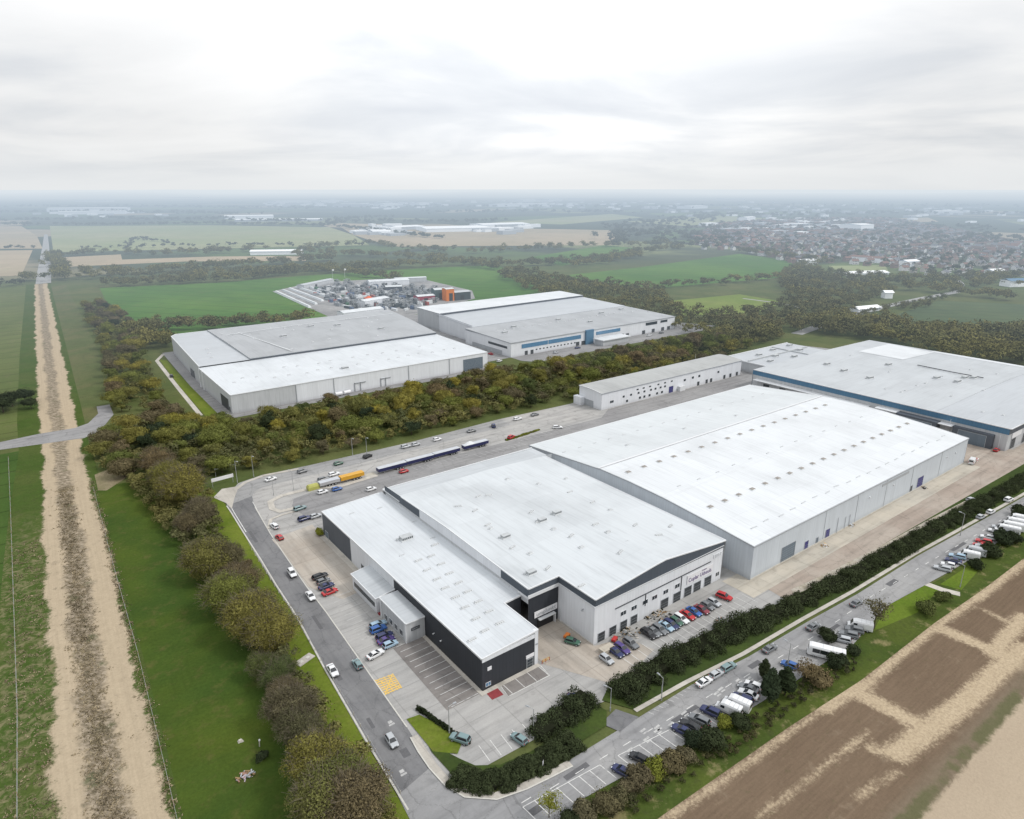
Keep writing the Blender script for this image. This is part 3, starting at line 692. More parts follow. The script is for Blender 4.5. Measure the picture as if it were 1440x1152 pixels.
PROTO = {}
specs = [('a', 26, 230, 4.9, 5.6, 4.3), ('b', 30, 200, 5.5, 5.0, 3.8), ('c', 22, 260, 4.3, 5.6, 4.5), ('d', 32, 200, 5.9, 5.4, 4.0)]
for i, (k, nc, per, r, zc, hz) in enumerate(specs):
    for (mname, m), pr in zip((('olive', L_olive), ('brown', L_brown), ('green', L_green), ('dark', L_dark), ('yellow', L_yellow)), tree_proto('broadleaf_' + k, nc, per, r, zc, hz, .54, 40 + i, [L_olive, L_brown, L_green, L_dark, L_yellow])):
        PROTO[(k, mname)] = pr
for i, k in enumerate('mn'):      # finer-leaved versions for the trees nearest the camera
    for (mname, m), pr in zip((('olive', L_olive), ('brown', L_brown), ('green', L_green)), tree_proto('near_' + k, 72, 380, 5.0, 5.4, 4.4, .30, 60 + i, [L_olive, L_brown, L_green])):
        PROTO[(k, mname)] = pr
def twig_mesh(seed, n, r, zc, hz):
    g = np.random.default_rng(seed); d = g.normal(size=(n, 3)); d[:, 2] = np.abs(d[:, 2]) * 1.1 - .25; d /= np.linalg.norm(d, axis=1)[:, None]
    c = np.array([0, 0, zc]) + d * np.array([r, r, hz]) * g.uniform(.62, 1.0, (n, 1)); u = d + g.normal(size=(n, 3)) * .45; u /= np.linalg.norm(u, axis=1)[:, None]
    L = g.uniform(.7, 2.0, n)[:, None]; v = np.cross(u, g.normal(size=(n, 3))); v /= np.linalg.norm(v, axis=1)[:, None]
    V = np.stack([c - v * .035, c + v * .035, c + u * L + v * .012, c + u * L - v * .012], 1).reshape(-1, 3)
    me = bpy.data.meshes.new('twigs'); me.from_pydata(V.tolist(), [], [(4 * i, 4 * i + 1, 4 * i + 2, 4 * i + 3) for i in range(n)]); me.materials.append(M_twig); return me
M_twig = plain('twig_bark', (.135, .115, .085), .9, .1, .3, 2)
TWIGS = {'m': twig_mesh(11, 860, 5.0, 5.4, 4.4), 'n': twig_mesh(12, 860, 5.0, 5.4, 4.4)}
for (mname, m), pr in zip((('dark', L_dark), ('brown', L_brown), ('lime', L_lime), ('green', L_green)), tree_proto('shrub', 18, 150, 1.9, 1.25, 1.15, .32, 80, [L_dark, L_brown, L_lime, L_green], trunk=.09)):
    PROTO[('s', mname)] = pr
PROTO[('k', 'dark')] = tree_proto('conifer', 110, 130, 2.9, 3.5, 3.4, .34, 90, [L_dark], 'cone', .16)[0]
PROTO[('t', 'brown')], PROTO[('t', 'green')] = tree_proto('sapling', 15, 70, 2.1, 3.6, 2.0, .26, 95, [L_brown, L_lime], trunk=.10)

def plant(kind, mname, x, y, s, label, cat, group, name, sz=None, rz=None):
    tm, cm = PROTO[(kind, mname)]
    r = thing(name, label, cat, (x, y, 0), rng.uniform(0, 6.28) if rz is None else rz, group)
    a = rng.uniform(.86, 1.16); r.scale = (s * a, s / a, s * (sz or 1))
    link('trunk', tm, r); link('crown', cm, r)
    if kind in TWIGS: link('twigs', TWIGS[kind], r)
    return r

def poisson(poly, dmin, tries=4000, avoid=None):
    poly = np.array(poly); lo, hi = poly.min(0), poly.max(0); out = []
    def inside(p):
        c = False; j = len(poly) - 1
        for i in range(len(poly)):
            a, b_ = poly[i], poly[j]
            if (a[1] > p[1]) != (b_[1] > p[1]) and p[0] < (b_[0] - a[0]) * (p[1] - a[1]) / (b_[1] - a[1]) + a[0]: c = not c
            j = i
        return c
    for _ in range(tries):
        p = rng.uniform(lo, hi)
        if not inside(p): continue
        if all((p[0] - q[0]) ** 2 + (p[1] - q[1]) ** 2 > dmin ** 2 for q in out): out.append(p)
    return np.array(out)

# 1. the row between the lawn and the west road, tree by tree (pixel of the foot, kind, material, size)
row = [((222, 668), 'm', 'brown', .95, 'brown bushy tree at the far north end of the lawn row'), ((262, 712), 'n', 'olive', 1.22, 'big rounded olive tree at the north end of the lawn'),
       ((238, 690), 'm', 'olive', 1.0, 'olive tree leaning over the north corner of the lawn'), ((283, 742), 'n', 'brown', .86, 'low brown tree behind the gravel corner by the road bend'),
       ((268, 752), 'm', 'brown', .7, 'small brown tree under the big rounded olive tree'),
       ((292, 815), 'm', 'olive', 1.02, 'domed olive-brown tree standing free at the lawn edge'), ((322, 806), 'n', 'brown', .8, 'thin brown tree behind the domed olive tree'),
       ((338, 838), 'm', 'brown', .8, 'flat brown tree beside the road verge'), ((322, 862), 'n', 'green', .95, 'green-topped tree midway down the lawn row'),
       ((358, 898), 'n', 'olive', 1.05, 'wide olive tree bulging over the lawn'), ((385, 915), 'm', 'olive', .95, 'olive tree touching the verge opposite the parked red hatchback'),
       ((366, 872), 'm', 'green', .7, 'small green tree between two wide olive trees'),
       ((373, 955), 'm', 'green', .55, 'small bright round tree at the lawn edge'), ((392, 968), 'n', 'green', .60, 'bright low tree south of the wide olive tree'),
       ((412, 1020), 'n', 'brown', .75, 'brown open tree half way down the verge'), ((425, 1052), 'm', 'brown', .72, 'brown twiggy tree by the lower verge'),
       ((405, 995), 'm', 'brown', .6, 'narrow brown tree next to the concrete pad'),
       ((452, 1105), 'n', 'olive', .90, 'dark olive tree near the road junction'), ((478, 1128), 'm', 'green', .85, 'green tree at the foot of the verge'),
       ((500, 1165), 'n', 'brown', .95, 'brown tree at the bottom of the verge beside the junction'), ((455, 1160), 'm', 'olive', .9, 'olive tree lowest of the row on the lawn side'), ((440, 1088), 'n', 'brown', .6, 'little brown tree above the dark olive tree')]
for (px, k, mm, s, lab) in row:
    x, y = G(*px); plant(k, mm, x, y, s * 1.3, lab, 'tree', 'trees between the lawn and the west road', 'broadleaf_tree', sz=.95)
for px, mm, s in (((398, 930), 'lime', .8), ((420, 1035), 'brown', 1.0), ((470, 1090), 'brown', 1.2), ((505, 1120), 'lime', .7), ((300, 770), 'brown', 1.2), ((345, 800), 'brown', 1.2), ((520, 1135), 'green', .7)):
    x, y = G(*px); plant('s', mm, x, y, s, {'lime': 'bright yellow-green bush at the edge of the lawn trees', 'brown': 'brown bush among the lawn trees', 'green': 'low green bush at the foot of the verge'}[mm], 'bush', 'bushes under the lawn trees', 'bush')

# 2. the broad belt between the two estates, and 3. the belt that runs north beside the dirt track
names = {'olive': 'olive-yellow', 'brown': 'brown budding', 'green': 'dull green', 'dark': 'dark evergreen'}
def scatter(poly, dmin, n_max, where, group, weights=(.33, .25, .34, .08), smin=.75, smax=1.2, kinds='abcd', key=None, front=False):
    pts = poisson(poly, dmin)
    if key is not None: pts = pts[np.argsort([key(p) for p in pts])]
    for i, p in enumerate(pts[:n_max]):
        mm = rng.choice(['olive', 'brown', 'green', 'dark'], p=weights)
        plant(rng.choice(list(kinds)), mm, p[0], p[1], rng.uniform(smin, smax) * ((.72 if p[1] < 275 and p[0] > 60 else 1) * (.8 if p[1] > 314 and p[0] > 70 else 1) if front else 1), f'{names[mm]} tree {where}', 'tree', f'{names[mm]} trees {group}', 'broadleaf_tree', sz=rng.uniform(.8, 1.05))
    return pts[n_max:]
belt = [(20, 292), (33, 284), (44, 268), (66, 264.5), (150, 263), (228, 262), (236, 260), (352, 260), (400, 276), (480, 285), (480, 318), (400, 322), (300, 322), (262, 324), (242, 325), (84, 326), (66, 336), (60, 362), (36, 352), (22, 330)]
rest = scatter(belt, 8.8, 200, 'in the wooded belt between the two estates', 'in the wooded belt between the estates', smin=.80, smax=1.12, key=lambda p: p[0], front=True)
west = [(36, 386), (60, 366), (62, 420), (68, 500), (76, 560), (86, 640), (84, 760), (66, 770), (58, 640), (50, 500), (44, 440)]
rest2 = scatter(west, 11.5, 62, 'in the belt beside the dirt track', 'in the belt beside the dirt track', (.40, .28, .28, .04), .75, 1.1, key=lambda p: p[1])
for px, s in (((18, 572), 1.0), ((5, 580), 1.05), ((36, 566), .9), ((-12, 575), 1.0), ((44, 575), .7)):
    x, y = G(*px); plant('b', 'dark', x, y, s, 'dark round tree in the clump west of the dirt track', 'tree', 'dark trees west of the dirt track', 'broadleaf_tree')

for i, (px, s) in enumerate((((580, 563), 1.1), ((525, 585), .8), ((455, 598), .8), ((690, 528), .85), ((640, 548), .75), ((800, 515), .8), ((195, 470), .85), ((185, 492), .9), ((165, 440), .8), ((196, 525), .85), ((300, 618), .8), ((245, 605), .9), ((390, 610), .75))):
    x, y = G(*px); plant('abcd'[i % 4], 'yellow', x, y, s, 'yellow-green tree standing out of the brown belt', 'tree', 'yellow-green trees in the wooded belts', 'broadleaf_tree')

# everything farther off or filling in between: one mass each
def mass(name, P, s, n_clump, per, leaf, mat, label, hz=.8, zc=1.05, rr=.62):
    """P (n,2) places, s (n) heights"""
    protos = [crown_points(n_clump, per, rr, .62, .42, leaf, 200 + i) for i in range(5)]
    Cs, Ss, Ns = [], [], []
    for (x, y), h in zip(P, s):
        C, S, _, N = protos[rng.integers(5)]; a = rng.uniform(0, 6.28); c_, s_ = math.cos(a), math.sin(a)
        q = np.empty_like(C); q[:, 0] = x + h * (C[:, 0] * c_ - C[:, 1] * s_); q[:, 1] = y + h * (C[:, 0] * s_ + C[:, 1] * c_); q[:, 2] = h * C[:, 2] * rng.uniform(.85, 1.05)
        Cs.append(q); Ss.append(S * h); Ns.append(np.column_stack([N[:, 0] * c_ - N[:, 1] * s_, N[:, 0] * s_ + N[:, 1] * c_, N[:, 2]]))
    me = quads_mesh(name, np.concatenate(Cs), np.concatenate(Ss), mat, .8, np.concatenate(Ns))
    return tag(link(name, me), label, None, None, 'stuff')
def along(px, step, jit, hmin, hmax):
    w = np.array([G(*p) for p in px]); out = []
    for a, c in zip(w, w[1:]):
        L = np.linalg.norm(c - a); n = max(1, int(L / step * 1.75))
        for i in range(n):
            p = a + (c - a) * ((i + rng.random()) / n) + rng.normal(size=2) * jit; out.append((*p, rng.uniform(hmin, hmax)))
    return out
def P_S(L): L = np.array(L); return L[:, :2], L[:, 2]
und = poisson(belt, 4.6, 12000)
P, S_ = und, rng.uniform(3.6, 6.6, len(und))
mass('undergrowth', P, S_, 9, 34, .12, L_wood, 'brown undergrowth filling the wooded belt between the estates')
und = poisson(west, 5.5, 5000); mass('undergrowth', und, rng.uniform(3.2, 6.0, len(und)), 8, 30, .13, L_wood, 'brown undergrowth in the belt beside the dirt track')
near_row = poisson([(30, 62), (40, 62), (40, 130), (42, 200), (49, 250), (40, 262), (30, 284), (27, 280), (33, 200), (33, 130)], 3.2, 3000)
mass('undergrowth', near_row, rng.uniform(2.2, 5.6, len(near_row)), 10, 60, .10, L_wood, 'scrub under the trees along the lawn')

bk = poisson([(70, 63.5), (82, 62.5), (100, 60.5), (118, 59.8), (132, 60.2), (148, 57.8), (148, 60.4), (134, 63.2), (118, 63.2), (100, 64.0), (84, 66.4), (70, 68.6)], 2.0, 4000)
mass('undergrowth', bk, rng.uniform(.9, 2.1, len(bk)), 8, 40, .15, L_bank, 'dark brown scrub along the top of the bank behind the roadside bays')
Lw = [(p[0], p[1], rng.uniform(8, 12)) for p in rest] + [(p[0], p[1], rng.uniform(8, 12)) for p in rest2]
# woods east of the crop field and behind the blue-banded warehouse
east_wood = far((1105, 468), (1045, 478), (960, 470), (895, 452), (800, 432), (745, 412), (700, 390), (720, 380), (770, 392), (850, 402), (925, 408), (945, 430), (965, 446), (1065, 444), (1110, 424), (1095, 398), (1145, 375), (1160, 388), (1240, 392), (1250, 412), (1200, 440), (1180, 452), (1240, 452), (1290, 466), (1445, 470), (1470, 520), (1300, 490), (1240, 480), (1180, 474))
pts = poisson(east_wood, 9.4, 22000)
Lw += [(p[0], p[1], rng.uniform(7, 12)) for p in pts]
pts = poisson(far((1108, 463), (1180, 455), (1300, 468), (1450, 474), (1470, 522), (1300, 492), (1240, 482), (1180, 474), (1140, 470)), 8.5, 9000)
Lw += [(p[0], p[1], rng.uniform(8, 13)) for p in pts]
Lw += along([(560, 395), (440, 380), (330, 396), (230, 400), (150, 404)], 9, 5, 7, 12) + along([(85, 395), (130, 388), (240, 382), (330, 377), (420, 370), (470, 366)], 8, 8, 8, 14)
Lw += along([(130, 392), (250, 390), (400, 383), (560, 377), (700, 372)], 9, 7, 8, 13) + along([(150, 402), (330, 392), (560, 378)], 12, 4, 7, 11)
Lw += along([(200, 466), (300, 463), (400, 456), (440, 452)], 6, 4, 7, 11) + along([(185, 468), (215, 478), (235, 492)], 5, 6, 8, 12) + along([(205, 458), (260, 456), (330, 458), (430, 448)], 9, 4, 5, 9)
Lw += along([(700, 380), (640, 368), (540, 362), (450, 358)], 9, 12, 8, 13) + along([(700, 376), (780, 372), (850, 366), (900, 362)], 9, 9, 8, 12) + along([(770, 374), (840, 372), (900, 356), (960, 350)], 9, 9, 8, 12)
Lw += along([(560, 350), (640, 356), (720, 354), (860, 346), (960, 346)], 12, 14, 8, 13) + along([(430, 362), (440, 350), (520, 345), (560, 348)], 14, 12, 8, 13)
Lw += along([(240, 360), (300, 357), (350, 352)], 10, 18, 9, 14) + along([(90, 361), (160, 357), (240, 360)], 14, 8, 8, 12) + along([(72, 362), (80, 372), (86, 392)], 8, 5, 8, 14) + along([(30, 396), (46, 392)], 7, 6, 9, 14)
Lw += along([(1040, 355), (1130, 366), (1160, 372)], 9, 8, 8, 12) + along([(1140, 370), (1090, 393), (1000, 401), (930, 405)], 11, 4, 6, 10)
Lw += along([(1250, 410), (1330, 404), (1440, 398)], 8, 16, 8, 13) + along([(1300, 412), (1360, 416), (1440, 426)], 8, 10, 8, 12) + along([(1240, 402), (1280, 396), (1440, 392)], 9, 12, 8, 12)
Lw += along([(1200, 448), (1260, 434), (1330, 420)], 11, 3, 4, 7) + along([(1275, 438), (1300, 430)], 9, 4, 5, 8)
Lw += along([(1300, 500), (1370, 508), (1460, 520)], 8, 8, 8, 12)
P, S_ = P_S(Lw); mass('woodland', P, S_, 10, 26, .125, L_wood, 'brown and olive hedgerow trees and copses between the fields', rr=.7)
Lf = []
for pts_, step, jit, a, c in (([(0, 312), (60, 311), (150, 309), (250, 311), (330, 308)], 16, 30, 9, 15), ([(0, 300), (100, 299), (260, 300), (330, 303)], 20, 60, 10, 15), ([(330, 312), (450, 313), (540, 306)], 18, 30, 9, 14),
                              ([(440, 318), (530, 312), (640, 314), (700, 311)], 18, 30, 9, 14), ([(860, 322), (960, 312), (1010, 302), (1090, 305)], 16, 60, 9, 14), ([(880, 336), (930, 326), (990, 320)], 12, 50, 9, 14),
                              ([(960, 350), (985, 340), (1010, 330)], 12, 40, 9, 13), ([(600, 300), (760, 298), (880, 300)], 24, 80, 10, 16), ([(1100, 304), (1250, 300), (1440, 302)], 24, 120, 10, 16), ([(1290, 330), (1370, 335), (1440, 345)], 12, 70, 9, 14),
                              ([(1280, 318), (1350, 320), (1440, 326)], 16, 90, 9, 14), ([(0, 318), (30, 318), (70, 317)], 14, 20, 9, 13), ([(90, 318), (300, 316), (470, 319)], 16, 8, 8, 12), ([(100, 350), (300, 347), (515, 346)], 26, 5, 5, 9),
                              ([(0, 292), (200, 291), (420, 294)], 30, 90, 10, 16), ([(420, 294), (700, 291), (1000, 292)], 34, 120, 10, 16), ([(1000, 290), (1440, 290)], 40, 150, 10, 16),
                              ([(480, 320), (560, 330), (620, 336)], 14, 10, 7, 11), ([(870, 345), (868, 324)], 14, 10, 7, 11), ([(180, 352), (190, 335), (250, 345)], 22, 6, 4, 7), ([(0, 404), (40, 400)], 8, 5, 6, 10), ([(0, 352), (45, 350)], 14, 6, 6, 10)):
    Lf += along(pts_, step, jit, a, c)
P, S_ = P_S(Lf); mass('woodland', P, S_, 7, 14, .26, L_far, 'distant blue-green woods and hedgerows towards the horizon', rr=.75)

# hedges: one long clipped-and-ragged shrub mass each
def hedge(name, pts, w, h, label, dens=9, leaf=.34, bumpy=.5, mat=None):
    """a row of grown-together shrubs: overlapping leafy clumps of uneven height over a dark woody core"""
    C, S, NN = [], [], []; core = MB(); pts = [np.array(p) for p in pts]; r0 = min(w * .30, h * .42); run = rng.uniform(0, 50)
    for a, c in zip(pts, pts[1:]):
        L = np.linalg.norm(c - a); d = (c - a) / L; nrm = np.array([-d[1], d[0]])
        n = max(2, int(L * w * 1.15 / (r0 * r0 * 1.1)))
        for _ in range(n):
            t = rng.random() * L; s_ = rng.uniform(-.5, .5) * w; ht = h * (1 - bumpy * .45 + bumpy * .45 * math.sin((t + run) * .7) * math.sin((t + run) * .23 + 1)) * (1 - .55 * abs(s_ / w * 2) ** 2.2) * rng.uniform(.85, 1.15)
            rc = r0 * rng.uniform(.75, 1.25); k = int(dens * 9 * rc * rc / (leaf / .34) ** 2) + 12
            v = rng.normal(size=(k, 3)); v[:, 2] = np.abs(v[:, 2]) - .35 * rng.random(k); v /= np.linalg.norm(v, axis=1)[:, None]
            cz = max(ht - rc * .8, rc * .35)
            q = np.column_stack([np.tile(a + d * t + nrm * s_, (k, 1)), np.full(k, cz)]) + v * (rc * (.7 + .45 * rng.random((k, 1))))
            NN += [v, v[: k // 2]]; q2 = q[: k // 2].copy(); q2[:, 2] *= rng.random(k // 2); q = np.concatenate([q, q2]); q[:, 2] = np.maximum(q[:, 2], .06)
            C.append(q); S.append(leaf * rng.uniform(.6, 1.35, len(q)))
        e = w * .30
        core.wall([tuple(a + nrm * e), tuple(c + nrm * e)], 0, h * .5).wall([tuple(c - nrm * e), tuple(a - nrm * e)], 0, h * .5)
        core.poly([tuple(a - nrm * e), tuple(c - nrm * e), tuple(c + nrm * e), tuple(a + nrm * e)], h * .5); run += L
    r = thing(name, label, 'hedge', (0, 0, 0))
    link('foliage', quads_mesh('hedge_foliage', np.concatenate(C), np.concatenate(S), mat or L_hedge, .75, np.concatenate(NN)), r)
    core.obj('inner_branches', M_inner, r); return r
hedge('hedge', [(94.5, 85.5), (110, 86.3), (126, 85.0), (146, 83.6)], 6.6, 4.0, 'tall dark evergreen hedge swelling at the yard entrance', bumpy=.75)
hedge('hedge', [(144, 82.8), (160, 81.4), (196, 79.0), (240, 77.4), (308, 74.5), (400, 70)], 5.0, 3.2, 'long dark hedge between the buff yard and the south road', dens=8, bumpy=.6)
hedge('hedge', [G(*p, .9) for p in ((640, 1086), (664, 1098), (698, 1097), (738, 1080), (778, 1058), (808, 1038))], 5.2, 2.0, 'clipped low hedge curving round the road junction', bumpy=.3, leaf=.26, dens=16)
hedge('hedge', [(72, 87.6), (80, 88.2), (88, 89.4)], 6.0, 3.4, 'dark rounded shrubs at the end of the curved hedge', bumpy=.8)
hedge('hedge', [(56.6, 109.2), (57.8, 104), (59.4, 97), (59.9, 94.2)], .8, 1.3, 'thin dark hedge between the grass corner and the visitor bays', bumpy=.3, leaf=.2, dens=24, mat=L_dark)

# shrubs and small trees along the south bank
shr = [((1082, 986), 'k', 'dark', 1.25, 'dark broad conifer behind the row of white vans', 'conifer'), ((1103, 978), 'k', 'dark', 1.1, 'second dark conifer beside the broad one', 'conifer'), ((1074, 955), 'k', 'dark', .8, 'slim dark conifer at the roadside by the vans', 'conifer'),
       ((1128, 962), 't', 'brown', 1.25, 'open twiggy tree beside the blue car on the bank', 'tree'), ((1229, 884), 't', 'brown', 1.75, 'bare brown tree between the parked vans and the bright lawn', 'tree'), ((772, 1150), 't', 'green', 1.15, 'small pale green tree by the junction bays', 'tree'),
       ((1150, 962), 's', 'brown', 1.7, 'brown bush next to the twiggy tree', 'bush'), ((1176, 938), 's', 'dark', 1.4, 'dark bush beside the white coach', 'bush'), ((1163, 900), 's', 'dark', 1.3, 'dark bush at the head of the white coach', 'bush'), ((1200, 920), 's', 'dark', 1.0, 'low dark bush behind the grey car', 'bush'),
       ((998, 1052), 's', 'dark', 1.7, 'dark bush below the white vans', 'bush'), ((1018, 1022), 's', 'lime', 1.0, 'yellow-green bush beside the first white van', 'bush'), ((1040, 1022), 's', 'dark', 1.3, 'dark bush in front of the white vans', 'bush'), ((975, 1048), 's', 'dark', 1.2, 'dark bush by the empty grey bays', 'bush'),
       ((962, 1072), 's', 'brown', 1.2, 'brown bush below the navy car in the bays', 'bush'), ((945, 1082), 's', 'brown', 1.5, 'rust-brown bush beside the yellow-green bush', 'bush'), ((921, 1090), 's', 'lime', 1.35, 'big yellow-green bush on the bank', 'bush'), ((898, 1104), 's', 'brown', 1.5, 'brown bush below the last two navy cars', 'bush'), ((880, 1112), 's', 'brown', 1.0, 'small brown bush near the empty bays', 'bush'),
       ((850, 1138), 's', 'brown', 1.4, 'brown bush at the bottom of the bank', 'bush'), ((822, 1150), 's', 'brown', 1.3, 'brown bush lowest on the bank', 'bush'), ((870, 1128), 's', 'brown', 1.1, 'brown bush in the middle of the bottom row', 'bush'), ((800, 1160), 's', 'dark', 1.2, 'dark bush beside the small pale green tree', 'bush'),
       ((1300, 862), 's', 'green', 1.5, 'green bush at the end of the bright lawn', 'bush'), ((1325, 845), 's', 'green', 1.1, 'green bush between lawn and haul track', 'bush'), ((1392, 782), 's', 'dark', 1.7, 'dark bush beside the red parked cars', 'bush'), ((1409, 764), 's', 'dark', 1.8, 'tall dark bush below the white vans by the road', 'bush'), ((1424, 762), 's', 'dark', 1.5, 'dark bush under the long white vans', 'bush'), ((1438, 728), 's', 'dark', 1.9, 'dark bush at the far end of the van row', 'bush'), ((1372, 800), 's', 'dark', 1.2, 'dark bush behind the grey vans', 'bush'),
       ((450, 752), 's', 'lime', .9, 'yellow-green bush at the corner of the dark-clad warehouse', 'bush')]
for px, k, mm, s, lab, cat in shr:
    x, y = G(*px); plant(k, mm, x, y, s, lab, cat, None, {'conifer': 'conifer_tree', 'tree': 'small_tree', 'bush': 'bush'}[cat])

# dry grass tufts that roughen the dirt track and its edges
def tufts():
    C, S = [], []
    for _ in range(5200):
        y = 62 + 230 * rng.random() ** 1.3; a, c = lerp_tab(TL, y), lerp_tab(TR, y); t = rng.random()
        u = rng.normal(.44, .09) if t < .62 else (rng.normal(1.02, .035) if t < .78 else rng.uniform(-.5, -.02))
        if y > 250 and u < 0: continue
        n = 5; p = np.array([a + (c - a) * u, y, .12]); h = rng.uniform(.25, .55)
        C.append(p + rng.normal(size=(n, 3)) * [h * .8, h * .8, .1]); S.append(np.full(n, h * 1.15) * rng.uniform(.7, 1.3, n))
    C = np.concatenate(C); C[:, 2] = np.abs(C[:, 2]) + .05
    m = leaf_mat('dry_grass', [(.3, (.33, .27, .18)), (.45, (.17, .14, .09)), (.55, (.28, .23, .15)), (.7, (.075, .085, .035))], by='place')
    tag(link('dry_grass', quads_mesh('dry_grass', C, np.concatenate(S), m, .45)), 'dry straw-coloured grass tufts along the pale dirt track', None, None, 'stuff')
tufts()
# ------------------------------------------------------------------ buildings
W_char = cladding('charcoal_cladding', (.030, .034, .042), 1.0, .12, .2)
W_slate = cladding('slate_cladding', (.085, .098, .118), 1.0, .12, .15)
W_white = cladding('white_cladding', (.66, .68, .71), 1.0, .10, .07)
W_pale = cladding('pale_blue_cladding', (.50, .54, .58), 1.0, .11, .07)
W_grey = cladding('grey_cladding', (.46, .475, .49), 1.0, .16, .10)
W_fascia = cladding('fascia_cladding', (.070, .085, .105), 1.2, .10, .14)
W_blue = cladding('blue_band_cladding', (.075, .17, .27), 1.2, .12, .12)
R_white = roofing('white_roof', (.545, .575, .60), 'x', 1.2, .16, line=.09)
R_whiteB = roofing('white_membrane_roof', (.525, .555, .575), 'x', 2.4, .18, line=.05, patch=.06)
R_bright = roofing('bright_roof', (.60, .625, .645), 'x', 1.2, .15, line=.09)
R_pale = roofing('pale_grey_roof', (.54, .57, .585), 'x', 1.2, .16, line=.08)
R_grey = roofing('grey_roof', (.325, .34, .355), 'x', 1.4, .20, patch=.10)
R_mid = roofing('mid_grey_roof', (.43, .455, .475), 'y', 1.4, .16, patch=.08)
R_light = roofing('light_grey_roof', (.41, .435, .46), 'y', 1.4, .12)
R_arch = roofing('arched_roof', (.36, .37, .365), 'x', 1.0, .22)
M_trim = plain('white_trim', (.62, .635, .65), .5, .4, .12, .6)
M_trimg = plain('grey_trim', (.34, .36, .38), .5, .4, .15, .6)
M_glass = plain('dark_glazing', (.035, .045, .055), .15, .6, .3, .8)
M_bluegl = plain('blue_glazing', (.085, .20, .33), .2, .6, .3, .25)
M_door = plain('dark_shutter', (.040, .046, .052), .5, .4, .25, .5)
M_slatedoor = cladding('slate_shutter', (.13, .165, .20), .6, .1, .12)
M_navydoor = plain('navy_door', (.035, .035, .16), .5, .4, .2, .6)
M_vent = plain('vent_metal', (.42, .44, .45), .5, .4, .25, .9)
M_curb = plain('vent_flashing', (.60, .62, .63), .5, .3, .15, .6)
M_dome = plain('rooflight_dome', (.26, .24, .215), .25, .5, .25, .8)
M_dark = plain('black_plastic', (.022, .022, .024), .6, .3, .2, 1)
M_sign = plain('sign_board_white', (.70, .70, .72), .5, .4, .08, .6)
M_purple = plain('purple_lettering', (.075, .035, .16), .5, .3, .1, .6)
M_steel = plain('galvanised_steel', (.38, .39, .39), .45, .5, .15, 1, metal=.3)
M_red = plain('red_paint', (.42, .03, .03), .4, .4, .15, 1)
M_orange = plain('orange_cladding', (.62, .19, .04), .5, .3, .15, .3)

def part(name, mb, mats, parent, label=None):
    o = mb.obj(name, mats, parent)
    if label: o['label'] = label
    return o
def win_s(parent, x, y, z, w, h, glass=None, bars=1, name='window'):
    """window in a south wall: frame standing 4 cm proud, pane as its own piece"""
    f = MB().box(x - w / 2 - .08, x + w / 2 + .08, y - .07, y + .03, z - .08, z).box(x - w / 2 - .08, x + w / 2 + .08, y - .07, y + .03, z + h, z + h + .08)
    f.box(x - w / 2 - .08, x - w / 2, y - .069, y + .03, z, z + h).box(x + w / 2, x + w / 2 + .08, y - .069, y + .03, z, z + h)
    for i in range(bars): bx = x - w / 2 + w * (i + 1) / (bars + 1); f.box(bx - .04, bx + .04, y - .068, y + .02, z, z + h)
    o = part(name, f, M_trim, parent); part('pane', MB().box(x - w / 2, x + w / 2, y - .03, y + .02, z, z + h), glass or M_glass, o); return o
def win_w(parent, x, y, z, w, h, glass=None, bars=1):
    f = MB().box(x - .07, x + .03, y - w / 2 - .08, y + w / 2 + .08, z - .08, z).box(x - .07, x + .03, y - w / 2 - .08, y + w / 2 + .08, z + h, z + h + .08)
    f.box(x - .069, x + .03, y - w / 2 - .08, y - w / 2, z, z + h).box(x - .069, x + .03, y + w / 2, y + w / 2 + .08, z, z + h)
    for i in range(bars): by = y - w / 2 + w * (i + 1) / (bars + 1); f.box(x - .068, x + .02, by - .04, by + .04, z, z + h)
    o = part('window', f, M_trim, parent); part('pane', MB().box(x - .03, x + .02, y - w / 2, y + w / 2, z, z + h), glass or M_glass, o); return o
def door_s(parent, x, y, w, h, mat, name='loading_door', z=.05, label=None):
    d = MB().box(x - w / 2, x + w / 2, y - .05, y + .03, z, z + h); o = part(name, d, mat, parent, label)
    fr = MB().box(x - w / 2 - .14, x - w / 2, y - .10, y + .03, z, z + h + .14).box(x + w / 2, x + w / 2 + .14, y - .10, y + .03, z, z + h + .14).box(x - w / 2, x + w / 2, y - .10, y + .03, z + h, z + h + .14)
    for k in range(1, int(h / .8)): fr.box(x - w / 2, x + w / 2, y - .062, y - .05, z + k * .8, z + k * .8 + .04)
    part('frame', fr, M_trimg, o); return o
def door_w(parent, x, y, w, h, mat, name='loading_door', z=.05, label=None):
    o = part(name, MB().box(x - .05, x + .03, y - w / 2, y + w / 2, z, z + h), mat, parent, label)
    part('frame', MB().box(x - .10, x + .03, y - w / 2 - .14, y - w / 2, z, z + h + .14).box(x - .10, x + .03, y + w / 2, y + w / 2 + .14, z, z + h + .14).box(x - .10, x + .03, y - w / 2, y + w / 2, z + h, z + h + .14), M_trimg, o); return o

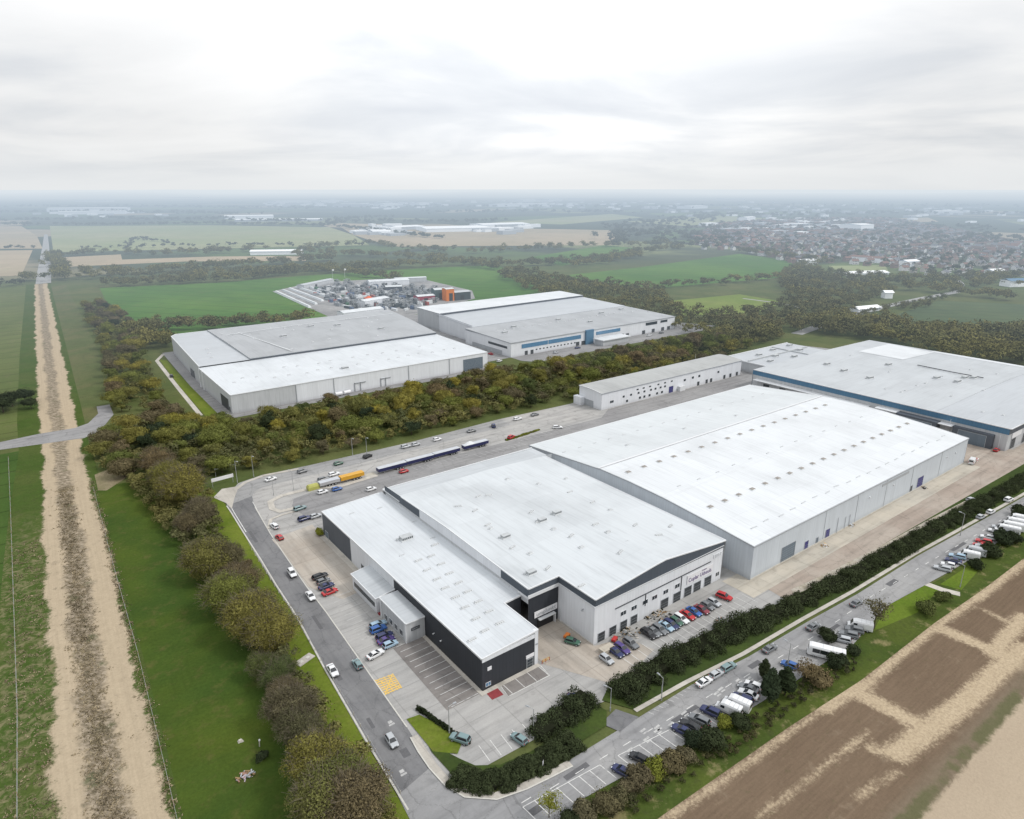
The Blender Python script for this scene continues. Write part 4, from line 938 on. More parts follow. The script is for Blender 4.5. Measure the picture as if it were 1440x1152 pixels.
def cowl_mesh(L=2.3, W=.75, H=.42):
    mb = MB().box(-L / 2 - .15, L / 2 + .15, -W / 2 - .15, W / 2 + .15, -.6, .12, 0).frustum((-L / 2, L / 2, -W / 2, W / 2), (-L / 2 + .1, L / 2 - .1, -.10, .10), .12, H, 1)
    for i in range(4): x = -L / 2 + L * (i + .5) / 4; mb.box(x - .09, x + .09, -W / 2 - .03, W / 2 + .03, .14, .2, 2)
    return mb.mesh('roof_vent', [M_curb, M_vent, M_door])
def dome_mesh(L=1.75, W=1.35, H=.5, mat=None):
    mb = MB().box(-L / 2 - .18, L / 2 + .18, -W / 2 - .18, W / 2 + .18, -.6, .2, 0)
    for (a, z0, c, z1) in ((1, .2, .86, .38), (.86, .38, .5, .5)): mb.frustum((-L / 2 * a, L / 2 * a, -W / 2 * a, W / 2 * a), (-L / 2 * c, L / 2 * c, -W / 2 * c, W / 2 * c), z0, z1, 1)
    return mb.mesh('rooflight', [M_curb, mat or M_dome])
def slit_mesh(L=2.8, W=.42): return MB().box(-L / 2, L / 2, -W / 2, W / 2, -.5, .14, 0).box(-L / 2 + .1, L / 2 - .1, -W / 2 + .08, W / 2 - .08, .14, .2, 1).mesh('roof_slit', [M_curb, M_vent])
def plant_mesh():
    mb = MB().box(-2.0, 2.0, -1.3, 1.3, -.5, .25, 0).box(-1.8, 1.8, -1.1, 1.1, .25, 1.1, 1)
    for i in range(6): mb.box(-1.7 + i * .6, -1.4 + i * .6, -1.13, 1.13, .4, .95, 2)
    mb.tube((-2.8, .6, -.3), (-2.8, .6, .8), .22, .22, 8, 1).tube((-2.8, .6, .6), (-1.8, .6, .6), .15, .15, 8, 1)
    return mb.mesh('air_handler', [M_curb, M_vent, M_door])
ME_cowl, ME_dome, ME_slit, ME_plant = cowl_mesh(), dome_mesh(), slit_mesh(), plant_mesh()
ME_pale = dome_mesh(1.5, .8, .4, M_vent); ME_low = slit_mesh(1.7, .5)
def on_roof(parent, me, name, pts, zf, rz=0.0, jit=.25):
    for i, (x, y) in enumerate(pts): link(name, me, parent, (x, y, zf(x, y)), rz + rng.uniform(-jit, jit) * .3)
def text(parent, s, loc, rot, size, mat, name='lettering', sx=1.0):
    c = bpy.data.curves.new(name, 'FONT'); c.body = s; c.size = size; c.extrude = .02; c.align_x = 'CENTER'; c.align_y = 'CENTER'; c.materials.append(mat)
    tmp = bpy.data.objects.new('tmp', c); COL.objects.link(tmp)
    bpy.context.view_layer.update(); dg = bpy.context.evaluated_depsgraph_get()
    me = bpy.data.meshes.new_from_object(tmp.evaluated_get(dg)); bpy.data.objects.remove(tmp)
    me.materials.clear(); me.materials.append(mat)
    o = link(name, me, parent, loc); o.rotation_euler = rot; o.scale = (sx, 1, 1); return o

def hroof(mb, x0, x1, y0, y1, z, nx=12, ny=12, mi=0, th=.18, skip=None):
    """roof sheet following z(x,y), with a thin edge"""
    xs = [x0 + (x1 - x0) * i / nx for i in range(nx + 1)]; ys = [y0 + (y1 - y0) * j / ny for j in range(ny + 1)]
    mb.add([(x, y, z(x, y)) for y in ys for x in xs], [(j * (nx + 1) + i, j * (nx + 1) + i + 1, (j + 1) * (nx + 1) + i + 1, (j + 1) * (nx + 1) + i) for j in range(ny) for i in range(nx)], mi)
    return xs, ys
def edge(mb, pts, zf, h=.35, out=.0, mi=1):
    zt = [zf(*p) for p in pts]; mb.wall(pts, [t - h for t in zt], zt, False, mi)
def parapet(pts, zf, w=.28, up=.12, down=.30):
    """white metal capping along a roof edge"""
    mb = MB()
    for a, c in zip(pts, pts[1:]):
        A, Bv = Vector(a), Vector(c); d = (Bv - A).normalized(); n = Vector((-d.y, d.x)) * w / 2
        q = [(A + n, zf(*a)), (A - n, zf(*a)), (Bv - n, zf(*c)), (Bv + n, zf(*c))]
        vs = [(p.x, p.y, z - down) for p, z in q] + [(p.x, p.y, z + up) for p, z in q]
        mb.add(vs, [(4, 5, 6, 7), (0, 1, 5, 4), (1, 2, 6, 5), (2, 3, 7, 6), (3, 0, 4, 7), (3, 2, 1, 0)])
    return mb

# ---- A: the low flat-roofed unit in front, charcoal clad
A = thing('warehouse', 'low charcoal-clad warehouse with flat white roof and two small annexes beside the west road', 'warehouse', (71, 105, 0))
A.location = (0, 0, 0)
zA = lambda x, y: 8.75 + (x - 71) * .045
y1w, y0w = 174.8, 147.0
part('wall', MB().wall([(71, y0w), (71, 105.3), (86.0, 105.3)], 0, [zA(71, 0), zA(71, 0), 8.6]), W_char, A)
part('wall', MB().wall([(92.4, 196.3), (71, 196.3), (71, y1w)], 0, [zA(92, 0), zA(71, 0), zA(71, 0)]), W_slate, A, 'slate north corner of the charcoal unit')
part('wall', MB().wall([(87, 118.8), (92.4, 118.8)], 0, zA(87, 0)), W_char, A)
part('wall', MB().wall([(71, y1w), (71, y0w)], 0, zA(71, 0)), W_white, A, 'white middle stretch of the west wall')
part('frame', MB().box(86.0, 87, 105.22, 106.2, 0, zA(87, 0)).box(71, 86.0, 105.18, 105.5, 7.75, 8.7).wall([(87, 105.2), (87, 118.8)], 0, zA(87, 0)), W_white, A, 'white portal frame round the charcoal end wall')
rb = MB()
hroof(rb, 71, 87, 105.3, 118.8, zA, 8, 6); hroof(rb, 71, 92.5, 118.8, 196.3, zA, 8, 20)
roofA = part('roof', rb, R_white, A)
part('capping', parapet([(92.4, 118.8), (87, 118.8), (87, 105.3), (71, 105.3), (71, 196.3), (92.4, 196.3)], zA), M_trim, roofA)
on_roof(roofA, ME_cowl, 'roof_vent', [(80.5, 150.1), (79.9, 144.4), (79.7, 138.8), (79.2, 133.9), (79.1, 128.7), (78.6, 123.6), (78.1, 118.1), (77.2, 113.0), (84.4, 149.8), (84.4, 144.4), (83.7, 139.0), (83.2, 133.6), (82.8, 128.8), (82.5, 123.5), (82.2, 118.4), (81.6, 113.1), (88.4, 154.4), (73.0, 112.2)], zA)
link('air_handler', ME_plant, roofA, (83.6, 163.0, zA(83, 0)), 0); on_roof(roofA, ME_low, 'roof_vent', [(90.0, 158.2), (90.6, 170.6), (78.2, 155.6), (86.6, 186), (78, 188.5)], zA)
part('plinth', MB().box(70.9, 71.0, 163, 196.2, 0, .5), M_kerb, A)
door_w(A, 71, 165.2, 5.0, 3.1, M_glass, 'shop_window'); door_w(A, 71, 193.4, 2.2, 2.6, M_slatedoor, 'door', label='grey side door near the north corner')
for yy in (126.0, 122.5): part('lamp_bracket', MB().box(70.6, 71, yy, yy + .15, 3.4, 3.55).box(70.5, 70.75, yy - .1, yy + .25, 3.3, 3.5), M_trim, A)
e = door_s(A, 84.6, 105.3, 1.7, 2.5, M_glass, 'entrance_door'); part('sign', MB().box(83.4, 85.8, 105.12, 105.25, 2.95, 3.85), M_sign, A, 'small white board over the entrance')
part('emblem', MB().box(72.4, 73.5, 105.14, 105.26, 5.0, 5.9), M_sign, A, 'small white emblem plate high on the charcoal end wall')
win_s(A, 72.6, 105.3, .9, 1.3, .9, M_bluegl, 1)
sg = part('sign', MB().box(86.25, 86.95, 105.1, 105.24, 5.6, 6.0), M_trimg, A, 'narrow sign on the white corner pier')
# annexes
an = part('annex', MB().wall([(70.9, 161.5), (65.4, 161.5), (65.4, 146.6), (70.9, 146.6)], 0, [5.6, 4.9, 4.9, 5.6]), W_white, A, 'white annex with a sloping roof and a ribbon window')
zan = lambda x, y: 4.9 + (x - 65.4) * .13
rb = MB(); hroof(rb, 65.1, 71.0, 146.3, 161.8, zan, 4, 6); part('roof', rb, R_mid, an); part('capping', parapet([(70.9, 161.8), (65.1, 161.8), (65.1, 146.3), (70.9, 146.3)], zan, .2, .06, .2), M_trim, an)
part('ribbon_window', MB().box(65.33, 65.45, 147.6, 160.4, 1.6, 2.9), M_glass, an)
part('side_cladding', MB().box(67.2, 70.85, 146.45, 146.58, 0, 4.6), W_char, an); part('step', MB().box(65.5, 68.2, 145.4, 146.4, 0, .45), M_redpaint, an, 'red-painted entrance step')
an2 = part('annex', MB().wall([(70.9, 144.6), (65.7, 144.6), (65.7, 130.6), (70.9, 130.6)], 0, 5.9), W_grey, A, 'grey box annex with a dark name panel on its end wall')
rb = MB(); hroof(rb, 65.5, 71.0, 130.4, 144.8, lambda x, y: 5.95 + .12 * math.sin((x - 65.5) / 5.5 * math.pi), 6, 4); part('roof', rb, R_mid, an2); part('capping', parapet([(70.9, 144.8), (65.5, 144.8), (65.5, 130.4), (70.9, 130.4)], lambda x, y: 5.95, .2, .05, .25), M_trim, an2)
nm = part('sign', MB().box(67.0, 69.4, 130.48, 130.58, 3.2, 4.0), M_door, an2); text(nm, 'NRRN', (68.2, 130.46, 3.6), (R(90), 0, 0), .75, M_trimg)
for yy in (133.5, 136.2, 139, 141.8): win_w(an2, 65.7, yy, 1.0 if yy < 140 else .8, 1.6, 1.5)
part('pilaster', MB().box(65.5, 65.68, 144.0, 144.6, 0, 5.8).box(65.5, 65.68, 130.6, 131.2, 0, 5.8), M_trim, an2)

# ---- B: the big white-roofed hall with dark gable fascia and the sign
B = thing('warehouse', 'big white-roofed warehouse with dark gable fascia, purple-lettered sign and row of loading doors', 'warehouse')
def zB(x, y):
    s = 1 - .75 * min(1, max(0, (y - 102) / 80))
    return 12.95 - .6 * min(1, max(0, (x - 102.4) / 50)) + 2.7 * max(0, 1 - abs(x - 127) / 25.4) * s + .9 * max(0, 1 - abs(y - 155) / 38) * max(0, 1 - (x - 92.3) / 26)
xs_ = [102.4 + 50.4 * i / 14 for i in range(15)]
fb = lambda x: 11.15 - (x - 102.4) * .0145
part('wall', MB().wall([(x, 102.3) for x in xs_], 0, [fb(x) for x in xs_]).wall([(152.8, 102.3), (152.8, 108)], 0, 10.3), W_white, B)
part('wall', MB().wall([(102.4, 115.9), (102.4, 102.3)], 0, 11.15), W_white, B)
part('wall', MB().wall([(92.5, 116.0), (102.4, 116.0)], 0, 11.1), W_char, B, 'charcoal wall inside the loading recess')
part('wall', MB().wall([(92.45, 193.5), (92.45, 115.9)], 8.5, 11.0), W_grey, B, 'grey upper side wall over the low roof')
f = MB().wall([(x, 102.2) for x in xs_], [fb(x) - .05 for x in xs_], [zB(x, 102.2) for x in xs_]).wall([(102.3, 115.8), (102.3, 102.2)], 11.1, [zB(102.4, 115), zB(102.4, 102)]).wall([(92.4, 115.8), (102.3, 115.8)], 11.1, [zB(92.4, 116), zB(102.4, 116)])
ywl = [115.8 + 3.9 * i for i in range(21)]
f.wall([(92.4, y) for y in ywl[::-1] if y > 169], 10.5, [zB(92.4, y) for y in ywl[::-1] if y > 169]).wall([(92.4, y) for y in ywl[::-1] if y < 128.5], [10.5] * sum(y < 128.5 for y in ywl), [zB(92.4, y) for y in ywl[::-1] if y < 128.5])
part('fascia', f, W_fascia, B)
part('upper_wall', MB().wall([(92.4, y) for y in ywl[::-1] if 127 < y < 173.6], 10.5, [zB(92.4, y) for y in ywl[::-1] if 127 < y < 173.6]), W_white, B)
part('ledge', MB().box(102.1, 152.8, 102.02, 102.3, 10.95, 11.05).box(102.08, 102.4, 102.3, 115.7, 11.0, 11.12).box(92.2, 102.4, 115.55, 115.8, 10.2, 11.08).box(92.2, 92.45, 115.7, 120, 10.0, 10.5), M_trim, B)
rb = MB(); hroof(rb, 102.4, 153.6, 102.2, 115.8, zB, 24, 6); hroof(rb, 92.4, 153.6, 115.8, 183.5, zB, 28, 24)
rb.wall([(153.6, 102.2), (153.6, 183.5)], 8.3, [zB(153.6, 102.2), zB(153.6, 183.5)]); roofB = part('roof', rb, R_whiteB, B)
pe = [(153.5, 183), (153.5, 102.2)] + [(x, 102.2) for x in xs_[::-1][1:]] + [(102.4, 115.8), (92.4, 115.8)] + [(92.4, y) for y in ywl[1:]]
part('capping', parapet([p for p in pe if p[1] < 184], zB, .3, .12, .18), M_trim, roofB)
lo = part('lower_roof', MB().add([(92.4, 183.5, 11.2), (157, 183.5, 11.0), (157, 195.4, 10.9), (92.4, 195.4, 11.0)], [(0, 1, 2, 3)]).wall([(157, 183.4), (92.4, 183.4)], 10.8, [zB(156, 183), zB(93, 183)]), R_mid, B)
part('capping', parapet([(157, 195.4), (92.4, 195.4), (92.4, 183.5)], lambda x, y: 11.1, .3, .12, .25), M_trim, lo)
for i in range(10): part('gutter_box', MB().box(96 + i * 6, 98.6 + i * 6, 184.2, 185.0, 11.0, 11.25), M_vent, lo)
zk = lambda a: (640 + a[0] / 3.6, 560 + a[1] / 3.6)
vB = [G(*zk(a), 13.6) for a in [(420, 432), (580, 472), (695, 525), (785, 565), (385, 580), (425, 630), (500, 668), (588, 705), (710, 655), (775, 697), (910, 648), (1030, 698), (640, 762), (835, 797), (290, 750), (380, 780), (470, 852), (165, 640), (180, 657), (15, 545), (100, 568), (265, 410), (118, 495), (170, 490), (560, 397), (640, 942), (1090, 640)]]
on_roof(roofB, ME_cowl, 'roof_vent', [v for i, v in enumerate(vB) if i % 3], zB, 0, 1.5); on_roof(roofB, ME_pale, 'roof_vent', [v for i, v in enumerate(vB) if not i % 3], zB, 0, 1.5)
for a in ((255, 700), (515, 592), (385, 877), (440, 625)): x, y = G(*zk(a), 13.6); o = link('air_handler', ME_plant, roofB, (x, y, zB(x, y))); o.scale = (.7, .7, .8)
for x in (105, 109, 112.9, 116.7, 128.5, 133.6, 138.2, 142.2, 146.9): door_s(B, x, 102.3, 2.3 if x < 120 else 2.9, 2.6 if x < 120 else 2.9, M_door)
for x in (112.6, 116.5, 120.7, 124.3, 128.7, 133.4): win_s(B, x, 102.3, 4.5, 1.9, 1.15, None, 1)
win_s(B, 151.2, 102.3, 1.6, 1.5, 1.2)
part('gutter', MB().box(109.5, 147.4, 102.08, 102.3, 7.55, 7.7).box(120.6, 120.75, 102.12, 102.3, 4, 7.6).box(134.9, 135.05, 102.12, 102.3, 3.2, 7.6), M_door, B)
sgn = part('sign', MB().box(137.4, 148.4, 102.1, 102.25, 3.9, 6.7), M_sign, B, 'white board with purple lettering'); text(sgn, 'Cuplar Udseuls', (142.9, 102.07, 5.0), (R(90), 0, 0), 1.75, M_purple, sx=.92)
text(sgn, 'Dunelaue', (144.6, 102.07, 6.2), (R(90), 0, 0), .55, M_purple)
sg2 = part('sign', MB().box(148.5, 152.4, 102.14, 102.26, 8.1, 9.3), W_white, B, 'pale panel with dark letters at the east end'); text(sg2, 'E3T-7', (150.4, 102.11, 8.7), (R(90), 0, 0), 1.25, M_trimg, sx=.95)
part('wall', MB().wall([(155, 195.4), (92.5, 195.4)], 0, 11.0), W_grey, B)
# loading recess
rs = part('sign', MB().box(94.4, 102.0, 115.7, 115.88, 3.6, 5.3), M_sign, B, 'wide white sign over the loading recess'); text(rs, 'umplunkt', (98.2, 115.66, 4.45), (R(90), 0, 0), 1.7, M_trimg)
part('dock_canopy', MB().box(95.6, 101.0, 115.0, 115.9, 2.75, 3.05).box(100.9, 101.05, 115.1, 115.9, 0, 2.75), M_trim, B); part('loading_door', MB().box(95.6, 100.8, 115.86, 115.98, .05, 2.7), M_dark, B)
part('downpipe', MB().tube((102.25, 114.6, 0), (102.25, 114.6, 4.5), .09, .09, 8), M_trim, B)
part('camera_bracket', MB().box(101.9, 102.4, 106.2, 106.4, 8.2, 8.4).box(101.7, 102.0, 106.1, 106.5, 7.9, 8.2), M_trimg, B)
part('plinth', MB().box(102.25, 102.4, 102.2, 115.8, 0, .35), M_kerb, B)
part('link_roof', MB().box(152.9, 158.95, 106, 195, 0, 8.4), W_grey, B, 'low grey link between the two halls')

# ---- C: the long hall with the bright roof
C_ = thing('warehouse', 'long pale-blue warehouse with bright white roof and rows of dark domed rooflights', 'warehouse')
PY = [96.5, 113, 130, 145, 159.2, 160.4, 180, 199.6]; PZ = [11.0, 12.35, 13.5, 13.9, 13.75, 13.55, 11.9, 10.3]
zC = lambda x, y: float(np.interp(y, PY, PZ))
part('wall', MB().wall([(159, 96.6), (306, 96.6)], 0, 11.0).wall([(159, y) for y in PY[::-1]], 0, [z for z in PZ[::-1]]), W_pale, C_)
part('wall', MB().wall([(306, y) for y in PY], 0, PZ).wall([(306, 199.6), (159, 199.6)], 0, 10.3), W_grey, C_)
rb = MB()
for x0, x1, jj, mi in ((158.8, 306.2, (0, 1, 2, 3), 0), (158.8, 306.2, (4,), 1), (158.8, 306.2, (5, 6), 2)):
    for j in jj:
        for i in range(12):
            xa, xb = x0 + (x1 - x0) * i / 12, x0 + (x1 - x0) * (i + 1) / 12
            rb.add([(xa, PY[j], PZ[j]), (xb, PY[j], PZ[j]), (xb, PY[j + 1], PZ[j + 1]), (xa, PY[j + 1], PZ[j + 1])], [(0, 1, 2, 3)], mi)
roofC = part('roof', rb, [R_bright, M_trim, R_pale], C_)
part('capping', parapet([(158.9, y) for y in PY], zC, .3, .14, .25), M_trimg, roofC); part('capping', parapet([(158.9, 96.5), (306.1, 96.5)], zC, .3, .04, .35), M_trimg, roofC)
part('capping', parapet([(306.1, y) for y in PY], zC, .3, .1, .25), M_trim, roofC); part('capping', parapet([(306.1, 199.6), (158.9, 199.6)], zC, .3, .06, .3), M_trim, roofC); part('ridge_capping', MB().strip([(159, 160.2), (306, 160.2)], .9, 13.86).strip([(159, 130), (306, 130)], .12, 13.53), M_trim, roofC)
on_roof(roofC, ME_dome, 'rooflight', [(x, 151.0) for x in np.arange(164.6, 294, 8.0)] , zC); on_roof(roofC, ME_dome, 'rooflight', [(x, 118.0) for x in np.arange(167, 303, 7.35)], zC)
on_roof(roofC, ME_low, 'roof_vent', [(x, 183.0) for x in np.arange(163, 296, 8.1)], zC); on_roof(roofC, ME_slit, 'roof_slit', [(x, 103.0 + rng.uniform(-.7, .7)) for x in np.arange(168, 303, 6.9)], zC)
on_roof(roofC, ME_low, 'roof_vent', [(x, 133 + rng.uniform(-.4, .4)) for x in np.arange(170, 300, 10)], zC); on_roof(roofC, ME_pale, 'roof_vent', [(219, 171), (186, 172), (250, 168)], zC)
door_s(C_, 177.9, 96.6, 7.2, 5.3, M_slatedoor, label='big slate roller shutter'); door_s(C_, 188.2, 96.6, 2.0, 3.0, M_navydoor, 'door'); door_s(C_, 200.6, 96.6, 2.4, 3.2, M_navydoor, 'door'); door_s(C_, 266, 96.6, 4.6, 4.4, M_navydoor, label='tall royal-blue door')
door_s(C_, 259, 96.6, 1.6, 2.6, M_door, 'door'); door_s(C_, 194.5, 96.6, 1.2, 2.2, M_slatedoor, 'door')
part('ribbon_window', MB().box(234.5, 254.4, 96.5, 96.62, 9.0, 9.9), M_trimg, C_)
for x in (206.2, 211.2, 214): part('downpipe', MB().tube((x, 96.4, 0), (x, 96.4, 5.8 if x < 207 else 4.6), .08, .08, 6), M_trimg, C_)
part('plinth', MB().box(159, 306, 96.48, 96.6, 0, .45), M_kerb, C_)
for x in (198, 218, 238, 258, 282): part('joint', MB().box(x, x + .1, 96.52, 96.6, .5, 10.7), M_trimg, C_)
for x in (226, 243, 287, 295): part('wall_lamp', MB().box(x, x + .5, 96.2, 96.6, 7.2, 7.5), M_trim, C_)

# ---- D: the grey-roofed pair of halls in the north-west plot
D = thing('warehouse', 'large grey-roofed warehouse with a lower white-roofed front hall, beyond the wooded belt', 'warehouse')
zD1 = lambda x, y: 9.9 + (y - 345) * .019
part('wall', MB().wall([(84, 344.9), (117, 344.9)], 0, 9.9), W_grey, D, 'darker grey corner bay of the front wall')
part('wall', MB().wall([(117, 344.9), (240.5, 344.9), (240.5, 407)], 0, [9.9, 9.9, 11.0]), W_white, D)
part('wall', MB().wall([(84, 407), (84, 344.9)], 0, [11.0, 9.9]), W_grey, D)
part('wall', MB().wall([(94, 512), (90.2, 506), (84.4, 407)], 0, 11.6), W_grey, D)
part('wall', MB().wall([(113, 407.2), (240.5, 407.2), (258, 512), (94, 512)], [10, 0, 0, 0], [12.4, 12.4, 12.2, 11.8]), W_slate, D)
rb = MB(); hroof(rb, 84, 240.5, 344.8, 407, zD1, 16, 4); roofD = part('roof', rb, R_white, D, 'lower white roof'); part('capping', parapet([(84, 407), (84, 344.8), (240.5, 344.8), (240.5, 407)], zD1, .3, .1, .3), M_trim, roofD)
rb = MB().poly([(84.4, 407.2), (113, 407.2), (115, 512), (94, 512), (90.2, 506)], 11.65)
zD2 = lambda x, y: 12.4 + .5 * (1 - abs(y - 460) / 52)
part('roof', rb, R_light, D, 'lighter grey west strip of the roof')
rb = MB()
for j in range(6): ya, yb = 407.2 + j * 17.47, 407.2 + (j + 1) * 17.47; xa, xb = 240.5 + (ya - 407.2) * .167, 240.5 + (yb - 407.2) * .167; rb.add([(113 + j / 3, ya, zD2(0, ya)), (xa, ya, zD2(0, ya)), (xb, yb, zD2(0, yb)), (113 + (j + 1) / 3, yb, zD2(0, yb))], [(0, 1, 2, 3)])
rb.wall([(115 - 2 * k / 6, 512 - 17.47 * k) for k in range(7)], 11.5, [zD2(0, 512 - 17.47 * k) for k in range(7)])
roofD2 = part('roof', rb, R_grey, D, 'higher dark grey roof'); part('capping', parapet([(113, 407.2), (240.5, 407.2)], lambda x, y: 12.4, .4, .15, .3), M_trimg, roofD2); part('capping', parapet([(258, 512), (94, 512), (90.2, 506), (84.4, 407)], lambda x, y: 11.9, .4, .15, .4), M_trim, roofD2)
part('walkway', MB().strip([(120, 482), (170, 489), (250, 490)], .7, 13.1).strip([(129, 487), (139, 410)], .7, 13.05), M_curb, roofD2)
on_roof(roofD, ME_pale, 'roof_vent', [(124.2, 381.5), (131.2, 379.3), (143.5, 378), (151.3, 380), (165.7, 379.7), (176, 381), (185.4, 379.5), (195.1, 380), (212.8, 381.5), (224.4, 384), (112.5, 363.2), (120.5, 363.8), (130.2, 362), (137.5, 365), (145.6, 365), (161.4, 363.6), (172.1, 364.6), (181.2, 363.3), (188.1, 364.2), (195.4, 365.5), (203.5, 366), (211.8, 364), (221, 365), (228.6, 365), (98, 372), (92, 366), (105, 370)], zD1, 0, 1)
link('air_handler', ME_plant, roofD, (151.3, 359, zD1(0, 359)))
on_roof(roofD2, ME_pale, 'roof_vent', [(rng.uniform(118, 240), rng.uniform(415, 500)) for _ in range(22)], zD2, 0, 2); on_roof(roofD2, ME_plant, 'air_handler', [(150, 455), (195, 470), (215, 440), (178, 478)], zD2)
on_roof(roofD2, ME_pale, 'roof_vent', [(98, 440), (100, 452), (96, 426)], lambda x, y: 11.7)
door_s(D, 229.5, 344.9, 14.5, 7.4, M_slatedoor, label='tall slate sliding door at the east end')
door_w(D, 84, 357, 14, 6.5, M_door, label='dark open dock in the west wall'); door_w(D, 85.6, 428, 18, 4.8, M_glass, 'shop_window'); door_w(D, 84, 349, 2.4, 2.8, M_door, 'door')
for yy in (405, 398): part('pilaster', MB().box(83.6, 84, yy, yy + 1.6, 0, 10.6), M_trim, D)
for x in (117, 138, 184, 212): part('downpipe', MB().box(x, x + .35, 344.6, 344.9, 0, 9.7), M_trimg, D)
for x in (150, 153.5, 166, 169): part('door_frame', MB().box(x, x + .3, 344.4, 344.9, 0, 5).box(x, x + 3.4, 344.4, 344.9, 4.7, 5), M_trimg, D)

# ---- E: the blue-windowed factory
E_ = thing('factory', 'grey factory with blue ribbon windows, blue stair tower and taller white-roofed rear hall', 'factory')
part('wall', MB().wall([(268, 356.8), (433, 356.8)], 0, 10).wall([(433, 356.8), (433, 498)], 0, [10, 13]).wall([(268, 412), (268, 356.8)], 0, 10), W_white, E_)
part('wall', MB().wall([(433, 498), (277, 498)], 0, 14).wall([(277, 498), (277, 462)], 0, 14), W_grey, E_, 'grey end wall of the rear hall')
part('wall', MB().wall([(276, 462), (274, 412)], 0, [14, 12.5]).wall([(274, 412), (268, 411.8)], 0, 10.2), W_white, E_, 'white step wall on the west side')
zE1 = lambda x, y: 10.05 + (y - 356.8) * .02
rb = MB(); hroof(rb, 267.8, 433.2, 356.6, 412, zE1, 12, 4); roofE = part('roof', rb, R_grey, E_, 'front roof')
rb = MB().add([(273.5, 412, 11.4), (433, 412, 11.4), (433, 468, 12.6), (276, 468, 12.6)], [(0, 1, 2, 3)]).wall([(273.5, 412), (433, 412)], 10.6, 11.4); part('roof', rb, R_light, E_, 'middle roof')
rb = MB().add([(276.5, 462, 14.0), (433.5, 466, 14.0), (433.5, 499, 14.3), (276.5, 499, 14.3)], [(0, 1, 2, 3)]); rR = part('roof', rb, R_bright, E_, 'bright white rear roof')
part('wall', MB().wall([(276.5, 462), (433.5, 466)], 12, 14), W_slate, E_)
part('capping', parapet([(267.8, 412), (267.8, 356.6), (433.2, 356.6)], zE1, .4, .1, .5), M_trimg, roofE)
on_roof(roofE, ME_pale, 'roof_vent', [(x, 392 + rng.uniform(-2, 2)) for x in np.arange(283, 428, 6.2)], zE1, 0, 1); on_roof(roofE, ME_plant, 'air_handler', [(283, 384), (300, 396), (345, 398), (392, 399), (418, 402), (360, 378)], zE1)
part('ribbon_window', MB().box(277, 300, 356.6, 356.85, 5.0, 7.8).box(300.6, 331, 356.6, 356.85, 5.0, 7.8), M_bluegl, E_); part('ribbon_window', MB().box(346, 371, 356.6, 356.85, 5.6, 8.0), M_bluegl, E_); part('ribbon_window', MB().box(399, 412, 356.6, 356.85, 6.4, 8.6).box(416, 424, 356.6, 356.85, 6.8, 8.6), M_glass, E_)
part('stair_tower', MB().box(335, 342.5, 355.4, 357, 0, 10.6), W_blue, E_)
for x in (281, 286, 328, 333.4, 379, 397, 408, 419, 426): door_s(E_, x, 356.8, 3.2 if x > 320 else 2.4, 2.8, M_door)
for x in np.arange(290, 326, 3.2): win_s(E_, x, 356.8, 2.2, 1.5, .9, None, 0)
for x in (350, 356, 362, 368, 374): win_s(E_, x, 356.8, 2.0, 2.0, 1.2, None, 0)
door_w(E_, 268, 385, 36, 2.8, M_trimg, 'loading_bays'); door_w(E_, 268, 372, 22, 1.6, M_glass, 'shop_window', 5.2); door_w(E_, 275.2, 432, 4, 4, M_door); door_w(E_, 275.6, 446, 3, 3, M_door)
cn = thing('canopy', 'white flat canopy standing in front of the blue-windowed factory', 'canopy'); part('roof', MB().box(340, 368, 343, 353.5, 4.0, 4.6), R_bright, cn); part('wall', MB().box(341, 367, 344, 353, 0, 4.0), W_grey, cn)

# ---- F: the blue-banded warehouse on the right
F_ = thing('warehouse', 'wide grey-roofed warehouse with a steel-blue band along its eaves, at the right of the estate', 'warehouse')
zF = lambda x, y: 10.4 + .8 * (1 - abs((x - 400) / 66)) if x < 466 else 10.4
part('wall', MB().wall([(335, 217), (335, 91.4)], 0, 8.6).wall([(335, 91.4), (466, 88)], 0, 8.6).wall([(466, 88), (466, 215)], 0, 10), W_grey, F_)
part('eaves_band', MB().wall([(334.85, 217.2), (334.85, 91.2)], 7.6, 10.4).wall([(466, 217), (334.9, 217.2)], 0, 10.3), W_blue, F_); part('eaves_band', MB().wall([(334.9, 91.2), (466, 87.8)], 7.6, 10.4), W_slate, F_, 'slate eaves band on the south side')
rb = MB(); hroof(rb, 334.8, 466.2, 121, 217, zF, 16, 10); roofF = part('roof', rb, R_mid, F_); rb = MB(); hroof(rb, 334.8, 466.2, 90.4, 120.9, zF, 16, 4); part('roof', rb, R_light, F_, 'lighter south bay of the roof')
part('roof_overlay', MB().add([(424, 176, zF(424, 0) + .12), (461, 174, zF(461, 0) + .12), (464, 203, zF(464, 0) + .12), (424, 203, zF(424, 0) + .12)], [(0, 1, 2, 3)]).strip([(463.5, 90.5), (463.5, 176)], 4.5, 10.56), R_bright, F_, 'bright new sheets at the far corner'); part('capping', parapet([(334.8, 217), (334.8, 90.8), (466, 87.8)], zF, .4, .12, .25), M_trim, roofF)
zz = lambda a: (1140 + a[0] / 4.8, 460 + a[1] / 4.8)
on_roof(roofF, ME_plant, 'air_handler', [G(*zz(a), 11) for a in ((110, 252), (225, 295), (525, 258), (400, 343), (850, 347), (990, 372), (1040, 345), (1100, 345))], zF); on_roof(roofF, ME_pale, 'roof_vent', [G(*zz(a), 11) for a in ((268, 192), (530, 305), (505, 413), (612, 435), (715, 395), (775, 380), (890, 335), (950, 465), (1075, 288), (1255, 315), (1165, 430), (640, 425), (1300, 590), (1160, 567))], zF)
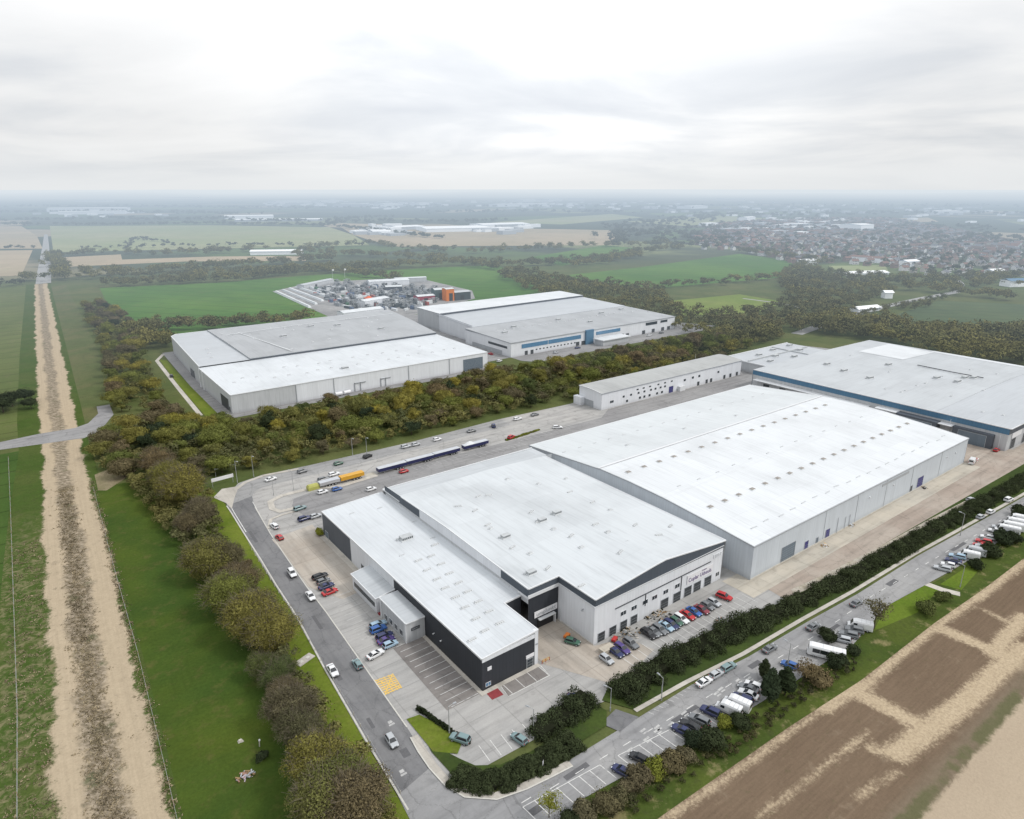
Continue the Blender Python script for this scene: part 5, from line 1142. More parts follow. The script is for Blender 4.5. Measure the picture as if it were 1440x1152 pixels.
part('pipe_run', MB().tube((*G(*zz((720, 262)), 11), 11.5), (*G(*zz((960, 312)), 11), 11.6), .25, .25, 6).tube((*G(*zz((960, 312)), 11), 11.6), (*G(*zz((1165, 350)), 11), 11.6), .25, .25, 6), M_door, roofF)
part('dock_house', MB().box(330.5, 334.8, 118, 136, 0, 6.8), W_slate, F_, 'slate-blue loading dock box'); part('dock_house', MB().box(332.5, 334.8, 96, 112, 0, 6.4), W_slate, F_, 'slate-blue dock beside the south corner'); part('canopy', MB().box(331, 334.8, 112.2, 117.8, 6.2, 6.5).box(330.2, 335, 136.2, 146, 6.6, 6.9), M_trim, F_)
door_w(F_, 332.5, 104, 11, 5.4, M_slatedoor); door_w(F_, 330.5, 127, 14, 5.6, M_slatedoor)
for yy in (160, 172, 185, 198, 208): door_w(F_, 335, yy, 3.6, 3.6, M_glass)
part('gantry', MB().box(330.6, 334.8, 150, 214, 5.6, 5.9), M_trim, F_); part('fire_stair', MB().tube((334.6, 114, 0), (334.6, 114, 8.5), .1, .1).tube((334.6, 94, 0), (334.6, 94, 7), .1, .1), M_trim, F_)
sgF = part('sign', MB().box(339, 350, 91.0, 91.2, 5.0, 7.4), M_sign, F_, 'white sign board by the south corner'); door_s(F_, 344, 91.2, 9, 4.6, M_door); door_s(F_, 356, 90.9, 7, 4.6, M_door)

# ---- G: the long arched office range
L_ = thing('workshop', 'long narrow white workshop under a curved grey roof, with two rows of small windows', 'workshop')
aY = [237.5 + (254.2 - 237.5) * i / 8 for i in range(9)]; aZ = [9.0 + 1.15 * math.sin(math.pi * (.08 + .62 * i / 8)) - .28 for i in range(9)]
part('wall', MB().wall([(236, 237.5), (353, 237.5)], 0, aZ[0]).wall([(236, y) for y in aY[::-1]], 0, aZ[::-1]).wall([(353, y) for y in aY], 0, aZ).wall([(353, 254.2), (236, 254.2)], 0, aZ[-1]), W_white, L_)
rb = MB()
for j in range(8):
    for i in range(8): xa, xb = 235.6 + 14.7 * i, 235.6 + 14.7 * (i + 1) + (.2 if i == 7 else 0); rb.add([(xa, aY[j] - (.3 if j == 0 else 0), aZ[j] + .05), (xb, aY[j] - (.3 if j == 0 else 0), aZ[j] + .05), (xb, aY[j + 1] + (.3 if j == 7 else 0), aZ[j + 1] + .05), (xa, aY[j + 1] + (.3 if j == 7 else 0), aZ[j + 1] + .05)], [(0, 1, 2, 3)])
rL = part('roof', rb, R_arch, L_); part('capping', parapet([(353.2, 237.2), (235.7, 237.2)], lambda x, y: aZ[0], .25, .06, .3), M_trimg, rL); part('capping', parapet([(235.7, y) for y in aY], lambda x, y: float(np.interp(y, aY, aZ)), .3, .12, .2), M_trim, rL)
for x in (252, 257.5, 263.2, 267.7, 272.9, 276.5, 280.6, 284.2): win_s(L_, x, 237.5, 4.0, 1.5, 1.1, None, 0)
for x in (262.3, 267, 272, 278.6, 284, 289.6): win_s(L_, x, 237.5, 6.2, 1.6, .8, None, 0)
for x in (254.7, 264.5, 268, 272, 278, 282): win_s(L_, x, 237.5, 1.0, 1.6, 1.3, None, 0)
for x, z in ((300.7, 4.7), (307.7, 5.0), (313.4, 5.0), (331, 4.6)): win_s(L_, x, 237.5, z, 1.8, 1.3, None, 0)
win_s(L_, 243.4, 237.5, 2.7, 2.6, 1.3); door_s(L_, 289.4, 237.5, 3.4, 3.6, M_navydoor, label='royal-blue door')
for x in (313, 320.6, 324.7, 337.2, 343, 349.4): door_s(L_, x, 237.5, 1.8, 2.3, M_door, 'door')
door_w(L_, 236, 247, 7, 3.4, M_trimg)
part('porch', MB().box(295, 299.5, 235.6, 237.4, 0, 2.8), M_trim, L_); part('lean_to', MB().box(233.2, 235.9, 250, 255.5, 0, 4.4), W_white, L_); part('flagpole', MB().tube((330, 254, 9.6), (330, 254, 13), .06, .04, 5), M_trim, L_)

# ---- H: flat roof with plant north of the blue-banded warehouse
H_ = thing('plant_building', 'flat-roofed grey building crowded with rooftop plant, behind the long arched workshop', 'building')
part('wall', MB().box(362, 432, 222, 256, 0, 6.0), W_grey, H_); rH = part('roof', MB().poly([(361.8, 221.8), (432.2, 221.8), (432.2, 256.2), (361.8, 256.2)], 6.05), R_light, H_); part('capping', parapet([(361.8, 221.8), (361.8, 256.2), (432.2, 256.2)], lambda x, y: 6.05, .4, .4, .2), M_trim, rH)
on_roof(rH, ME_plant, 'air_handler', [(375, 232), (384, 246), (398, 230), (404, 249), (418, 238), (425, 250), (390, 238)], lambda x, y: 6.1); part('pipe_run', MB().box(364, 430, 240, 240.6, 6.1, 6.8).box(410, 410.6, 224, 254, 6.1, 6.7), M_vent, rH)

# ------------------------------------------------------------------ storage compound behind the north plot: sheds, stacks, trailers
M_contr = [plain('container_' + n, c, .6, .3, .2, .5) for n, c in (('blue', (.10, .14, .22)), ('red', (.30, .09, .08)), ('grey', (.24, .26, .28)), ('white', (.58, .60, .61)), ('dark', (.06, .075, .085)), ('green', (.08, .16, .11)))]
def shed(px0, px1, depth, h, wall, roof, label, cat='shed', name='shed'):
    (x0, y0), (x1, y1) = G(*px0), G(*px1); d = Vector((x1 - x0, y1 - y0)); L = d.length; rz = math.atan2(d.y, d.x)
    o = thing(name, label, cat, (x0, y0, 0), rz); part('wall', MB().box(0, L, 0, depth, 0, h), wall, o)
    part('roof', MB().add([(-.3, -.3, h + .02), (L + .3, -.3, h + .02), (L + .3, depth / 2, h + .08 * depth), (-.3, depth / 2, h + .08 * depth), (L + .3, depth + .3, h + .02), (-.3, depth + .3, h + .02)], [(0, 1, 2, 3), (3, 2, 4, 5)]), roof, o)
    part('door', MB().box(L * .35, L * .35 + 4, -.06, .02, 0, h * .65), M_door, o); return o
shed((520, 404), (576, 401), 16, 6, W_white, R_bright, 'long white shed at the back of the storage compound', 'shed')
shed((543, 413), (566, 412), 12, 7, W_slate, R_pale, 'slate shed with a white roof in the middle of the compound')
shed((514, 433), (548, 427), 12, 6, W_white, R_bright, 'white-fronted shed beside the orange canopy in the compound')
shed((588, 426), (612, 424), 12, 6, plain('crimson_wall', (.30, .06, .09), .6, .3), R_bright, 'crimson-walled shed with a white roof by the rear hall')
shed((628, 424), (639, 423), 10, 12, M_orange, R_pale, 'tall orange shed at the east end of the compound')
shed((612, 422), (628, 421), 14, 10, plain('teal_wall', (.075, .12, .125), .6, .3), R_pale, 'tall dark teal shed next to the orange one')
shed((640, 423), (662, 421), 12, 8, M_contr[4], R_mid, 'dark shed at the far east corner of the compound')
shed((484, 447), (540, 440), 14, 4, W_white, R_bright, 'low white shed tight behind the grey-roofed warehouse')
shed((428, 407), (470, 398), 10, 4.5, W_grey, R_light, 'long grey shed on the north-west side of the compound')
shed((556, 398), (600, 396), 10, 5, W_grey, R_pale, 'grey shed with a pale roof along the north fence of the compound')
og = thing('gazebo', 'orange-topped canopy in the middle of the storage compound', 'canopy', (*G(519, 425), 0)); part('roof', MB().add([(-4, -4, 4), (4, -4, 4), (4, 4, 4), (-4, 4, 4), (0, 0, 6.5)], [(0, 1, 4), (1, 2, 4), (2, 3, 4), (3, 0, 4)]), plain('orange_canvas', (.60, .13, .05), .7, .2), og); part('post', MB().box(-3.9, -3.7, -3.9, -3.7, 0, 4).box(3.7, 3.9, -3.9, -3.7, 0, 4).box(3.7, 3.9, 3.7, 3.9, 0, 4).box(-3.9, -3.7, 3.7, 3.9, 0, 4), M_trim, og)
for i in range(5):
    a, c = (388 + i * 9.5, 411 - i * 2.2), (436 + i * 9, 433 - i * 4.5)
    (x0, y0), (x1, y1) = G(*a), G(*c); d = Vector((x1 - x0, y1 - y0)); o = thing('storage_row', f'{"first second third fourth fifth".split()[i]} white covered storage row from the west fence of the compound', 'storage row', (x0, y0, 0), math.atan2(d.y, d.x))
    part('cover', MB().frustum((0, d.length, -1.6, 1.6), (1, d.length - 1, -.9, .9), 0, 1.9), R_bright if i % 2 == 0 else R_pale, o)
rk = MB()
for x in (-3, 0, 3):
    for y in (-1.2, 1.2): rk.box(x - .12, x + .12, y - .12, y + .12, 0, 4.2)
for z in (1.4, 2.8, 4.2):
    for y in (-1.2, 1.2): rk.box(-3, 3, y - .1, y + .1, z - .22, z)
    for x in (-3, 0, 3): rk.box(x - .1, x + .1, -1.2, 1.2, z - .2, z - .02)
for x, z, w, h in ((-2, 1.4, 1.4, .9), (.9, 1.4, 1.2, 1.1), (2.1, 2.8, 1.0, .8), (-1.2, 2.8, 1.6, .7), (-2, 0, 1.5, 1.0), (1.4, 0, 2, .9), (0, 4.2, 2.2, .5)): rk.box(x - w / 2, x + w / 2, -.9, .9, z, z + h, 1 if x > 0 else 2)
rkm = rk.mesh('storage_rack', [M_steel, M_contr[4], M_contr[2]])
for p in poisson([np.array(G(*p)) for p in ((440, 410), (475, 398), (640, 410), (600, 432), (510, 438))], 9.0, 3000)[:75]:
    o = link('storage_rack', rkm, None, (*p, .12), R(90 * rng.integers(0, 2) + 8)); o.scale = (rng.uniform(.9, 1.8), 1, rng.uniform(.8, 1.4)); tag(o, 'grey steel rack of dark goods in the storage compound', 'rack', 'steel racks in the storage compound')
cnames = ['blue', 'red', 'grey', 'white', 'dark', 'green']
cme = [MB().box(-3.05, 3.05, -1.22, 1.22, .02, 2.6).box(3.05, 3.09, -1.1, -.05, .15, 2.45).box(3.05, 3.09, .05, 1.1, .15, 2.45).mesh('shipping_container', m) for m in M_contr]
comp = [np.array(G(*p)) for p in ((428, 412), (470, 400), (640, 412), (590, 436), (500, 440))]
cp = poisson(comp, 4.3, 14000)[:290]
for p in cp:
    k = rng.choice(6, p=[.06, .04, .33, .22, .33, .02]); o = link('shipping_container', cme[k], None, (*p, .12), R(90 * rng.integers(0, 2) + 8)); o.scale = (rng.choice([.6, .8, 1.3]), rng.choice([.8, 1]), rng.choice([.6, .8, 1.2]))
    tag(o, f'{cnames[k]} container standing in the storage compound', 'container', f'{cnames[k]} containers in the storage compound')
# ------------------------------------------------------------------ vehicles
def paint(name, c, rough=.28):
    return plain('car_paint_' + name, c, rough, .5, .06, 1.2)
PAINT = {n: paint(n, c) for n, c in dict(white=(.66, .67, .68), silver=(.40, .42, .44), grey=(.16, .17, .18), black=(.022, .023, .026), navy=(.026, .034, .10), blue=(.035, .11, .33), lightblue=(.30, .42, .52), red=(.42, .025, .03), maroon=(.20, .035, .05), teal=(.17, .25, .26), green=(.05, .12, .085), purple=(.075, .05, .19), yellow=(.72, .40, .02)).items()}
M_cglass = plain('car_glass', (.018, .022, .026), .08, .7, .1, 1)
M_tyre = plain('tyre_rubber', (.018, .018, .019), .85, .2, .15, 4)
M_rim = plain('wheel_rim', (.33, .34, .35), .35, .5, .1, 3)
M_lampc = plain('headlight_glass', (.62, .64, .66), .15, .6, .05, 1)
M_lampr = plain('tail_light_red', (.33, .02, .02), .25, .5, .05, 1)

def loft(secs, mi=0):
    """closed cross-sections (lists of points of equal length) skinned one to the next"""
    mb = MB(); n = len(secs[0]); vs = [p for s in secs for p in s]
    fs = [(i * n + j, (i + 1) * n + j, (i + 1) * n + (j + 1) % n, i * n + (j + 1) % n) for i in range(len(secs) - 1) for j in range(n)]
    fs += [tuple(range(n)), tuple(range((len(secs) - 1) * n, len(secs) * n))[::-1]]
    return mb.add(vs, fs, mi)
def fix(me):
    bm = bmesh.new(); bm.from_mesh(me); bmesh.ops.recalc_face_normals(bm, faces=bm.faces); bm.to_mesh(me); bm.free(); return me
def wheel_meshes(r=.33, w=.23):
    t = MB(); n = 18; A_ = [2 * math.pi * i / n for i in range(n)]
    prof = [(r * .62, -w / 2), (r * .93, -w / 2), (r, -w * .32), (r, w * .32), (r * .93, w / 2), (r * .62, w / 2)]
    t.v = [(math.cos(a) * q, y, math.sin(a) * q) for q, y in prof for a in A_]; t.f = [(k * n + i, k * n + (i + 1) % n, (k + 1) * n + (i + 1) % n, (k + 1) * n + i) for k in range(5) for i in range(n)]; t.mi = [0] * len(t.f)
    d = MB(); d.v = [(math.cos(a) * r * .62, y, math.sin(a) * r * .62) for y in (-w * .42, w * .42) for a in A_]; d.f = [tuple(range(n)), tuple(range(n, 2 * n))[::-1]] + [(i, (i + 1) % n, n + (i + 1) % n, n + i) for i in range(n)]; d.mi = [0] * len(d.f)
    return fix(t.mesh('tyre', M_tyre)), fix(d.mesh('rim', M_rim))
WH = wheel_meshes(); WHL = wheel_meshes(.48, .3)
# kind: (length, width, stations of the lower body [x, z_top, half_w], greenhouse base x0,x1, top x0,x1, belt z, roof z)
KINDS_ = dict(hatch=(4.0, 1.74, [(-2.0, .82, .76), (-1.9, .96, .84), (-1.2, .98, .87), (.8, .95, .87), (1.55, .84, .84), (1.92, .70, .76), (2.0, .58, .66)], (-1.93, .95), (-1.55, .12), .95, 1.46),
              saloon=(4.6, 1.8, [(-2.3, .78, .74), (-2.2, .96, .84), (-1.4, .98, .89), (.9, .95, .89), (1.75, .85, .86), (2.2, .70, .78), (2.3, .56, .66)], (-1.75, 1.05), (-.95, .10), .95, 1.43),
              estate=(4.7, 1.8, [(-2.35, .82, .76), (-2.25, .98, .85), (-1.4, 1.0, .89), (.9, .96, .89), (1.75, .86, .86), (2.25, .72, .78), (2.35, .58, .66)], (-2.25, 1.05), (-1.95, .15), .97, 1.50),
              suv=(4.5, 1.88, [(-2.25, .95, .80), (-2.15, 1.10, .89), (-1.3, 1.12, .93), (.9, 1.08, .93), (1.7, 1.0, .90), (2.15, .84, .84), (2.25, .68, .72)], (-2.15, 1.0), (-1.85, .25), 1.08, 1.70))
CARS = {}
def car_proto(kind, col, detail=True):
    if (kind, col, detail) in CARS: return CARS[(kind, col, detail)]
    L, W, st, (gx0, gx1), (tx0, tx1), zb, zr = KINDS_[kind]
    zl = .27 if kind != 'suv' else .36
    def sec(x, zt, hw):
        end = .12 if abs(x) > L / 2 - .15 else 0
        return [(x, -hw * .94, zl + end), (x, -hw, zl + .18 + end), (x, -hw, zt - .14), (x, -hw * .88, zt), (x, hw * .88, zt), (x, hw, zt - .14), (x, hw, zl + .18 + end), (x, hw * .94, zl + end)]
    body = loft([sec(*s) for s in st])
    hb, ht = st[3][2] * .90, st[3][2] * .70
    body.frustum((gx0, gx1, -hb, hb), (tx0, tx1, -ht, ht), zb - .05, zr - .03); body.frustum((tx0, tx1, -ht, ht), (tx0 + .12, tx1 - .12, -ht * .86, ht * .86), zr - .03, zr + .03)
    for s in (-1, 1): body.box(gx1 - .45, gx1 - .28, s * (hb + .02) - .08, s * (hb + .02) + .08, zb, zb + .14)
    me = fix(body.mesh('car_body', PAINT[col]))
    root = thing('car', None, None); link('body', me, root)
    def lp(a, c, t): return tuple(a[i] + (c[i] - a[i]) * t for i in range(3))
    def pane(q, out, name):
        c = [sum(p[i] for p in q) / 4 for i in range(3)]
        r = [tuple(c[i] + (p[i] - c[i]) * .90 + out[i] for i in range(3)) for p in q]; MBq = MB().add(r, [(0, 1, 2, 3)]); MBq.obj(name, M_cglass, root)
    z0, z1 = zb + .0, zr - .04
    pane([(gx1, -hb, z0), (gx1, hb, z0), (tx1, ht, z1), (tx1, -ht, z1)], (.02, 0, .012), 'windscreen')
    pane([(gx0, hb, z0), (gx0, -hb, z0), (tx0, -ht, z1), (tx0, ht, z1)], (-.02, 0, .012), 'rear_window')
    for s in (-1, 1): pane([(gx0 + .12, s * hb, z0), (gx1 - .12, s * hb, z0), (tx1 - .05, s * ht, z1), (tx0 + .05, s * ht, z1)], (0, s * .016, .008), 'side_window')
    for x in (-L * .31, L * .31):
        for s in (-1, 1):
            w = link('wheel', WH[0], root, (x, s * (W / 2 - .12), .33))
            if detail: link('rim', WH[1], w)
    if detail:
        MB().box(L / 2 - .30, L / 2 + .02, -W * .40, W * .40, zl + .10, zl + .24).box(L / 2 - .1, L / 2 + .01, -.34, .34, .60, .70).obj('front_bumper', M_dark, root)
        MB().box(-L / 2 - .02, -L / 2 + .25, -W * .40, W * .40, zl + .10, zl + .24).box(-L / 2 - .03, -L / 2, -.26, .26, .62, .74).obj('rear_bumper', M_dark, root)
        for s in (-1, 1):
            MB().box(L / 2 - .22, L / 2 - .05, s * .56 - .17, s * .56 + .17, .60, .74).obj('headlight', M_lampc, root)
            MB().box(-L / 2 - .02, -L / 2 + .12, s * .62 - .13, s * .62 + .13, .72, .92).obj('tail_light', M_lampr, root)
    CARS[(kind, col, detail)] = root; root['unused'] = 1
    return root
def van_proto(col, L=5.6, H=2.5, W=2.0, coach=False, detail=True):
    key = ('van', col, L, H, coach)
    if key in CARS: return CARS[key]
    hw = W / 2; nose = 1.25 if not coach else .35
    st = [(-L / 2, H * .97, hw * .92), (-L / 2 + .1, H, hw), (L / 2 - nose - .8 if not coach else L / 2 - .9, H, hw), (L / 2 - nose, H * (.88 if not coach else .95), hw), (L / 2 - nose * .55, 1.25 if not coach else H * .6, hw * .97), (L / 2 - .12, 1.0 if not coach else 1.0, hw * .9), (L / 2, .8, hw * .8)]
    secs = [[(x, -w * .95, .38), (x, -w, .6), (x, -w, zt - .35 if zt > 1.5 else zt - .12), (x, -w * .82, zt), (x, w * .82, zt), (x, w, zt - .35 if zt > 1.5 else zt - .12), (x, w, .6), (x, w * .95, .38)] for x, zt, w in st]
    root = thing('van' if not coach else 'coach', None, None); link('body', fix(loft(secs).mesh('van_body', PAINT[col])), root)
    a, c = st[3], st[4]
    q = [(c[0], -c[2] * .86, c[1]), (c[0], c[2] * .86, c[1]), (a[0], a[2] * .78, a[1] - .04), (a[0], -a[2] * .78, a[1] - .04)]
    MB().add([(p[0] + .03, p[1], p[2] + .02) for p in q], [(0, 1, 2, 3)]).obj('windscreen', M_cglass, root)
    for s in (-1, 1):
        mb = MB()
        if coach:
            for i in range(4): x = -L / 2 + .5 + i * (L - 1.6) / 4; mb.box(x, x + (L - 1.6) / 4 - .06, s * (hw + .01) - .015, s * (hw + .01) + .015, 1.35, H - .5)
        else: mb.box(L / 2 - nose - 1.0, L / 2 - nose - .1, s * (hw + .01) - .015, s * (hw + .01) + .015, 1.3, H - .55)
        mb.obj('side_window', M_cglass, root)
        MB().box(L / 2 - .30, L / 2 - .06, s * hw * .66 - .16, s * hw * .66 + .16, .75, .95).obj('headlight', M_lampc, root)
        MB().box(-L / 2 - .02, -L / 2 + .08, s * hw * .84 - .08, s * hw * .84 + .08, .9, 1.5).obj('tail_light', M_lampr, root)
    MB().box(L / 2 - .25, L / 2 + .05, -hw * .9, hw * .9, .34, .60).obj('front_bumper', M_dark, root); MB().box(L / 2 - .04, L / 2 + .03, -hw * .4, hw * .4, .66, .84).obj('grille', M_dark, root)
    tr = MB()
    for s in (-1, 1):
        tr.box(-L / 2 + .2, L / 2 - 1.0, s * (hw + .005) - .012, s * (hw + .005) + .012, .72, .80)
        for xx in (-L * .12, L * .14): tr.box(xx, xx + .035, s * (hw + .004) - .01, s * (hw + .004) + .01, .8, H - .3)
    tr.obj('side_trim', M_trimg, root)
    rr = MB()
    for k in range(3): rr.box(-L / 2 + .7 + k * (L - nose - 1.6) / 3, -L / 2 + .75 + k * (L - nose - 1.6) / 3, -hw * .8, hw * .8, H - .01, H + .02)
    rr.obj('roof_ribs', M_trimg, root)
    MB().box(-L / 2 - .03, -L / 2 + .02, -hw * .7, hw * .7, 1.35, H - .45).obj('rear_window', M_cglass, root)
    for x in (-L * .30, L * .31):
        for s in (-1, 1): w = link('wheel', WH[0], root, (x, s * (hw - .12), .33)); link('rim', WH[1], w)
    CARS[key] = root; root['unused'] = 1
    return root
def put(proto, x, y, deg, label, cat, group=None, z=.13):
    if proto.get('unused'):
        del proto['unused']; o = proto; o.location = (x, y, z); o.rotation_euler = (0, 0, R(deg)); tag(o, label, cat, group)
    else: o = dup(proto, (x, y, z), R(deg), label)
    o['label'] = label; o['category'] = cat
    if group: o['group'] = group
    elif 'group' in o: del o['group']
    return o
WR, SR = 86.5, -2.2
cars = [  # pixel, kind, paint, heading, label
 (468, 945, 'saloon', 'white', WR + 180, 'white saloon driving on the west road beside the yellow hatched box'), (551, 1044, 'hatch', 'silver', WR + 180, 'silver hatchback on the west road beside the grass corner'), (503, 936, 'hatch', 'teal', WR, 'dull green car at the kerb of the west road by the yard'),
 (437, 840, 'saloon', 'white', WR + 180, 'white saloon on the west road beside the red parked hatchback'), (411, 808, 'suv', 'white', WR + 180, 'white car on the west road above the row of four parked cars'),
 (386, 741, 'estate', 'white', WR + 8, 'white car at the bend in front of the red car'), (393, 757, 'hatch', 'red', WR + 8, 'red car tailing the white car at the bend'),
 (450, 812, 'estate', 'black', 4, 'black estate at the top of the row of four'), (455, 819, 'hatch', 'grey', 4, 'grey hatchback second in the row of four'), (459, 826, 'saloon', 'navy', 4, 'navy saloon third in the row of four'), (464, 834, 'saloon', 'red', 4, 'red saloon at the near end of the row of four'),
 (532, 880, 'estate', 'lightblue', 0, 'pale blue estate at the far end of the cars by the grey annex'), (532, 887, 'suv', 'blue', 0, 'bright blue car beside the pale blue estate'), (541, 896, 'estate', 'navy', 0, 'navy estate in the middle of the cars by the grey annex'), (543, 902, 'saloon', 'purple', 0, 'purple-blue saloon by the grey annex'), (549, 908, 'hatch', 'lightblue', 0, 'light blue hatchback at the near end by the grey annex'), (528, 922, 'saloon', 'white', 8, 'white saloon parked alone in front of the purple-blue cars'),
 (422, 716, 'estate', 'teal', 8, 'grey-green estate at the tip of the kerbed island'), (428, 731, 'suv', 'navy', 6, 'navy pickup-like car near the dark warehouse corner'), (444, 727, 'hatch', 'silver', 6, 'silver car nose to tail with the navy one near the dark warehouse'),
 (381, 675, 'saloon', 'white', 10, 'white saloon on the bend of the north lane'), (425, 664, 'hatch', 'grey', 4, 'dark grey hatchback on the north lane'), (455, 675, 'estate', 'grey', 4, 'slate-grey estate beside the yellow trailer'), (470, 668, 'estate', 'white', 4, 'white estate above the yellow trailer'), (454, 693, 'hatch', 'white', 4, 'white hatchback below the pale trailer'), (474, 689, 'hatch', 'blue', 0, 'bright blue hatchback below the yellow trailer'), (522, 689, 'hatch', 'white', 4, 'white hatchback tight behind the charcoal warehouse'),
 (517, 643, 'suv', 'black', 20, 'black car alone on the north edge of the car park'), (476, 653, 'hatch', 'green', 4, 'dark green car in the north lane'), (568, 664, 'hatch', 'red', 0, 'red hatchback in front of the long navy trailers'), (663, 607, 'saloon', 'grey', 0, 'dark grey saloon in the middle of the north car park'), (615, 619, 'hatch', 'white', 0, 'white hatchback left of the dark grey saloon in the car park'), (694, 600, 'suv', 'navy', 60, 'navy car standing askew in the north car park'), (728, 590, 'estate', 'white', 0, 'white estate by the trees of the north car park'), (752, 584, 'saloon', 'grey', 0, 'grey saloon nearest the arched workshop in the car park'), (784, 602, 'estate', 'white', -30, 'white estate at the end of the weedy strip'), (719, 616, 'suv', 'red', 20, 'red car at the near end of the weedy strip'), (571, 629, 'estate', 'silver', 0, 'silver estate on the north lane beside the trees'), (585, 626, 'hatch', 'silver', 0, 'silver hatchback ahead of the silver estate'),
 (866, 919, 'saloon', 'navy', -90, 'navy saloon at the west end of the row before the loading doors'), (875, 914, 'estate', 'purple', -90, 'purple-navy estate second from the west in the door row'), (887, 907, 'suv', 'grey', -90, 'grey car third from the west in the door row'), (912, 893, 'estate', 'black', -90, 'black estate after the empty bays'), (919, 890, 'saloon', 'grey', -90, 'grey saloon beside the black estate'), (928, 887, 'estate', 'grey', -90, 'second grey estate before the loading doors'), (937, 883, 'saloon', 'lightblue', -90, 'pale blue-grey saloon in the middle of the door row'), (944, 880, 'estate', 'navy', -90, 'navy estate left of the black-green hatchback'), (951, 876, 'hatch', 'green', -90, 'black-green hatchback left of the white car'), (958, 872, 'estate', 'white', -90, 'white estate in the middle of the door row'), (967, 867, 'saloon', 'red', -90, 'red saloon right of the white estate'), (976, 862, 'saloon', 'blue', -90, 'bright blue saloon between two red cars'), (987, 859, 'saloon', 'maroon', -90, 'maroon saloon right of the bright blue one'), (995, 854, 'hatch', 'grey', -90, 'dark grey hatchback beside the maroon saloon'), (1004, 849, 'hatch', 'silver', -90, 'silver hatchback at the east end of the door row'), (1018, 841, 'suv', 'red', -75, 'bright red car alone at the east end beside the pale-blue hall'), (853, 929, 'hatch', 'silver', -90, 'silver hatchback by the low wall at the west end of the door row'),
 (805, 904, 'hatch', 'green', -60, 'green and pale hatchback in the loading recess'), (811, 985, 'saloon', 'navy', -60, 'navy saloon leaving by the yard entrance'), (647, 1041, 'suv', 'teal', 120, 'teal car beside the thin hedge in the visitor bays'), (730, 1041, 'hatch', 'teal', 100, 'dull grey-green hatchback in the bays behind the curved hedge'),
 (990, 961, 'saloon', 'white', SR, 'white saloon on the south road beside the tall hedge'), (1007, 950, 'hatch', 'silver', SR, 'silver hatchback ahead of the white saloon on the south road'), (1024, 940, 'estate', 'teal', SR, 'grey-green estate leading the three cars by the hedge'), (1082, 914, 'saloon', 'grey', SR, 'dark grey saloon on the south road before the conifers'), (1143, 883, 'saloon', 'grey', SR, 'mid-grey saloon in the middle of the south road'), (1204, 850, 'saloon', 'grey', SR, 'grey saloon on the south road beside the bare tree'),
 (874, 1086, 'hatch', 'navy', 105, 'navy hatchback lowest in the roadside bays'), (898, 1068, 'hatch', 'black', 105, 'black hatchback next to the lowest navy one'), (959, 1029, 'saloon', 'navy', 105, 'navy saloon in the middle of the roadside bays'), (970, 1022, 'saloon', 'black', 105, 'black saloon beside the navy one in the bays'), (983, 1014, 'estate', 'grey', 105, 'grey estate in the roadside bays'), (999, 1003, 'suv', 'navy', 105, 'navy car beside the first white van'),
 (1044, 984, 'estate', 'navy', 105, 'navy estate between the white vans and white cars'), (1052, 978, 'saloon', 'white', 105, 'white saloon right of the navy estate'), (1052, 970, 'saloon', 'grey', 105, 'grey saloon at the back of the van row'), (1059, 966, 'hatch', 'white', 105, 'white hatchback beside the dark conifers'), (1110, 937, 'hatch', 'blue', 105, 'bright blue hatchback beside the twiggy tree'),
 (1183, 901, 'estate', 'silver', 118, 'silver estate beside the white coach'), (1193, 894, 'estate', 'grey', 118, 'grey estate second in the bays by the bare tree'), (1201, 888, 'suv', 'grey', 118, 'second grey car by the bare tree'),
 (1325, 801, 'estate', 'silver', 110, 'silver estate at the near end of the far bays'), (1333, 796, 'hatch', 'white', 110, 'white hatchback second in the far bays'), (1340, 790, 'saloon', 'navy', 110, 'navy saloon in the far bays'), (1346, 784, 'estate', 'lightblue', 110, 'pale blue estate in the far bays'), (1379, 769, 'estate', 'red', 110, 'red estate nearer of the two red cars'), (1383, 763, 'estate', 'red', 110, 'red estate farther of the two red cars'), (1388, 757, 'hatch', 'white', 110, 'white hatchback next to the red estates'), (1399, 748, 'hatch', 'white', 110, 'white hatchback in front of the blue-grey van'), (1404, 743, 'hatch', 'silver', 110, 'silver hatchback behind the last bays'),
 (1393, 721, 'hatch', 'white', SR - 2, 'white hatchback pulled up by the far hedge'), (1379, 728, 'hatch', 'silver', SR - 2, 'silver hatchback pulled up by the far hedge'), (1418, 704, 'suv', 'white', SR - 2, 'white car driving at the far end of the south road'), (1366, 704, 'hatch', 'silver', -20, 'silver car half hidden at the far hedge'),
 (1401, 634, 'hatch', 'red', 0, 'red car at the corner of the blue-banded warehouse'), (1385, 625, 'hatch', 'white', 20, 'white hatchback by the dock of the blue-banded warehouse')]
far_cut = 640
for i, (px, py, kind, col, deg, lab) in enumerate(cars):
    x, y = G(px, py, .3); put(car_proto(kind, col, py > 740), x, y, deg, lab, 'car')
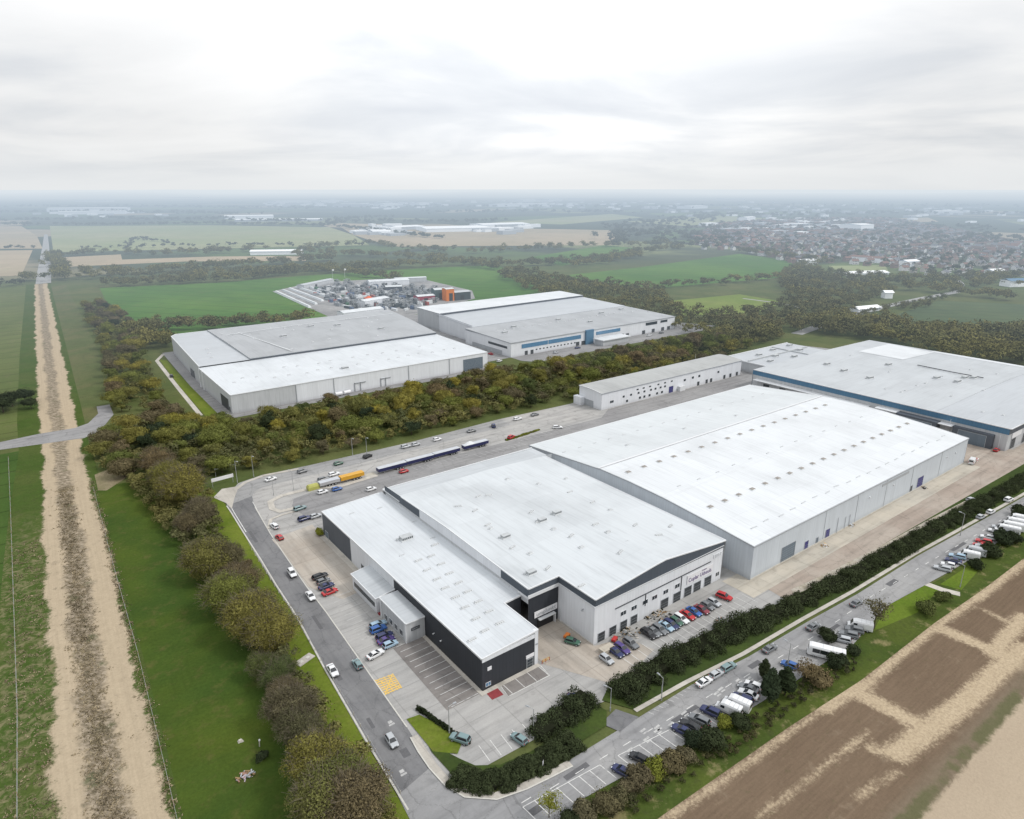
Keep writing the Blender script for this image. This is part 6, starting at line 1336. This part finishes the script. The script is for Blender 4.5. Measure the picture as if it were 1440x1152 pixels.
vans = [(1024, 999, 'white', 5.6, 2.5, 105, 'white van first in the roadside row'), (1036, 992, 'white', 5.9, 2.6, 105, 'white van second in the roadside row'), (1209, 882, 'white', 5.9, 2.5, 118, 'white van at the head of the bays by the bare tree'), (1362, 783, 'white', 5.6, 2.5, 110, 'white panel van left of the red estates'), (1370, 778, 'silver', 6.0, 2.7, 110, 'silver panel van left of the red estates'), (1377, 774, 'silver', 5.2, 2.4, 110, 'short silver van beside the red estates'),
        (1411, 754, 'navy', 5.6, 2.3, 110, 'blue-grey van before the long white vans'), (1416, 748, 'white', 7.0, 2.8, 110, 'long white van nearest the dark bush'), (1422, 743, 'white', 7.0, 2.8, 110, 'long white van second from the dark bush'), (1428, 738, 'white', 7.0, 2.8, 110, 'long white van third from the dark bush'), (1434, 733, 'white', 7.0, 2.8, 110, 'long white van at the edge of the view'), (1367, 650, 'white', 5.6, 2.5, 10, 'white van at the far corner of the long pale hall'), (960 - 10, 500 - 12, 'white', 5.6, 2.5, 0, 'white van beside the white canopy')]
for px, py, col, L, H, deg, lab in vans:
    x, y = G(px, py, .6); put(van_proto(col, L, H), x, y, deg, lab, 'van')
x, y = G(1161, 922, .6); put(van_proto('white', 8.4, 2.9, 2.3, True), x, y, 118, 'long white coach parked among dark bushes on the bank', 'coach')

# lorry trailers in the north yard
def trailer_proto(side, roof, L=12.6, H=3.9, name='trailer', low=False):
    root = thing(name, None, None); z0 = 1.05
    mb = MB().box(-L / 2, L / 2, -1.27, 1.27, z0, H - .08)
    for i in range(14): x = -L / 2 + .4 + i * (L - .8) / 13; mb.box(x, x + .06, -1.30, 1.30, z0 + .1, H - .25)
    mb.obj('body', side, root)
    MB().frustum((-L / 2 - .03, L / 2 + .03, -1.3, 1.3), (-L / 2 + .05, L / 2 - .05, -1.2, 1.2), H - .08, H).obj('roof', roof, root)
    MB().box(-L / 2 + .2, L / 2 - .2, -.5, .5, .75, z0).obj('chassis', M_dark, root)
    MB().box(-L / 2 - .05, -L / 2, -1.2, -.03, z0 + .1, H - .25).box(-L / 2 - .05, -L / 2, .03, 1.2, z0 + .1, H - .25).obj('rear_door', M_trimg, root)
    for k in range(3):
        for s in (-1, 1): w = link('wheel', WHL[0], root, (-L / 2 + 1.8 + k * 1.25, s * 1.1, .48)); link('rim', WHL[1], w)
    for s in (-1, 1): MB().box(L / 2 - 2.6, L / 2 - 2.4, s * .8 - .1, s * .8 + .1, 0, z0).obj('landing_leg', M_steel, root)
    root['unused'] = 1; return root
M_tnavy = plain('navy_curtain', (.022, .025, .085), .5, .4, .2, .4); M_tgrey = plain('pale_trailer_roof', (.45, .47, .50), .6, .3, .2, .5); M_tyel = plain('yellow_trailer', (.56, .30, .03), .45, .4, .15, .5); M_tpale = plain('grey_trailer', (.40, .40, .41), .5, .4, .2, .5); M_tlime = plain('olive_sheet', (.36, .36, .10), .6, .3, .3, .5)
tn = trailer_proto(M_tnavy, M_tgrey, H=2.5)
for i, lab in enumerate(('navy trailer at the west end of the parked line', 'navy trailer in the middle of the parked line', 'navy trailer at the east end of the parked line')): put(tn, 114.2 + i * 12.9, 231.8 + i * .2, 180, lab, 'trailer', None, .1)
put(tn, 155, 232.4, 180, 'navy trailer standing apart with a pale tarpaulin heap on top', 'trailer', None, .1)
put(trailer_proto(M_tyel, M_tyel, 9.6, 2.5), 97.3, 232.7, 180, 'bright yellow trailer in the kerbed island row', 'trailer', None, .1); put(trailer_proto(M_tpale, M_tgrey, 8.0, 2.3), 88.2, 233.0, 180, 'grey trailer in front of the yellow one', 'trailer', None, .1)
o = MB().box(-2.2, 2.2, -1.2, 1.2, 0, 1.2).frustum((-2.2, 2.2, -1.2, 1.2), (-1.8, 1.8, -.8, .8), 1.2, 1.9).obj('covered_skip', M_tlime, None, (82.0, 233.4, .1)); tag(o, 'olive-yellow covered skip at the west end of the trailer row', 'skip')
o = MB().frustum((-2.4, 2.4, -1, 1), (-1.2, 1.0, -.5, .4), 0, .8).frustum((-1.0, .6, -.4, .4), (-.3, .2, -.15, .1), .8, 1.2).obj('tarpaulin_heap', M_trim, None, (152.2, 232.4, 2.6)); tag(o, 'pale tarpaulin heap on the navy trailer that stands apart', 'tarpaulin')
sand = sheet('sand_bed', [(103.5, 230.6), (107.4, 230.2), (107.4, 234.4), (102.5, 234.8)], .14, M_apron)
weeds = hedge('hedge', [(171, 231.5), (180, 232.2), (192, 233.6)], 1.4, .9, 'thin weedy strip between two rows of the north car park', bumpy=.7, leaf=.3, dens=12, mat=L_lime)

# ------------------------------------------------------------------ street furniture and odds and ends
def lamp_post(x, y, h, rz, label, group=None):
    r = thing('street_lamp', label, 'street lamp', (x, y, 0), rz, group)
    MB().tube((0, 0, 0), (0, 0, h), .11, .07, 8).tube((0, 0, 0), (0, 0, 1.0), .16, .16, 8).tube((0, 0, h - .1), (1.3, 0, h + .15), .06, .05, 6).obj('pole', M_steel, r)
    MB().frustum((1.0, 1.9, -.17, .17), (1.1, 1.8, -.1, .1), h + .05, h + .22).obj('lamp_head', M_trimg, r); return r
for px, h, rz, lab in (((632, 1032), 7, 0, 'street lamp beside the thin hedge at the visitor bays'), ((334, 679), 9, -1.2, 'street lamp behind the entrance board'), ((357, 671), 9, -1.4, 'street lamp at the start of the north lane'), ((1107, 940), 7, 1.6, 'street lamp by the bright blue hatchback'), ((1350, 754), 8, 1.5, 'street lamp at the kerb opposite the red estates'), ((1350, 826), 7, 1.5, 'street lamp on the far mown lawn'), ((385, 697), 6, 2, 'street lamp on the kerbed island'), ((413, 690), 8, 2, 'tall street lamp between island and trailers'), ((496, 641), 8, -1.5, 'street lamp on the tree side of the north lane'), ((516, 640), 8, -1.5, 'street lamp beside the black car in the north lane'), ((858, 1000), 6, 2, 'street lamp at the west end of the tall hedge'), ((930, 985), 6, 1.5, 'street lamp in the grass below the tall hedge'), ((750, 1030), 6, 2, 'street lamp rising from the curved hedge'), ((1185, 738), 7, 1.6, 'street lamp by the wall of the long pale hall')):
    lamp_post(*G(*px), h, rz, lab)
def signboard(x, y, w, z0, h, rz, label, mat=M_sign):
    r = thing('sign_board', label, 'sign', (x, y, 0), rz)
    MB().box(-w / 2, w / 2, -.06, .06, z0, z0 + h).obj('board', mat, r)
    for s in (-1, 1): MB().box(s * (w / 2 - .3) - .07, s * (w / 2 - .3) + .07, .06, .18, 0, z0 + h).obj('post', M_steel, r)
    return r
x, y = G(314, 682); signboard(x, y, 8.2, 2.2, 1.4, R(4), 'long white entrance board on posts at the road bend'); x, y = G(318, 667); signboard(x, y, 8.4, 3.0, .45, R(4), 'thin pale rail board behind the long white entrance board', M_steel)
for px, lab in (((930, 975), 'small white road sign in the verge of the tall hedge'), ((763, 1084), 'small white road sign in the curved verge'), ((300, 742), 'small pale sign on the verge beside the bend')):
    x, y = G(*px); r = thing('road_sign', lab, 'sign', (x, y, 0), R(40)); MB().tube((0, 0, 0), (0, 0, 2.3), .05, .05, 6).obj('post', M_steel, r); MB().box(-.35, .35, -.1, -.06, 1.6, 2.4).obj('plate', M_sign, r)
r = thing('concrete_pad', 'pale concrete inspection slab in the verge by the west road', 'slab', (43.0, 139.9, 0), R(20)); MB().box(-2.3, 2.3, -1.1, 1.1, 0, .28).obj('slab', M_pave, r); MB().box(-1.4, -.5, -.45, .45, .28, .34).box(.5, 1.4, -.45, .45, .28, .34).obj('hatch', M_kerb, r)
def heap(name, px, n, s, cols, label, cat, seed):
    x, y = G(*px); g = random.Random(seed); mb = MB()
    for i in range(n):
        a = g.uniform(0, 6.28); d = g.random() ** .7 * s; w = g.uniform(.12, .5); cx, cy = math.cos(a) * d, math.sin(a) * d * .7; z = max(0, (1 - d / s) * s * .28)
        c, q = math.cos(a * 3), math.sin(a * 3); t = MB().box(-w, w, -w * .35, w * .35, 0, w * .4)
        mb.add([(cx + p[0] * c - p[1] * q, cy + p[0] * q + p[1] * c, z + p[2] + p[0] * .3) for p in t.v], t.f, i % len(cols))
    return tag(mb.obj(name, cols, None, (x, y, .08)), label, cat)
M_brick = plain('broken_brick', (.33, .20, .15), .9, .1, .3, 4); M_timber = plain('old_timber', (.26, .18, .10), .9, .1, .3, 3); M_junk = plain('faded_plastic', (.42, .36, .40), .6, .3, .3, 2)
heap('rubble_pile', (345, 1092), 34, 1.7, [M_brick, M_timber, M_junk, M_trimg], 'heap of broken brick and timber lying on the lawn', 'rubble pile', 3)
heap('timber_stack', (1196, 740), 22, 1.6, [M_trim, M_timber, M_trimg], 'stack of pallets and sheets by the long hall wall', 'stack', 5); heap('scrap_heap', (1160, 768), 20, 1.5, [M_timber, M_trim, M_tyel], 'scattered scrap on the apron near the first navy door of the pale hall', 'scrap heap', 6); heap('scrap_heap', (1300, 687), 16, 1.8, [M_dark, M_trimg, M_timber], 'dark scrap beside the tall royal-blue door', 'scrap heap', 7)
heap('scrap_heap', (1012, 872), 14, 1.2, [M_brick, M_trimg], 'small pile of bricks in the drive east of the parked row', 'scrap heap', 8); heap('flower_bed', (880, 893), 90, 4.2, [M_timber, M_trimg, M_inner, M_pave], 'rough planted bed of stones and twigs before the loading doors', 'bed', 9); heap('flower_bed', (925, 868), 80, 4.6, [M_inner, M_timber, M_pave], 'second rough bed of twigs between the loading doors and the parked cars', 'bed', 10); heap('scrap_heap', (1372, 648), 18, 2.4, [M_sign, M_junk, M_red], 'pink and white rubbish at the far corner of the long pale hall', 'scrap heap', 11)
x, y = G(338, 1043); tag(MB().frustum((-.5, .5, -.4, .4), (-.25, .3, -.25, .2), 0, .45).frustum((.1, .6, -.5, -.1), (.2, .5, -.4, -.2), 0, .3).obj('pale_boulder', M_pave, None, (x, y, .05)), 'pale stone lying on the open lawn', 'stone')
plant('s', 'dark', *G(368, 1068), .75, 'small dark bush standing alone on the lawn', 'bush', None, 'bush'); x, y = G(365, 1050); r = thing('marker_post', 'pale marker post behind the lone bush on the lawn', 'post', (x, y, 0)); MB().tube((0, 0, 0), (.15, .05, 1.4), .13, .11, 8).obj('post', M_pave, r); MB().tube((.15, .05, 1.4), (.16, .05, 1.65), .2, .16, 8).obj('cap', M_sign, r)
def trolley(px, col, label):
    x, y = G(*px); r = thing('hand_cart', label, 'cart', (x, y, .1), R(20)); MB().box(-.9, .9, -.5, .5, .35, .9).obj('body', col, r); MB().tube((.9, -.4, .6), (1.3, -.4, 1.1), .04, .04, 5).tube((.9, .4, .6), (1.3, .4, 1.1), .04, .04, 5).tube((1.3, -.4, 1.1), (1.3, .4, 1.1), .04, .04, 5).obj('handle', M_steel, r)
    for a in (-.6, .6):
        for s in (-1, 1): w = link('wheel', WH[0], r, (a, s * .5, .2)); w.scale = (.6, .6, .6)
trolley((864, 902), M_red, 'red cart against the white wall by the second loading door'); trolley((797, 897), M_orange, 'orange cart in the loading recess')
o = MB().box(-1.8, 1.8, -.9, .9, 0, 1.0).box(-1.9, 1.9, -1.0, 1.0, 1.0, 1.1).obj('planter_wall', M_apron, None, (103.4, 98.6, .1), R(0)); tag(o, 'buff low block at the corner before the loading doors', 'block')
fr = thing('railing', 'yellow and red safety rail at the corner of the charcoal unit', 'railing', (87.6, 104.4, .1)); MB().box(0, 2.4, -.05, .05, .5, .6).box(0, 2.4, -.05, .05, .95, 1.05).obj('rail', M_tyel, fr); [MB().box(a, a + .1, -.05, .05, 0, 1.05).obj('post', M_red, fr) for a in (0, 1.15, 2.3)]
def fence(pts, step, h, label, mat_post=M_timber, wires=3):
    r = thing('wire_fence', label, 'fence'); pts = [Vector(p) for p in pts]; wm = MB(); k = 0
    for a, c in zip(pts, pts[1:]):
        n = max(1, int((c - a).length / step))
        for i in range(n): p = a + (c - a) * (i / n); MB().box(p.x - .07, p.x + .07, p.y - .07, p.y + .07, 0, h).obj('post', mat_post, r); k += 1
        for w in range(wires): z = h * (w + 1) / wires - .08; wm.tube((a.x, a.y, z), (c.x, c.y, z), .02, .02, 4, cap=False)
    wm.obj('wire', M_steel, r); return r
fence([(15.8, 283), (13.0, 214), (11.4, 166), (9.0, 120), (7.0, 84)], 5.0, 1.2, 'post and wire fence between the lawn and the dirt track'); fence([(-8.5, 340), (-10, 276), (-11.6, 214), (-13, 160), (-14.4, 128)], 5.5, 1.2, 'post and wire fence on the west side of the dirt track')
fence([(43.2, 92), (45, 120), (46.6, 146), (47.8, 172), (49.4, 205)], 4.0, .9, 'low pale post rail along the west road verge', M_pave, 1)
mp = thing('mast', 'white flag mast at the back of the storage compound', 'mast', (*G(468, 392), 0)); MB().tube((0, 0, 0), (0, 0, 12), .15, .1, 6).obj('pole', M_trim, mp); MB().box(.1, 2.4, -.03, .03, 9.6, 11.6).obj('flag', M_sign, mp)
mp = thing('mast', 'second white flag mast left of the first at the storage compound', 'mast', (*G(485, 391), 0)); MB().tube((0, 0, 0), (0, 0, 12), .15, .1, 6).obj('pole', M_trim, mp); MB().box(.1, 2.4, -.03, .03, 9.6, 11.6).obj('flag', M_sign, mp)

# cars and parcels of goods in the north plot
for (x, y, kind, col, deg, lab) in ((75.2, 440, 'suv', 'black', 85, 'black car on the lane west of the grey-roofed warehouse'), (255, 352, 'estate', 'white', 20, 'white estate between the two northern factories'), (262, 372, 'saloon', 'red', 90, 'red saloon between the two northern factories'), (252, 366, 'saloon', 'grey', 90, 'grey saloon between the two northern factories'), (300, 348, 'hatch', 'silver', 0, 'silver hatchback in front of the blue-windowed factory'), (322, 350, 'saloon', 'navy', 0, 'navy saloon in front of the blue-windowed factory'), (395, 349, 'saloon', 'white', 0, 'white saloon at the east front of the blue-windowed factory'), (410, 350, 'saloon', 'grey', 0, 'grey saloon at the east front of the blue-windowed factory')):
    put(car_proto(kind, col, False), x, y, deg, lab, 'car')
for (x, y, lab) in ((144.5, 342.6, 'white tank lying before the front wall of the grey-roofed warehouse'), (139.5, 342.4, 'second white tank lying before the grey-roofed warehouse')):
    r = thing('storage_tank', lab, 'tank', (x, y, 0)); MB().tube((-1.9, 0, 1.3), (1.9, 0, 1.3), 1.0, 1.0, 14).obj('drum', M_sign, r); MB().box(-1.3, -1.0, -.8, .8, 0, .6).box(1.0, 1.3, -.8, .8, 0, .6).obj('cradle', M_trimg, r)

# ------------------------------------------------------------------ the town and the far sheds
M_brickw = [plain('house_wall_' + n, c, .9, .1, .15, .2) for n, c in (('brick', (.235, .165, .135)), ('render', (.62, .61, .59)), ('buff', (.42, .385, .33)))]
M_tiles = [plain('house_roof_' + n, c, .85, .15, .2, .3) for n, c in (('brown', (.125, .095, .082)), ('slate', (.15, .155, .17)), ('red', (.18, .11, .09)))]
def house_mesh(L, W, H, wm, rm, seed):
    mb = MB().box(-L / 2, L / 2, -W / 2, W / 2, 0, H, 0); r = W * .34; e = .4
    mb.add([(-L / 2 - e, -W / 2 - e, H - .1), (L / 2 + e, -W / 2 - e, H - .1), (L / 2 + e, 0, H + r), (-L / 2 - e, 0, H + r), (L / 2 + e, W / 2 + e, H - .1), (-L / 2 - e, W / 2 + e, H - .1)], [(0, 1, 2, 3), (3, 2, 4, 5)], 1).add([(-L / 2, -W / 2, H), (-L / 2, W / 2, H), (-L / 2, 0, H + r)], [(0, 1, 2)], 0).add([(L / 2, -W / 2, H), (L / 2, W / 2, H), (L / 2, 0, H + r)], [(0, 2, 1)], 0)
    mb.box(L * .28, L * .28 + .8, -.4, .4, H + r * .5, H + r + 1.1, 0)
    for x in np.arange(-L / 2 + 1.2, L / 2 - 1, 2.6):
        for z in (.9, 3.4):
            for s in (-1, 1): mb.box(x, x + 1.3, s * W / 2 - .05, s * W / 2 + .05, z, z + 1.2, 2)
    return mb.mesh('house', [wm, rm, M_glass])
HM = []
for i in range(9): HM.append(('brick render buff'.split()[i % 3], 'brown slate red'.split()[(i // 3)], house_mesh(rng.uniform(7, 12), rng.uniform(6, 8), 5.0, M_brickw[i % 3], M_tiles[i // 3], i)))
town = [np.array(G(*p)) for p in ((1120, 372), (1040, 352), (985, 352), (975, 335), (1010, 316), (1120, 308), (1250, 308), (1330, 322), (1460, 350), (1470, 394), (1380, 392), (1300, 388), (1240, 378), (1200, 372))]
tp = poisson(town, 18, 14000); tp = tp[np.argsort(np.hypot(tp[:, 0], tp[:, 1]))]
def street_dir(p): return math.radians(20 + 40 * math.sin(p[0] * .004) + 90 * (math.sin(p[1] * .011 + p[0] * .006) > 0))
for p in tp[:290]:
    w_, r_, me = HM[rng.integers(9)]; o = link('house', me, None, (*p, 0), street_dir(p) + rng.normal(0, .08))
    tag(o, f'{w_} house with a {r_} pitched roof in the town on the plain', 'house', f'{w_} houses with {r_} roofs in the town')
mbs = MB()
for p in tp[290:]:
    me = HM[rng.integers(9)][2]; a = street_dir(p); c_, s_ = math.cos(a), math.sin(a); L, W = rng.uniform(9, 18), 8.5; k = rng.integers(3); q = rng.integers(3)
    t = MB().box(-L / 2, L / 2, -W / 2, W / 2, 0, 5, k).add([(-L / 2 - .4, -W / 2 - .4, 5), (L / 2 + .4, -W / 2 - .4, 5), (L / 2 + .4, 0, 8), (-L / 2 - .4, 0, 8), (L / 2 + .4, W / 2 + .4, 5), (-L / 2 - .4, W / 2 + .4, 5)], [(0, 1, 2, 3), (3, 2, 4, 5)], 3 + q)
    o0 = len(mbs.v); mbs.v += [(p[0] + v[0] * c_ - v[1] * s_, p[1] + v[0] * s_ + v[1] * c_, v[2]) for v in t.v]; mbs.f += [tuple(i + o0 for i in f) for f in t.f]; mbs.mi += t.mi
tag(mbs.obj('distant_houses', M_brickw + M_tiles), 'far houses of the town merging into haze', None, None, 'stuff')
tt = poisson(town, 19, 12000); tt = tt[rng.random(len(tt)) < .75]
mass('town_trees', tt, rng.uniform(6, 11, len(tt)), 8, 14, .22, L_far, 'garden and street trees between the houses of the town', rr=.7)
def slab(px0, px1, depth, h, wall, roof, label, cat='warehouse', name='distant_warehouse'):
    (x0, y0), (x1, y1) = G(*px0), G(*px1); d = Vector((x1 - x0, y1 - y0)); L = d.length; o = thing(name, label, cat, (x0, y0, 0), math.atan2(d.y, d.x))
    MB().box(0, L, 0, depth, 0, h).obj('wall', wall, o)
    MB().add([(-1, -1, h + .05), (L + 1, -1, h + .05), (L + 1, depth / 2, h + 2), (-1, depth / 2, h + 2), (L + 1, depth + 1, h + .05), (-1, depth + 1, h + .05)], [(0, 1, 2, 3), (3, 2, 4, 5)]).obj('roof', roof, o); return o
W_farw = plain('distant_white_wall', (.85, .86, .87), .6, .3, .08, .05); W_farg = plain('distant_grey_wall', (.40, .42, .44), .6, .3, .1, .05)
fars = [((66, 298), (178, 297), 110, 16, 'longest white shed on the left of the plain'), ((82, 302), (176, 301), 60, 12, 'white shed just in front of the longest one on the left'), ((105, 284), (150, 284), 120, 14, 'small pale shed behind the longest white shed'), ((230, 279), (280, 279), 120, 14, 'thin white shed near the horizon on the left'), ((328, 274), (402, 274), 200, 18, 'thin pale shed on the horizon left of centre'),
        ((352, 359), (424, 358), 26, 6, 'low white shed in the stubble beyond the crop field'), ((316, 308), (385, 307), 130, 9, 'pale glasshouse block left of centre'), ((330, 312), (452, 311), 90, 6, 'long grey-white glasshouse in front of the pale block'), ((388, 286), (438, 285), 110, 16, 'white shed in the industrial group at centre left'), ((452, 285), (482, 284), 90, 14, 'small white shed in the industrial group at centre left'), ((478, 291), (516, 291), 90, 16, 'white shed with grey neighbours near the centre'), ((540, 290), (562, 289), 80, 14, 'little white shed left of centre horizon'), ((590, 289), (604, 288), 70, 14, 'tiny white shed at the centre of the plain'),
        ((600, 327), (690, 325), 120, 9, 'broad white warehouse beyond the stubble field'), ((680, 321), (745, 319), 90, 9, 'second white warehouse right of the broad one'), ((562, 324), (598, 322), 70, 8, 'grey-white unit left of the broad white warehouse'), ((525, 330), (560, 329), 50, 7, 'cluster of grey units left of the white warehouses'), ((700, 291), (770, 290), 120, 15, 'long white shed right of centre'), ((735, 284), (780, 283), 150, 16, 'pale shed behind the long white one right of centre'), ((772, 284), (790, 283), 120, 22, 'white block at the right of the centre sheds'), ((800, 282), (822, 282), 120, 18, 'small white block right of the centre sheds'), ((972, 294), (995, 293), 90, 14, 'white shed above the town on the left'), ((1014, 282), (1048, 282), 150, 16, 'pale shed on the horizon above the town'), ((1210, 326), (1228, 325), 60, 17, 'white apartment block standing out of the town'), ((1320, 302), (1354, 302), 110, 14, 'white shed right of the town'), ((1186, 388), (1250, 386), 20, 2.5, 'white pavilion beside the playing field'), ((1207, 440), (1238, 437), 10, 3, 'low white building beside the country road'), ((1244, 420), (1255, 420), 8, 6, 'pale gabled house at the road junction'), ((1195, 367), (1245, 371), 22, 7, 'red-roofed terrace at the near edge of the town'), ((1420, 404), (1445, 403), 14, 7, 'blue-roofed house at the right edge of the town'), ((1395, 390), (1412, 389), 12, 8, 'white house at the near right edge of the town'), ((1275, 376), (1292, 375), 14, 8, 'large white house at the near edge of the town'), ((1050, 312), (1062, 311), 30, 14, 'white villa at the far left of the town'), ((1128, 373), (1150, 372), 14, 6, 'white bungalow row by the green field')]
for i, (a, c, dp, h, lab) in enumerate(fars):
    rf = W_farw if 'white' in lab or 'pale' in lab else R_pale
    if 'red-roofed' in lab: rf = M_tiles[2]
    if 'blue-roofed' in lab: rf = W_blue
    slab(a, c, dp, h, W_farg if 'grey' in lab else W_farw, rf, lab, 'house' if 'house' in lab or 'terrace' in lab or 'villa' in lab else ('building' if 'block' in lab or 'pavilion' in lab or 'building' in lab else 'warehouse'), 'distant_building')
# a sprinkling of far rooftops on the plain, too small to tell apart
mbs = MB()
for (cx, cy, sx_, sy_, n) in ((420, 287, 60, 3, 60), (560, 288, 70, 3, 60), (740, 287, 70, 3, 60), (900, 290, 80, 4, 40), (540, 326, 30, 3, 40), (130, 303, 70, 4, 20), (700, 322, 40, 3, 30), (1100, 296, 160, 5, 60), (1350, 300, 100, 5, 30), (1130, 318, 90, 6, 60)):
    for _ in range(n):
        x, y = G(cx + rng.normal() * sx_ * .5, max(277, cy + rng.normal() * sy_)); L, W = rng.uniform(12, 60), rng.uniform(10, 30)
        mbs.box(x - L / 2, x + L / 2, y - W / 2, y + W / 2, 0, rng.uniform(5, 10), int(rng.integers(2)))
tag(mbs.obj('distant_rooftops', [W_farw, W_farg]), 'scattered pale rooftops on the hazy plain', None, None, 'stuff')
for o in list(bpy.data.objects):                      # prototypes that were never placed
    if o.get('unused'):
        for c in kids(o):
            for g in kids(c): bpy.data.objects.remove(g)
            bpy.data.objects.remove(c)
        bpy.data.objects.remove(o)
